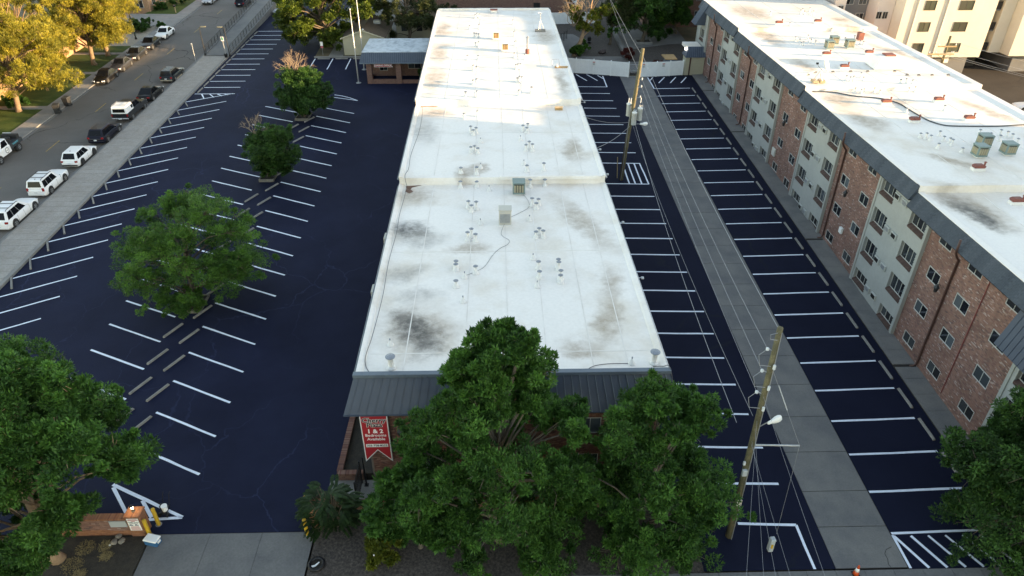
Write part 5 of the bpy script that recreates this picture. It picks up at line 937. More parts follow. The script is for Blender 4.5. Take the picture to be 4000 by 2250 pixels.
for i, (x, z_) in enumerate(((46.5, 12.9), (47.2, 12.9), (49.1, 12.9), (49.1, 13.7))): wire("overhead_wire", "wire from the crossarm pole across the rear parking, {} from the left".format(nth(i)), (x, 75.85, z_), (x+26, 50, z_-1), .9, .014)
# ---------------------------------------------------------------- white vinyl fence and gate at the back of the lots
vinyl = M("white_vinyl", (.82, .85, .86), (.77, .80, .81), scale=2, rough=.5)
def fence(pts, h, lab, signs=(), stain=None):
    t = thing("vinyl_fence", lab, "fence", (pts[0][0], pts[0][1], gz(pts[0][1])))
    for a, b in zip(pts, pts[1:]):
        d = Vector((b[0]-a[0], b[1]-a[1])); L_ = d.length; rz = math.atan2(d.y, d.x); n = max(1, round(L_/.3)); cx = lambda s_: (a[0]+d.x*s_, a[1]+d.y*s_)
        for k in range(n): c = cx((k+.5)/n); MB().obox((c[0], c[1], gz(c[1])+h/2+.05), (L_/n-.006, .03, h-.16), rz).build("plank", vinyl, t)
        c = cx(.5)
        for z_ in (.09, h-.02): MB().obox((c[0], c[1], gz(c[1])+z_), (L_-.1, .07, .12), rz).build("rail", vinyl, t)
    for p in pts: MB().box(p[0]-.065, p[0]+.065, p[1]-.065, p[1]+.065, gz(p[1])-.05, gz(p[1])+h+.12).build("post", vinyl, t); MB().obox((p[0], p[1], gz(p[1])+h+.14), (.17, .17, .06), 0, taper=.3).build("cap", vinyl, t)
    for (x, y, z_) in signs:
        o = MB().box(x-.2, x+.2, y-.075, y-.06, gz(y)+z_, gz(y)+z_+.5).build("notice", white_s, t); MB().box(x-.17, x+.17, y-.08, y-.076, gz(y)+z_+.36, gz(y)+z_+.47).build("notice_head", redt, o)
        for k in range(3): MB().box(x-.16, x+.16, y-.08, y-.076, gz(y)+z_+.04+.1*k, gz(y)+z_+.09+.1*k).build("notice_line", greyt, o)
    return t
fence([(8.6, 99.4), (11.12, 98.89), (13.52, 98.35), (15.84, 97.71), (18.21, 97.05)], 1.95, "white vinyl fence left of the mesh gate behind the middle lot", [(13.52, 98.28, 1.3)])
fence([(20.0, 97.1), (22.13, 97.25), (24.02, 97.43), (25.9, 97.8)], 1.95, "white vinyl fence right of the mesh gate behind the right lot", [(20.25, 97.1, 1.3), (23.05, 97.35, 1.3)])
t = thing("mesh_gate", "dark wire mesh gate between the two white fences", "gate", (19.1, 97.05, gz(97))); z = gz(97)
for a in ((18.3, 18.36, z, z+1.75), (19.88, 19.94, z, z+1.75)): MB().box(a[0], a[1], 97.03, 97.09, a[2], a[3]).build("upright", galv, t)
for z_ in (.05, .9, 1.7): MB().box(18.36, 19.88, 97.03, 97.09, z+z_, z+z_+.05).build("rail", galv, t)
for k in range(19): x = 18.4+.08*k; MB().box(x, x+.012, 97.05, 97.062, z+.1, z+1.7).build("wire", galv, t)
cl = thing("closet_shed", "small tan sided closet with slate metal roof at the far end of the right building", "shed", (27, 98.5, gz(98))); z = gz(98)
MB().box(26.2, 28.75, 97.75, 99.6, z-.3, 6.7).build("wall", siding_t, cl)
zz = z
while zz < 6.6: MB().box(26.95, 28.4, 97.70, 97.745, zz, zz+.17).build("siding_board", siding_t, cl); zz += .19
MB().box(26.7, 26.9, 97.71, 97.745, z, 6.5).build("pipe_cover", rust_p, cl)
MB().add([(26.0,97.45,6.55),(28.8,97.45,6.55),(28.8,98.6,7.75),(26.5,98.6,7.75),(26.0,99.9,6.6),(28.8,99.9,6.6)], [(0,1,2,3),(0,3,4),(3,2,5,4),(0,4,5,1)]).build("roof", steel_b, cl)
for k in range(9): x = 26.35+.29*k; MB().tube([(x, 97.44, 6.57), (min(x+.05, 28.7) if x > 26.4 else 26.55, 98.58, 7.74)], .015, 4).build("seam_rib", steel_l, cl)
MB().box(26.3, 28.4, 98.7, 101.5, 7.3, 7.7).build("upper_roof", membrane2, cl)
MB().lathe((26.15, 98.6, 7.35), [(.1, 0), (.16, .1), (.1, .2)], 10).build("floodlight", M("lamp_white_lit", (.9, .9, .9), emit=(.9, .95, 1), estr=5), cl)
t = thing("garden_cabinet", "grey-blue cabinet behind the right white fence", "cabinet", (24.4, 99.6, gz(99))); MB().box(23.7, 25.2, 99.2, 100.4, gz(99), gz(99)+1.7).build("body", steel_l, t, bevel=.02); MB().box(23.6, 25.3, 99.1, 101.6, gz(99)+1.7, gz(99)+1.82).build("top", woodc, t)
t = thing("trash_can", "dark bin standing in the courtyard gravel", "bin", (14.6, 113, gz(113))); MB().lathe((14.6, 113, gz(113)), [(.25, 0), (.32, .85), (.36, .86), (.36, .92), (.3, .93), (.28, .5)], 14).build("barrel", black, t); MB().lathe((14.6, 113, gz(113)+.3), [(.3, 0), (.31, .04)], 14).build("band", galv, t)
t = thing("tree_planter", "square stone planter around the courtyard tree", "planter", (23.1, 113.1, gz(113))); z = gz(113)
for a in ((21.8, 24.4, 112.0, 112.2), (21.8, 24.4, 114.0, 114.2), (21.8, 22.0, 112.2, 114.0), (24.2, 24.4, 112.2, 114.0)): MB().box(*a, z-.2, z+.35).build("edge", conc, t)
MB().box(22.0, 24.2, 112.2, 114.0, z-.2, z+.2).build("soil", mulch, t)
fr = thing("iron_fence", "black iron rail fence by the courtyard path behind the centre building", "fence", (10.5, 112, gz(112)))
for k in range(4): x, y = 9.6+.55*k, 112.2+1.0*k; MB().box(x-.04, x+.04, y-.04, y+.04, gz(y), gz(y)+1.5).build("post", black, fr)
for z_ in (.3, 1.35): MB().tube([(9.6, 112.2, gz(112.2)+z_), (11.25, 115.2, gz(115.2)+z_)], .025, 4).build("rail", black, fr)
for k in range(22): s_ = k/21; x, y = 9.6+1.65*s_, 112.2+3*s_; MB().box(x-.01, x+.01, y-.01, y+.01, gz(y)+.3, gz(y)+1.35).build("picket", black, fr)
fence([(-14.2, 126.5), (-11.8, 126.5), (-9.4, 126.5)], 1.8, "white vinyl fence behind the dark conifer")
fence([(9.0, 124.0), (11.6, 124.1), (14.2, 124.3), (16.8, 124.5)], 1.8, "pale panel fence behind the half-dead courtyard tree")
# ---------------------------------------------------------------- ramp with railings at the far left, lamps, signs
rp = thing("pedestrian_ramp", "concrete pedestrian ramp with dark railings rising beside the far street", "ramp", (-41.7, 108, gz(108)))
def rz_(y): return gz(y)+.15+max(0, y-108)*.035
MB().add([(-43.45,107.4,gz(107.4)-.3),(-39.9,107.4,gz(107.4)-.3),(-39.9,150,gz(150)-.3),(-43.45,150,gz(150)-.3),(-43.45,107.4,rz_(107.4)),(-39.9,107.4,rz_(107.4)),(-39.9,150,rz_(150)),(-43.45,150,rz_(150))], [(0,3,2,1),(4,5,6,7),(0,1,5,4),(1,2,6,5),(2,3,7,6),(3,0,4,7)]).build("deck", conc_d, rp)
for x0, x1 in ((-43.62, -43.36), (-40.0, -39.66)): MB().add([(x0,108,gz(108)-.3),(x1,108,gz(108)-.3),(x1,150,gz(150)-.3),(x0,150,gz(150)-.3),(x0,108,rz_(108)+.12),(x1,108,rz_(108)+.12),(x1,150,rz_(150)+.12),(x0,150,rz_(150)+.12)], [(0,3,2,1),(4,5,6,7),(0,1,5,4),(1,2,6,5),(2,3,7,6),(3,0,4,7)]).build("kerb", conc_l, rp)
for x in (-43.48, -39.84):
    ra = thing("railing", "dark metal railing on the {} side of the ramp".format("street" if x < -42 else "parking lot"), "railing", (x, 108.3, rz_(108.3)))
    for k in range(27): y = 108.3+1.45*k; MB().box(x-.03, x+.03, y-.03, y+.03, rz_(y)+.1, rz_(y)+1.15).build("post", black, ra)
    for z_ in (.28, .5, .72, .94, 1.13): MB().tube([(x, 108.3, rz_(108.3)+z_), (x, 146, rz_(146)+z_)], .022 if z_ < 1.1 else .035, 5).build("rail", black, ra)
def street_lamp(x, y, h, lab, side):
    t = thing("street_lamp", lab, "street lamp", (x, y, gz(y))); z = gz(y)+.12
    MB().lathe((x, y, z), [(.16, 0), (.14, .25), (.08, .32)], 10).build("base", black, t); MB().tube([(x, y, z), (x, y, z+h)], [.065, .05], 10).build("pole", black, t)
    MB().tube([(x, y, z+h), (x+.1*side, y, z+h+.15), (x+.4*side, y, z+h+.2)], .035, 6).build("arm", black, t); MB().obox((x+.6*side, y, z+h+.18), (.75, .3, .12)).build("lamp_head", M("olive_metal", (.16, .15, .09), rough=.5), t, bevel=.03); MB().obox((x+.6*side, y, z+h+.11), (.5, .2, .02)).build("lens", frame_w, t)
street_lamp(-43.4, 107.6, 3.9, "black street lamp with flat head at the street side of the ramp", 1); street_lamp(-39.6, 107.0, 4.0, "black street lamp with flat head at the parking side of the ramp", -1)
t = thing("tall_lamp_post", "tall dark green lamp post beside the rock bed across the street", "lamp post", (-57.2, 116.2, gz(116))); MB().tube([(-57.2, 116.2, gz(116)), (-57.2, 116.2, gz(116)+9.5)], [.12, .07], 10).build("pole", M("dark_green_paint", (.015, .035, .025), rough=.5), t); MB().lathe((-57.2, 116.2, gz(116)), [(.2, 0), (.18, .3), (.12, .4)], 10).build("base", black, t); MB().obox((-56.6, 116.2, gz(116)+9.4), (1.2, .3, .15)).build("lamp_head", black, t)
def post_sign(x, y, h, lab, panels, face=(0, -1)):
    t = thing("post_sign", lab, "sign", (x, y, gz(y))); z = gz(y); MB().tube([(x, y, z), (x, y, z+h)], .03, 6).build("post", galv, t)
    for zc, w_, hh, mt_ in panels: MB().box(x-w_/2, x+w_/2, y-.05, y-.032, z+zc-hh/2, z+zc+hh/2).build("panel", mt_, t)
    return t
grn = M("sign_green", (.02, .25, .12), rough=.5)
post_sign(-43.55, 104.0, 2.9, "street parking sign on a thin post at the pavement edge", [(2.7, .2, .36, grey_pt), (2.62, .14, .1, redt)])
t = post_sign(-39.95, 106.4, 3.1, "white sign with green symbol by the ramp lamp", [(2.8, .42, .62, white_s)]); MB().extr([(-40.05, gz(106.4)+2.62), (-39.85, gz(106.4)+2.62), (-39.82, gz(106.4)+2.9), (-39.9, gz(106.4)+3.06), (-40.0, gz(106.4)+3.06), (-40.08, gz(106.4)+2.9)], 'y', 106.335, 106.348).build("symbol", grn, t)
post_sign(-25.9, 107.4, 1.9, "white and red notice on a post beside the office yard", [(1.75, .4, .6, white_s), (1.28, .38, .3, M("faded_red", (.45, .10, .12), rough=.6))])
t = thing("plant_pot", "black plant pot at the foot of the ramp lamp", "plant pot", (-39.9, 106.3, gz(106.3)+.15)); MB().lathe((-39.9, 106.3, gz(106.3)+.15), [(.18, 0), (.28, .45), (.31, .46), (.31, .52), (.26, .53), (.25, .42), (.01, .40)], 14).build("pot", black, t); MB().lathe((-39.9, 106.3, gz(106.3)+.5), [(.25, 0), (.2, .06), (.01, .08)], 12).build("soil", mulch, t)
t = thing("mailbox", "small mailbox on a timber post by the far lawn", "mailbox", (-56.8, 132.3, gz(132))); MB().box(-56.87, -56.73, 132.2, 132.35, gz(132), gz(132)+1.1).build("post", bp_, t); MB().obox((-56.8, 132.2, gz(132)+1.25), (.3, .6, .3), 0).build("box", black, t, bevel=.05)
def bin_(x, y, lab, tilt):
    t = thing("wheeled_bin", lab, "bin", (x, y, gz(y)), tilt); z = 0
    for nm, q in (("tub", MB().add([(-.28,-.32,.08),(.28,-.32,.08),(.28,.28,.08),(-.28,.28,.08),(-.36,-.42,1.05),(.36,-.42,1.05),(.36,.36,1.05),(-.36,.36,1.05)], [(0,3,2,1),(4,5,6,7),(0,1,5,4),(1,2,6,5),(2,3,7,6),(3,0,4,7)])), ("lid", MB().add([(-.38,-.45,1.05),(.38,-.45,1.05),(.38,.42,1.05),(-.38,.42,1.05),(-.34,-.4,1.12),(.34,-.4,1.12),(.34,.38,1.17),(-.34,.38,1.17)], [(0,3,2,1),(4,5,6,7),(0,1,5,4),(1,2,6,5),(2,3,7,6),(3,0,4,7)])), ("handle", MB().tube([(-.3, .48, 1.0), (.3, .48, 1.0)], .03, 6)), ("wheel", MB().tube([(-.34, .26, .12), (-.26, .26, .12)], .12, 10)), ("wheel", MB().tube([(.26, .26, .12), (.34, .26, .12)], .12, 10))):
        me = q.mesh(nm, M("bin_black", (.022, .023, .024), rough=.55)); o = bpy.data.objects.new(nm, me); COL.objects.link(o); o.parent = t
bin_(-53.9, 85.1, "black wheeled bin in the street gutter, nearer one", .3); bin_(-53.9, 87.6, "black wheeled bin in the street gutter, farther one", -.1)
# ---------------------------------------------------------------- vehicles (built nose towards +Y, then turned and placed)
tyre_m = M("tyre_rubber", (.016, .016, .017), rough=.85); rim_m = M("alloy_rim", (.42, .43, .44), rough=.35, metal=.8); rim_d = M("dark_rim", (.06, .06, .065), rough=.4, metal=.6)
car_glass = M("car_glass", (.006, .007, .009), rough=.08, spec=.22); trim_k = M("black_trim", (.02, .02, .021), rough=.6); lampw = M("headlamp", (.70, .72, .74), rough=.12); lampr = M("tail_lamp", (.28, .012, .015), rough=.2); plate = M("number_plate", (.62, .64, .66), rough=.5); chrome = M("chrome", (.6, .6, .62), rough=.2, metal=.9)
def paint(name, c, rough=.28):
    m_ = M(name, c, rough=rough, spec=.18); m_.node_tree.nodes["Principled BSDF"].inputs["Coat Weight"].default_value = .18; m_.node_tree.nodes["Principled BSDF"].inputs["Coat Roughness"].default_value = .08; return m_
def loft(rings, cap=True):
    n = len(rings[0]); mb = MB(); vs_ = [p for r in rings for p in r]
    fs = [(i*n+j, i*n+(j+1) % n, (i+1)*n+(j+1) % n, (i+1)*n+j) for i in range(len(rings)-1) for j in range(n)]
    if cap: fs += [tuple(range(n)), tuple((len(rings)-1)*n+j for j in range(n))]
    return mb.add(vs_, fs)
def vpart(nm, mb, mat, t, smooth=False, bevel=0, seg=2):
    o = bpy.data.objects.new(nm, mb.mesh(nm, mat, smooth)); COL.objects.link(o); o.parent = t
    if bevel: bv = o.modifiers.new("bevel", 'BEVEL'); bv.width = bevel; bv.segments = seg; bv.limit_method = 'ANGLE'; bv.angle_limit = R_(25)
    return o
def wheels(t, W, R, yf, yr, rim):
    for sx in (-1, 1):
        for y in (yf, yr):
            xo = sx*(W/2-.02); xi = sx*(W/2-.24)
            vpart("wheel_arch", MB().tube([(sx*(W/2-.3), y, R+.04), (sx*(W/2+.004), y, R+.04)], R+.075, 20), trim_k, t)
            o = vpart("wheel", MB().lathe((0, 0, 0), [(R*.62, 0), (R*.93, .0), (R, .05), (R, .19), (R*.93, .24), (R*.62, .24)], 20), tyre_m, t)
            o.location = (sx*(W/2-.225), y, R); o.rotation_euler = (0, sx*math.pi/2, 0)
            r = vpart("rim", MB().lathe((0, 0, .225), [(R*.63, 0), (R*.63, .02), (R*.5, .012), (R*.2, .0), (R*.14, .02), (.01, .02)], 16), rim, o)
            for k in range(5):
                a = k*2*math.pi/5; c, s_ = math.cos(a), math.sin(a); q = MB().add([(c*R*.15-s_*.04, s_*R*.15+c*.04, .26), (c*R*.15+s_*.04, s_*R*.15-c*.04, .26), (c*R*.6+s_*.03, s_*R*.6-c*.03, .25), (c*R*.6-s_*.03, s_*R*.6+c*.03, .25)], [(0, 1, 2, 3)])
                vpart("spoke", q, rim, o)
def car(label, cat, col, x, y, rz, L_=4.7, W=1.82, H=1.46, kind="sedan", rim=None, group=None, rails=False, lowtrim=None, R=.33, roofcol=None, name="parked_car", box_lamp=False):
    t = thing(name, label, cat, (x, y, gz(y)-.005), rz, group); t.rotation_euler = (Matrix.Rotation(math.atan(SL), 4, 'X') @ Matrix.Rotation(rz, 4, 'Z')).to_euler()
    hl = L_/2; suv = kind in ("suv", "wagon", "hatch", "boxsuv")
    belt = H*.60 if kind == "sedan" else H*.575
    if kind in ("suv", "boxsuv"): belt = H*.585
    hood = belt-.06 if kind != "boxsuv" else belt-.02
    # stations: y, top z, half width factor, bottom z
    tail = belt+.02 if kind == "sedan" else belt+.0
    ST_ = [(-hl, tail-.30, .80, .34), (-hl+.05, tail-.10, .90, .26), (-hl+.28, tail-.0, .975, .20), (-hl*.45, belt+.01, 1.0, .19), (0, belt, 1.0, .19), (hl*.38, belt-.02, 1.0, .19), (hl*.62, hood+.0, .985, .19), (hl*.86, hood-.08, .95, .20), (hl-.10, hood-.17, .86, .24), (hl, hood-.36, .72, .32)]
    if kind == "boxsuv": ST_[7:] = [(hl*.86, hood-.03, .97, .2), (hl-.06, hood-.08, .93, .26), (hl, hood-.2, .88, .36)]
    rings = []
    for (yy, zt, wf_, zb) in ST_:
        w_ = W/2*wf_; zm = zb+(zt-zb)*.55
        half = [(0, zb), (w_*.86, zb), (w_*.97, zb+.10), (w_, zm), (w_*.985, zt-.10), (w_*.93, zt-.03), (w_*.80, zt), (0, zt+.03)]
        rings.append([(a, yy, b) for a, b in half]+[(-a, yy, b) for a, b in half[-2:0:-1]])
    b = vpart("body", loft(rings), col, t, True, .0)
    # cabin
    if kind == "sedan": yb0, yb1, yt0, yt1 = -hl*.78, hl*.42, -hl*.36, hl*.06
    elif kind == "hatch": yb0, yb1, yt0, yt1 = -hl*.97, hl*.44, -hl*.74, hl*.08
    elif kind == "wagon": yb0, yb1, yt0, yt1 = -hl*.95, hl*.38, -hl*.80, hl*.05
    elif kind == "boxsuv": yb0, yb1, yt0, yt1 = -hl*.97, hl*.30, -hl*.87, hl*.08
    else: yb0, yb1, yt0, yt1 = -hl*.96, hl*.40, -hl*.76, hl*.08
    wb, wt = W/2*.925, W/2*.74; zb, zt = belt-.03, H-.04
    def cab(dx=0.0, dz=0.0):
        ym = (yt0+yt1)/2
        return [[(-wb,yb0,zb),(wb,yb0,zb),(wb,yb1,zb),(-wb,yb1,zb)], [(-wt,yt0,zt),(wt,yt0,zt),(wt,yt1,zt),(-wt,yt1,zt)]]
    c0, c1 = cab()
    rc = roofcol or col
    vpart("cabin", MB().add(c0+c1+[(-wt*.92,yt0+.12,zt+.045),(wt*.92,yt0+.12,zt+.045),(wt*.92,yt1-.12,zt+.045),(-wt*.92,yt1-.12,zt+.045)], [(0,1,5,4),(1,2,6,5),(2,3,7,6),(3,0,4,7),(4,5,9,8),(5,6,10,9),(6,7,11,10),(7,4,8,11),(8,9,10,11)]), rc, t, False, .05, 3)
    def panel(nm, p00, p10, p11, p01, u0, u1, v0, v1, off, mat=car_glass):
        P = [Vector(p) for p in (p00, p10, p11, p01)]; n = (P[1]-P[0]).cross(P[3]-P[0]).normalized()
        f = lambda u, v: (P[0]*(1-u)*(1-v)+P[1]*u*(1-v)+P[2]*u*v+P[3]*(1-u)*v)+n*off
        a = [f(u0, v0), f(u1, v0), f(u1, v1), f(u0, v1)]; bk = [p-n*(off+.03) for p in a]
        vpart(nm, MB().add(a+bk, [(0,1,2,3),(0,4,5,1),(1,5,6,2),(2,6,7,3),(3,7,4,0)]), mat, t)
    panel("windshield", c0[2], c0[3], c1[3], c1[2], .07, .93, .10, .93, .008); panel("rear_window", c0[0], c0[1], c1[1], c1[0], .10, .90, .10 if kind == "sedan" else .20, .93, .008)
    nwin = 2 if kind == "sedan" else 3; us = [.16, .48, .83] if kind == "sedan" else ([.06, .31, .59, .88] if kind != "hatch" else [.10, .33, .59, .87])
    for k in range(len(us)-1):
        ua, ub = us[k]+.005, us[k+1]-.005
        panel("side_window", c0[1], c0[2], c1[2], c1[1], ua, ub, .08, .90, .007); panel("side_window", c0[3], c0[0], c1[0], c1[3], 1-ub, 1-ua, .08, .90, .007)
    wheels(t, W, R, hl-.93, -hl+.98, rim or rim_m)
    for s_ in (-1, 1):
        vpart("headlight", MB().obox((s_*W*.345, hl-.16, hood-.24), (.40, .22, .15), s_*-.35, -.25), lampw, t, False, .03)
        if kind in ("suv", "boxsuv", "wagon", "hatch"): vpart("tail_light", MB().obox((s_*W*.40, -hl+.10, belt-.12), (.26 if not box_lamp else .2, .16, .2 if not box_lamp else .34), s_*.3), lampr, t, False, .02)
        else: vpart("tail_light", MB().obox((s_*W*.37, -hl+.06, belt-.16), (.34, .12, .15), s_*.3), lampr, t, False, .02)
        vpart("wing_mirror", MB().obox((s_*(W/2+.06), hl*.30, belt+.07), (.16, .09, .12)), col, t, False, .02)
        for yy in (-.15, -hl*.40): vpart("door_handle", MB().box(s_*(W/2-.005)-.012, s_*(W/2-.005)+.012, yy-.09, yy+.09, belt-.14, belt-.115), col if kind != "sedan" else chrome, t)
        for yy in (hl*.34, -.02, -hl*.40): vpart("door_gap", MB().box(s_*(W/2-.004)-.006, s_*(W/2-.004)+.006, yy-.006, yy+.006, .34, belt-.08), trim_k, t)
        vpart("sill_trim", MB().box(s_*(W/2-.012)-.02, s_*(W/2-.012)+.02, -hl*.42, hl*.42, .17, .28), lowtrim or trim_k, t)
        if rails: vpart("roof_rail", MB().tube([(s_*wt*.94, yt0+.1, zt+.04), (s_*wt*.94, yt0+.25, zt+.11), (s_*wt*.94, yt1-.3, zt+.11), (s_*wt*.94, yt1-.15, zt+.04)], .025, 6), trim_k, t)
    if rails:
        for yy in (.3, .7): vpart("crossbar", MB().box(-wt*.94, wt*.94, yt0+(yt1-yt0)*yy-.03, yt0+(yt1-yt0)*yy+.03, zt+.09, zt+.12), trim_k, t)
    vpart("grille", MB().obox((0, hl-.03, hood-.36), (W*.46, .1, .16), 0), trim_k, t, False, .02); vpart("front_bumper", MB().obox((0, hl-.08, .36), (W*.84, .22, .2), 0), lowtrim or trim_k, t, False, .05)
    vpart("rear_bumper", MB().obox((0, -hl+.07, .42), (W*.88, .2, .2), 0), lowtrim or col, t, False, .05)
    for yy in (-hl-.035, hl+.015): vpart("number_plate", MB().obox((0, yy, .62 if yy < 0 else .46), (.31, .02, .15)), plate, t)
    if kind not in ("sedan",): vpart("rear_wiper", MB().tube([(0, -hl*.93, belt+.2), (.3, -hl*.91, belt+.26)], .01, 4), trim_k, t)
    vpart("antenna_fin", MB().extr([(-.1, 0), (.12, 0), (-.02, .07)], 'x', -.02, .02) if False else MB().obox((0, yt0+.35, zt+.07), (.05, .16, .06), taper=.5), trim_k, t)
    return t
wht = paint("white_car_paint", (.74, .75, .76)); blk = paint("black_car_paint", (.006, .006, .007)); nav = paint("navy_car_paint", (.007, .008, .017)); gry = paint("charcoal_car_paint", (.016, .018, .022)); gr2 = paint("dark_silver_paint", (.032, .034, .04)); brn = paint("dark_brown_paint", (.028, .024, .022)); slv = paint("silver_car_paint", (.33, .36, .40)); dbl = paint("dark_teal_paint", (.012, .018, .024))
G1, G2 = "cars parked along the right kerb", "cars parked along the left kerb"
car("white mid-size crossover with silver roof rails, nearest white car at the kerb", "car", wht, -44.72, 59.1, 0, 5.15, 1.98, 1.75, "suv", group=G1, rails=True, R=.37)
car("boxy older white off-roader with roof bars and tall side windows", "car", wht, -44.75, 65.25, 0, 4.6, 1.84, 1.74, "boxsuv", group=G1, rails=True, R=.37, box_lamp=True)
car("white compact crossover with black wheel-arch cladding and dark rims", "car", wht, -44.70, 71.6, 0, 4.45, 1.8, 1.62, "hatch", rim=rim_d, group=G1, lowtrim=trim_k, R=.36)
car("dark navy hatchback crossover behind the white crossovers", "car", nav, -44.75, 77.75, 0, 4.75, 1.9, 1.62, "hatch", group=G1, R=.36)
car("black saloon parked just ahead of the pickup with white canopy", "car", blk, -44.7, 90.6, 0, 4.75, 1.82, 1.46, "sedan", group=G1)
car("dark estate car with tan lower trim and roof rails, farthest at the right kerb", "car", dbl, -44.6, 97.9, 0, 4.7, 1.78, 1.56, "wagon", group=G1, rails=True, lowtrim=M("tan_trim", (.28, .25, .2), rough=.6))
car("black car cut off by the left edge of the picture", "car", blk, -44.75, 52.3, 0, 4.7, 1.82, 1.5, "sedan", group=G1)
car("glossy black saloon nearest the camera on the left kerb", "car", blk, -53.35, 97.2, math.pi, 4.7, 1.82, 1.44, "sedan", group=G2)
car("dark silver saloon second in the left kerb row", "car", gr2, -53.35, 102.1, math.pi, 4.4, 1.75, 1.48, "sedan", group=G2)
car("charcoal saloon third in the left kerb row", "car", gry, -53.35, 107.15, math.pi, 4.6, 1.78, 1.46, "sedan", group=G2)
car("charcoal saloon fourth in the left kerb row, behind the white one", "car", gry, -53.35, 112.4, math.pi, 4.7, 1.8, 1.46, "sedan", group=G2)
car("white saloon at the end of the left kerb row by the rock bed", "car", wht, -53.2, 117.85, math.pi, 4.5, 1.78, 1.46, "sedan", group=G2)
car("silver blue car far up the street at the left kerb", "car", slv, -53.2, 140.0, math.pi, 4.6, 1.8, 1.5, "sedan", group=G2)
car("dark car far up the street beside the ramp railing", "car", nav, -46.6, 138.2, 0, 4.6, 1.8, 1.5, "hatch", group=G1)
car("white car behind the right roof, cut by the picture edge", "car", wht, 66.5, 83.6, R_(80), 4.6, 1.8, 1.46, "sedan")
car("silver car half hidden by the big tree at the far lot", "car", slv, -37.0, 131.5, R_(90), 4.6, 1.8, 1.46, "sedan"); car("white car behind the centre building's far right corner", "car", slv, 12.6, 136.5, R_(60), 4.7, 1.85, 1.6, "suv")
# pickup with white canopy
def hull(t, W, prof, col, nm="body", smooth=False, bevel=.05):
    return vpart(nm, MB().extr(prof, 'x', -W/2, W/2), col, t, smooth, bevel, 3)
def pickup(label, x, y, rz, col):
    t = thing("pickup_truck", label, "pickup", (x, y, gz(y)-.005), rz, G1); t.rotation_euler = (Matrix.Rotation(math.atan(SL), 4, 'X') @ Matrix.Rotation(rz, 4, 'Z')).to_euler(); W = 1.96
    hull(t, W, [(-2.75, .48), (-2.75, 1.14), (.95, 1.14), (1.2, 1.10), (2.6, 1.02), (2.75, .85), (2.75, .45)], col)
    wb, wt = .9, .76; c = [(-wb,-.75,1.12),(wb,-.75,1.12),(wb,1.25,1.10),(-wb,1.25,1.10),(-wt,-.65,1.80),(wt,-.65,1.80),(wt,.45,1.82),(-wt,.45,1.82)]
    vpart("cabin", MB().add(c, [(4,5,6,7),(0,1,5,4),(1,2,6,5),(2,3,7,6),(3,0,4,7)]), col, t, False, .05, 3)
    vpart("windshield", MB().add([(-.78,1.18,1.18),(.78,1.18,1.18),(.68,.53,1.76),(-.68,.53,1.76),(-.78,1.1,1.16),(.78,1.1,1.16),(.68,.45,1.74),(-.68,.45,1.74)], [(0,1,2,3),(4,7,6,5),(0,4,5,1),(1,5,6,2),(2,6,7,3),(3,7,4,0)]), car_glass, t)
    for s_ in (-1, 1):
        for a, b in ((-.6, -.05), (.02, .85)): vpart("side_window", MB().add([(s_*.895,a,1.2),(s_*.895,b,1.2),(s_*.79,min(b, .45),1.74),(s_*.79,a+.03,1.74),(s_*.8,a,1.2),(s_*.8,b,1.2),(s_*.7,min(b, .45),1.74),(s_*.7,a+.03,1.74)], [(0,1,2,3),(4,7,6,5),(0,4,5,1),(1,5,6,2),(2,6,7,3),(3,7,4,0)]), car_glass, t)
        vpart("tail_light", MB().box(s_*.9-.07, s_*.9+.07, -2.78, -2.70, .8, 1.08), lampr, t); vpart("headlight", MB().box(s_*.75-.18, s_*.75+.18, 2.66, 2.78, .72, .92), lampw, t); vpart("wing_mirror", MB().obox((s_*1.1, .85, 1.25), (.2, .1, .2)), trim_k, t, False, .02)
    wheels(t, W, .38, 1.85, -1.65, rim_m)
    vpart("rear_bumper", MB().box(-.95, .95, -2.88, -2.74, .45, .65), chrome, t, False, .03); vpart("number_plate", MB().box(-.16, .16, -2.90, -2.88, .5, .64), plate, t); vpart("front_bumper", MB().box(-.95, .95, 2.72, 2.86, .45, .66), chrome, t, False, .03); vpart("grille", MB().box(-.5, .5, 2.74, 2.77, .7, .92), trim_k, t)
    # canopy over the bed
    cp = vpart("canopy", MB().add([(-.93,-2.72,1.14),(.93,-2.72,1.14),(.93,-.8,1.14),(-.93,-.8,1.14),(-.82,-2.6,1.92),(.82,-2.6,1.92),(.82,-.85,1.92),(-.82,-.85,1.92)], [(4,5,6,7),(0,1,5,4),(1,2,6,5),(2,3,7,6),(3,0,4,7)]), wht, t, False, .05, 3)
    vpart("rear_window", MB().add([(-.72,-2.735,1.28),(.72,-2.735,1.28),(.68,-2.665,1.68),(-.68,-2.665,1.68),(-.72,-2.70,1.28),(.72,-2.70,1.28),(.68,-2.62,1.68),(-.68,-2.62,1.68)], [(0,1,2,3),(4,7,6,5),(0,4,5,1),(1,5,6,2),(2,6,7,3),(3,7,4,0)]), car_glass, cp)
    for s_ in (-1, 1): vpart("side_window", MB().add([(s_*.918,-1.3,1.32),(s_*.918,-.95,1.32),(s_*.87,-.95,1.7),(s_*.87,-1.3,1.7),(s_*.88,-1.3,1.32),(s_*.88,-.95,1.32),(s_*.83,-.95,1.7),(s_*.83,-1.3,1.7)], [(0,1,2,3),(4,7,6,5),(0,4,5,1),(1,5,6,2),(2,6,7,3),(3,7,4,0)]), car_glass, cp); vpart("roof_rail", MB().tube([(s_*.74, -2.5, 1.93), (s_*.74, -2.45, 2.03), (s_*.74, -1.0, 2.03), (s_*.74, -.95, 1.93)], .02, 5), galv, cp)
    for yy in (-2.2, -1.3): vpart("crossbar", MB().box(-.76, .76, yy-.02, yy+.02, 2.02, 2.05), galv, cp)
    return t
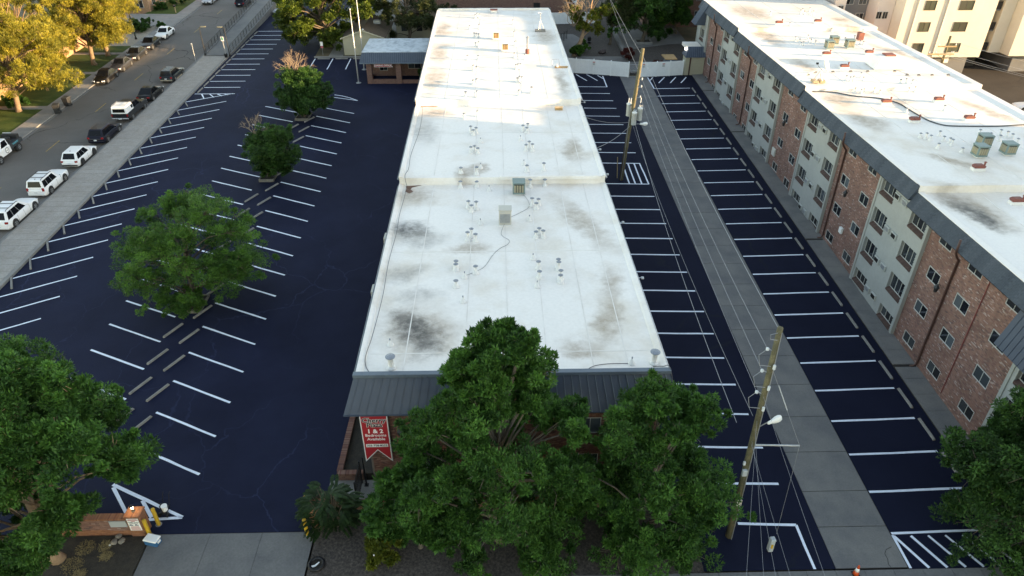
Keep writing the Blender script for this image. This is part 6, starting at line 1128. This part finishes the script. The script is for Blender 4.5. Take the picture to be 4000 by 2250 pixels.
pickup("dark pickup with a white canopy over its bed", -44.75, 84.6, 0, gry)
# flatbed work truck at the left edge
def worktruck(x, y, rz):
    t = thing("work_truck", "white flatbed work truck with tyres on its dark bed, cut by the left edge", "truck", (x, y, gz(y)-.005), rz); t.rotation_euler = (Matrix.Rotation(math.atan(SL), 4, 'X') @ Matrix.Rotation(rz, 4, 'Z')).to_euler(); W = 2.0
    hull(t, W, [(-.4, .5), (-.4, 1.25), (1.0, 1.28), (2.5, 1.15), (2.75, .95), (2.75, .5)], wht, "cab_body"); c = [(-.92,-.4,1.25),(.92,-.4,1.25),(.92,1.35,1.25),(-.92,1.35,1.25),(-.8,-.35,1.98),(.8,-.35,1.98),(.8,.6,1.98),(-.8,.6,1.98)]
    vpart("cabin", MB().add(c, [(4,5,6,7),(0,1,5,4),(1,2,6,5),(2,3,7,6),(3,0,4,7)]), wht, t, False, .06, 3)
    for s_ in (-1, 1):
        vpart("side_window", MB().add([(s_*.925,-.2,1.33),(s_*.925,.95,1.33),(s_*.82,.55,1.9),(s_*.82,-.2,1.9),(s_*.85,-.2,1.33),(s_*.85,.95,1.33),(s_*.75,.55,1.9),(s_*.75,-.2,1.9)], [(0,1,2,3),(4,7,6,5),(0,4,5,1),(1,5,6,2),(2,6,7,3),(3,7,4,0)]), car_glass, t)
        lg = vpart("door_emblem", MB().tube([(s_*1.0, .3, .9), (s_*1.006, .3, .9)], .3, 20), trim_k, t); q = MB().tube([(s_*1.006, .3, .9), (s_*1.009, .3, .9)], .24, 20); vpart("emblem_field", q, white_s, lg); vpart("emblem_mark", MB().box(s_*1.009-.003, s_*1.009+.003, .14, .46, .84, .96), grey_pt, lg)
        for z_ in (1.02, 1.12): vpart("side_lettering", MB().box(s_*.992-.004, s_*.992+.004, -1.9, -.9, z_-.03, z_+.03), M("cyan_print", (.05, .32, .40), rough=.5), t)
        vpart("tail_light", MB().box(s_*.85-.1, s_*.85+.1, -2.72, -2.66, .7, .85), lampr, t)
    vpart("windshield", MB().add([(-.8,1.28,1.32),(.8,1.28,1.32),(.7,.68,1.92),(-.7,.68,1.92),(-.8,1.2,1.3),(.8,1.2,1.3),(.7,.6,1.9),(-.7,.6,1.9)], [(0,1,2,3),(4,7,6,5),(0,4,5,1),(1,5,6,2),(2,6,7,3),(3,7,4,0)]), car_glass, t)
    hull(t, 1.98, [(-2.7, .72), (-2.7, 1.2), (-.5, 1.2), (-.5, .72)], M("dark_bed", (.03, .035, .04), rough=.6), "bed"); wheels(t, W, .4, 1.8, -1.7, galv)
    for (a, b, c_) in ((-.4, -1.0, 1.32), (.35, -1.1, 1.32), (0, -1.7, 1.36), (-.2, -1.1, 1.55)): vpart("cargo_tyre", MB().lathe((a, b, c_-.1), [(.2, 0), (.34, .02), (.36, .12), (.34, .22), (.2, .24)], 14), tyre_m, t)
    vpart("tool_box", MB().obox((0, -2.35, 1.4), (1.7, .5, .42)), trim_k, t, False, .03); vpart("loader_panel", MB().obox((.4, -2.6, 1.45), (.9, .08, .5), 0, .3), galv, t)
worktruck(-53.6, 72.6, math.pi)
# ---------------------------------------------------------------- trees
def leaf_mat(name, a, b, tr=.32, rough=.55): return M(name, a, b, attr="tint", rough=rough, trans=tr, spec=.3)
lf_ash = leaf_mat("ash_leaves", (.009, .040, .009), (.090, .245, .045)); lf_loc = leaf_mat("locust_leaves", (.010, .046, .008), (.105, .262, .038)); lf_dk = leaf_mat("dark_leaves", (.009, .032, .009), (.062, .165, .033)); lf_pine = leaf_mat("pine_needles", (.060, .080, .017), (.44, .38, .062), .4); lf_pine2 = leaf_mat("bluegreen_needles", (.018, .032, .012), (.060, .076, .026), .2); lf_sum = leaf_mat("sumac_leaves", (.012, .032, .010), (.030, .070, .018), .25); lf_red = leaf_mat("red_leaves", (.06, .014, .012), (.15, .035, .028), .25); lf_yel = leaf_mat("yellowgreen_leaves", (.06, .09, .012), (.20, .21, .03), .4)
bark = M("bark", (.12, .092, .065), (.075, .06, .045), scale=4, rough=.95, bump=.8, bscale=18); bark_p = M("pale_bark", (.13, .108, .085), (.085, .072, .058), scale=4, rough=.95, bump=.8, bscale=18); bark_t = M("tan_bark", (.36, .24, .15), (.26, .17, .11), scale=4, rough=.95, bump=.8, bscale=18); bark_q = M("pine_bark", (.19, .13, .085), (.13, .09, .06), scale=4, rough=.95, bump=.8, bscale=18); twig_m = M("dead_twigs", (.30, .22, .155), (.22, .165, .12), scale=5, rough=.95)
def leaves_mesh(name, C, Rr, per, ll, lw, mat, seed, flat=.75, up=.35, droop=0.0, tl=None, shell=.5):
    g = np.random.default_rng(seed); n = len(C); C = np.asarray(C, float); Rr = np.asarray(Rr, float)
    idx = np.repeat(np.arange(n), per); m_ = len(idx)
    d = g.normal(size=(m_, 3)); d /= np.linalg.norm(d, axis=1)[:, None]
    rad = (shell+(1-shell)*g.random(m_))**.8*Rr[idx]
    P = C[idx]+d*rad[:, None]*np.array([1, 1, flat])
    D = d*.55+g.normal(size=(m_, 3))*.55+np.array([0, 0, up-droop]); D /= np.linalg.norm(D, axis=1)[:, None]
    s_ = g.normal(size=(m_, 3))*.6+np.cross(D, np.array([0, 0, 1.0])+.0*D)*1.6; s_ -= D*(s_*D).sum(1)[:, None]; s_ /= np.linalg.norm(s_, axis=1)[:, None]+1e-9
    L_ = ll*(.7+.6*g.random(m_)); Wd = lw*(.7+.6*g.random(m_))
    V_ = np.empty((m_, 4, 3)); V_[:, 0] = P; V_[:, 1] = P+D*(L_*.5)[:, None]+s_*(Wd*.5)[:, None]; V_[:, 2] = P+D*L_[:, None]; V_[:, 3] = P+D*(L_*.5)[:, None]-s_*(Wd*.5)[:, None]
    me = bpy.data.meshes.new(name); me.vertices.add(m_*4); me.vertices.foreach_set("co", V_.ravel()); me.loops.add(m_*4); me.loops.foreach_set("vertex_index", np.arange(m_*4, dtype=np.int32)); me.polygons.add(m_); me.polygons.foreach_set("loop_start", np.arange(0, m_*4, 4, dtype=np.int32)); me.polygons.foreach_set("loop_total", np.full(m_, 4, dtype=np.int32)); me.update(); me.validate()
    ct = g.random(n); tint = np.clip(.62*ct[idx]**1.3+.38*g.random(m_), 0, 1)
    if tl is not None: tint = np.clip(tint+tl, 0, 1)
    a = me.attributes.new("tint", 'FLOAT', 'FACE'); a.data.foreach_set("value", tint.astype(np.float32)); me.materials.append(mat); return me
def crown_points(g, c, rx, ry, rz, lobes, per_lobe, lr, prof, low=.0):
    """clump centres on the shells of several overlapping boughs, so the outline stays uneven"""
    C = []; Rr = []; LB = []
    k = 0
    while len(LB) < lobes and k < 4000:
        k += 1; u = g.uniform(-1, 1); th = len(LB)*2.399+g.uniform(-.5, .5); pr = prof((u+1)/2); r = pr*(g.uniform(.25, 1.0)**.5)
        p = np.array([c[0]+rx*r*math.cos(th), c[1]+ry*r*math.sin(th), c[2]+rz*u*.92]); lrad = lr*g.uniform(.6, 1.3)*(.6+.4*pr)
        LB.append((p, lrad))
    for p, lrad in LB:
        for j in range(per_lobe):
            d = g.normal(size=3); d /= np.linalg.norm(d); d[2] = abs(d[2])*.9-.25 if g.random() < .75 else d[2]
            far_ = g.random() < .14
            C.append(p+d*lrad*np.array([1, 1, .9])*(g.uniform(1.05, 1.38) if far_ else g.uniform(.5, 1.05))); Rr.append(lrad*(g.uniform(.10, .18) if far_ else g.uniform(.20, .36)))
    return np.array(C), np.array(Rr), LB
PROF = {'fcone': lambda t: float(np.interp(t, [0, .1, .45, .6, .75, .9, 1], [.75, .95, 1.0, .78, .44, .33, .2])), 'round': lambda t: math.sqrt(max(.05, 1-(2*t-1)**2*.93)), 'cone': lambda t: max(.12, (1-t)**.75*1.02) if t > .12 else .55+t*3.2, 'egg': lambda t: max(.15, math.sqrt(max(0, 1-((t-.38)/.64)**2))), 'wide': lambda t: math.sqrt(max(.08, 1-((t-.45)/.58)**2))}
def tree(name, label, base, c, r, prof, lobes, per_lobe, lr, leaf, mat, bk, per, seed, tr=.25, keep=None, group=None, dead=0, flat=.75, up=.3, droop=0, cat="tree", deadz=None, spray=0):
    t = thing(name, label, cat, (base[0], base[1], gz(base[1])), group=group); g = np.random.default_rng(seed); z0 = gz(base[1])
    C, Rr, LB = crown_points(g, c, r[0], r[1], r[2], lobes, per_lobe, lr, PROF[prof])
    if keep: LB = [q_ for q_ in LB if keep(q_[0])]
    ok = C[:, 2] > z0+.35
    if keep: ok &= np.array([keep(p) for p in C])
    C, Rr = C[ok], Rr[ok]
    mb = MB(); top = np.array([c[0], c[1], c[2]+r[2]*.35]); bs = np.array([base[0], base[1], z0-.1]); P = [bs+(top-bs)*s_+np.array([g.normal()*.12, g.normal()*.12, 0])*(1 if 0 < s_ < 1 else 0) for s_ in (0, .06, .3, .6, 1)]
    mb.tube(P, [tr*1.5, tr*1.05, tr*.9, tr*.6, tr*.2], 10)
    for p, lrad in LB:
        h = min(.9, max(.18, (p[2]-z0)/(top[2]-z0)*.62+g.uniform(-.08, .08))); s0 = bs+(top-bs)*h; mid = s0*.5+p*.5+np.array([0, 0, .25*np.linalg.norm(p[:2]-s0[:2])*.4])
        mb.tube([s0, s0*.6+mid*.4, mid, mid*.4+p*.6, p], [tr*.34, tr*.27, tr*.2, tr*.12, tr*.05], 6)
        for j in range(5):
            d = g.normal(size=3); d /= np.linalg.norm(d); q = p+d*lrad*.85; mb.tube([mid*.3+p*.7, p*.5+q*.5+np.array([0, 0, .1]), q], [tr*.1, tr*.07, tr*.03], 4)
    mb.build("trunk", bk, t, smooth=True)
    me = leaves_mesh("crown", C, Rr, per, leaf[0], leaf[1], mat, seed+1, flat, up, droop); me.transform(Matrix.Translation(-t.location))
    o = bpy.data.objects.new("crown", me); COL.objects.link(o); o.parent = t
    if dead:
        mb = MB(); dz = deadz or (c[0], c[1], c[2]+r[2]*.3)
        def grow(p, d, L_, rr, lev):
            q = p+d*L_; mid = (p+q)/2+Vector(g.normal(size=3))*L_*.08; mb.tube([p, mid, q], [rr, rr*.8, rr*.55], 5, False)
            if lev > 0:
                for _ in range(3 if lev > 1 else 4): nd = (d+Vector(g.normal(size=3))*.55+Vector((0, 0, .12))).normalized(); grow(p.lerp(q, g.uniform(.5, 1)), nd, L_*g.uniform(.5, .75), rr*.55, lev-1)
        for i in range(dead):
            a = 6.28*i/dead; grow(Vector(dz), Vector((math.cos(a)*.55, math.sin(a)*.55, 1)).normalized(), dead_len, .05, 3)
        mb.build("dead_branches", twig_m, t)
    return t
dead_len = 1.2
tree("shade_tree", "big leafy tree at the lower left beside the gate wall", (-23.0, 23.3), (-23.0, 24.2, 7.7), (5.4, 4.6, 5.0), 'wide', 70, 17, 1.5, (.21, .075), lf_ash, bark_t, 210, 11, .27, flat=.85, keep=lambda p: not (p[2] < 5.6 and p[0] > -21.6) and not (p[2] < 3.4 and p[0] > -22.3))
tree("shade_tree", "large lone spreading tree in the left lot's near island", (-23.8, 44.9), (-22.9, 45.6, 6.9), (5.0, 4.2, 4.0), 'egg', 46, 16, 1.5, (.17, .06), lf_loc, bark, 150, 22, .2, flat=.6, up=.1)
dead_len = 1.3
tree("shade_tree", "small bushy tree in the lot's middle island with bare twigs on top", (-23.5, 67), (-22.5, 66.8, 5.8), (2.0, 1.9, 2.2), 'round', 20, 16, 1.25, (.2, .085), lf_dk, bark, 170, 31, .16, dead=4, deadz=(-24.0, 67.2, 7.0), flat=.7)
dead_len = 1.7
tree("shade_tree", "tree with sunlit bare branches on its crown in the farthest island", (-23.5, 83.2), (-22.9, 83.0, 6.7), (3.0, 2.6, 2.0), 'round', 26, 16, 1.4, (.22, .09), lf_dk, bark, 165, 41, .18, dead=8, deadz=(-23.9, 83.2, 8.2), flat=.7)
tree("shade_tree", "tall front tree rising above the mansard in the middle of the facade", (-.2, 24.0), (-.1, 24.2, 7.9), (5.2, 3.5, 7.0), 'fcone', 84, 17, 1.15, (.21, .068), lf_ash, bark_p, 150, 51, .28, flat=.95, up=.55)
tree("shade_tree", "round front tree at the right end of the facade", (6.9, 23.6), (7.7, 23.9, 6.0), (3.5, 2.9, 5.2), 'egg', 52, 17, 1.1, (.21, .068), lf_ash, bark_p, 150, 61, .24, flat=.9, up=.45)
tree("shade_tree", "dark leafy tree at the lower right edge of the picture", (27.6, 22.6), (26.9, 23.6, 5.6), (4.2, 3.2, 4.8), 'egg', 42, 16, 1.4, (.2, .085), lf_dk, bark, 150, 71, .24, flat=.8)
tree("shade_tree", "leafy tree in front of the right building's near entrance", (28.6, 27.0), (29.3, 26.6, 4.4), (3.2, 2.6, 2.6), 'round', 20, 11, 1.15, (.22, .09), lf_dk, bark, 150, 73, .2, flat=.8)
tree("shade_tree", "broad sunlit green tree beside the office yard", (-25.7, 111.6), (-26.9, 112.0, 10.8), (7.2, 5.5, 6.2), 'round', 44, 14, 1.9, (.42, .22), leaf_mat("maple_leaves", (.030, .055, .010), (.115, .165, .024)), bark, 105, 81, .4, flat=.7)
tree("shade_tree", "second sunlit tree partly behind the flagpoles", (-20.6, 119.5), (-20.8, 119.5, 11.0), (4.2, 4.0, 5.5), 'round', 18, 11, 1.7, (.42, .22), leaf_mat("maple_leaves", (.03, .05, .01), (.1, .15, .02)), bark, 95, 83, .3, flat=.7)
tree("conifer", "dark bluish conifer left of the centre building's far end", (-13.5, 113.5), (-13.8, 114.0, 9.3), (4.6, 3.6, 5.4), 'egg', 24, 11, 1.5, (.40, .10), lf_pine2, bark, 115, 91, .25, flat=.7)
tree("conifer", "second dark conifer behind the office roof", (-10.2, 121), (-10.4, 121, 10.6), (3.6, 3.4, 5.6), 'egg', 16, 11, 1.5, (.40, .10), lf_pine2, bark, 100, 93, .25, flat=.7)
dead_len = 2.6
tree("shade_tree", "half-dead tree with bleached bare limbs behind the white fence", (11.7, 106.6), (14.2, 107.3, 10.6), (2.9, 2.4, 3.2), 'round', 13, 10, 1.1, (.36, .2), lf_yel, bark_t, 85, 101, .33, dead=7, deadz=(11.4, 106.8, 8.6), flat=.7)
tree("shade_tree", "slim leaning pine-like tree in the courtyard gravel", (17.7, 112.3), (18.6, 112.8, 11.2), (2.6, 2.4, 3.8), 'round', 13, 10, 1.2, (.40, .12), lf_pine2, bark, 100, 103, .2, flat=.7)
tree("shade_tree", "dark spreading tree in the courtyard planter", (23.1, 113.1), (23.8, 113.9, 10.2), (5.4, 4.2, 4.6), 'round', 26, 11, 1.7, (.38, .18), lf_dk, bark, 110, 105, .32, flat=.7)
tree("shade_tree", "tall tree behind the courtyard with sunlit upper leaves", (25.5, 119.3), (26.0, 119.3, 11.5), (5.6, 4.0, 6.0), 'round', 24, 11, 1.8, (.40, .2), lf_loc, bark, 105, 107, .3, flat=.7)
tree("bush", "dark shrub against the tall brick block", (29.3, 118.0), (28.9, 117.5, 7.4), (2.2, 2.0, 2.6), 'round', 10, 10, .9, (.3, .16), lf_dk, bark, 110, 109, .12, cat="shrub")
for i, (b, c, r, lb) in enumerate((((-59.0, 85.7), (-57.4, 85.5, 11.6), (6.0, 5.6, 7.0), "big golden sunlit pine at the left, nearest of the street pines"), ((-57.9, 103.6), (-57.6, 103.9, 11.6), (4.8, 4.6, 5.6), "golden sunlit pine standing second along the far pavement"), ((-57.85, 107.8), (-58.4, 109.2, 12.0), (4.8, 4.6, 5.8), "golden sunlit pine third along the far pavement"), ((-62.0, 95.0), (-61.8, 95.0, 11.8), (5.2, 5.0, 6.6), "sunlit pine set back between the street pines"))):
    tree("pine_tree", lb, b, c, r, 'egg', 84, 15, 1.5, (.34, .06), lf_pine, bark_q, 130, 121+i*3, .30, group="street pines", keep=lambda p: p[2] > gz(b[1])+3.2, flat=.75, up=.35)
tree("shade_tree", "leafy tree left of the street pines at the picture edge", (-64.0, 79.5), (-63.4, 80.2, 10.5), (5.2, 5.0, 6.2), 'round', 44, 15, 1.6, (.34, .08), lf_pine, bark, 120, 141, .25, flat=.7)
tree("shade_tree", "dark trees beyond the corner brick house", (-72, 128), (-72, 128, 10), (5, 4, 5), 'round', 18, 10, 1.7, (.4, .2), lf_dk, bark, 90, 143, .3, flat=.7)
for i, (x, y, rx, h, lb) in enumerate(((-60.2, 121.5, 1.9, 1.5, "rounded dark juniper below the tall lamp post, left one"), (-58.6, 120.2, 1.2, 1.2, "small rounded juniper beside the tall lamp post"), (-57.5, 122.5, 2.4, 1.3, "low dark hedge along the house driveway"), (-60.0, 134.3, 1.0, 1.0, "tan-green bush at the corner of the brick house"), (-58.8, 138.2, 2.4, 1.6, "dark bush by the far lawn"), (-60.3, 87.6, 1.4, 1.1, "low dark shrub behind the nearest pine's trunk"))):
    tree("bush", lb, (x, y), (x, y, gz(y)+h*.55), (rx, rx*.7, h*.5), 'round', 9, 9, .6, (.22, .1), lf_dk, bark, 100, 151+i*2, .06, cat="shrub", group="street shrubs")
for i, (x, y, r_, h, mt_, lb) in enumerate(((19.3, 104.4, .75, 1.6, lf_red, "reddish shrub in front of the courtyard terrace kerb"), (11.9, 106.2, .8, 1.5, lf_loc, "green shoots at the foot of the half-dead tree"), (13.0, 109.0, 1.2, 1.4, lf_loc, "small bush beside the half-dead tree"), (23.0, 99.9, .6, 1.2, lf_red, "dark reddish shrub behind the right white fence"), (-9.9, 95.9, 1.0, 1.5, lf_dk, "leafy shrub in the office's brick bed"), (-6.3, 23.1, .75, 1.0, lf_yel, "yellow-green shrub behind the marker stake"), (-23.6, 45.2, .8, 1.4, lf_loc, "leafy sucker growth in the large tree's planter"), (-23.5, 67, .7, 1.5, lf_dk, "leafy sucker growth in the middle planter"), (-23.5, 83.2, .75, 1.7, lf_dk, "leafy sucker growth in the farthest planter"))):
    tree("bush", lb, (x, y), (x, y, gz(y)+h*.55), (r_, r_*.8, h*.5), 'round', 8, 9, .42, (.24, .1), mt_, bark, 75, 171+i*2, .05, cat="shrub")
# lower left skirt of the front tree and its neighbour
tree("shade_tree", "low leafy young tree at the front left, under the tall front tree", (-4.3, 23.6), (-4.6, 23.8, 3.6), (2.4, 1.9, 2.3), 'round', 18, 11, .95, (.28, .10), lf_ash, bark_p, 115, 201, .13, flat=.8)
# sumac: long compound leaves
sm = thing("sumac_shrub", "dark sumac shrub with long feathery leaves over the right gate pillar", "shrub", (-9.2, 25.3, gz(25.3))); g = np.random.default_rng(77); mb = MB(); Q = []; stem = MB()
for i in range(120):
    a = g.uniform(0, 6.28); r_ = 1.25*math.sqrt(g.random()); hz = gz(25)+g.uniform(.5, 3.3)*(1-.3*r_/1.15); p0 = Vector((-9.15+r_*math.cos(a), 25.1+r_*math.sin(a)*.8, hz)); d = Vector((math.cos(a+g.normal()*.4), math.sin(a+g.normal()*.4), g.uniform(.0, .5))).normalized(); L_ = g.uniform(.45, .75)
    stem.tube([(-9.15+.3*math.cos(a), 25.1+.3*math.sin(a), gz(25)), (p0.x*.6-9.15*.4, p0.y*.6+25.1*.4, hz*.55+gz(25)*.45), p0], [.035, .025, .012], 5)
    for k in range(11):
        s_ = k/10; c_ = p0+d*L_*s_+Vector((0, 0, -.45*L_*s_*s_)); sd = d.cross(Vector((0, 0, 1))).normalized(); ll = .30*(1-.55*abs(s_-.35))
        for sg_ in (-1, 1):
            e = (sd*sg_+d*.5+Vector((0, 0, -.25))).normalized()*ll; wv = d*.07; mb.add([c_, c_+e*.5+wv, c_+e, c_+e*.5-wv], [(0, 1, 2, 3)])
me = mb.mesh("foliage", lf_sum, False, sm.location); at = me.attributes.new("tint", 'FLOAT', 'FACE'); at.data.foreach_set("value", g.random(len(me.polygons)).astype(np.float32)); o = bpy.data.objects.new("foliage", me); COL.objects.link(o); o.parent = sm
stem.build("stems", bark, sm)
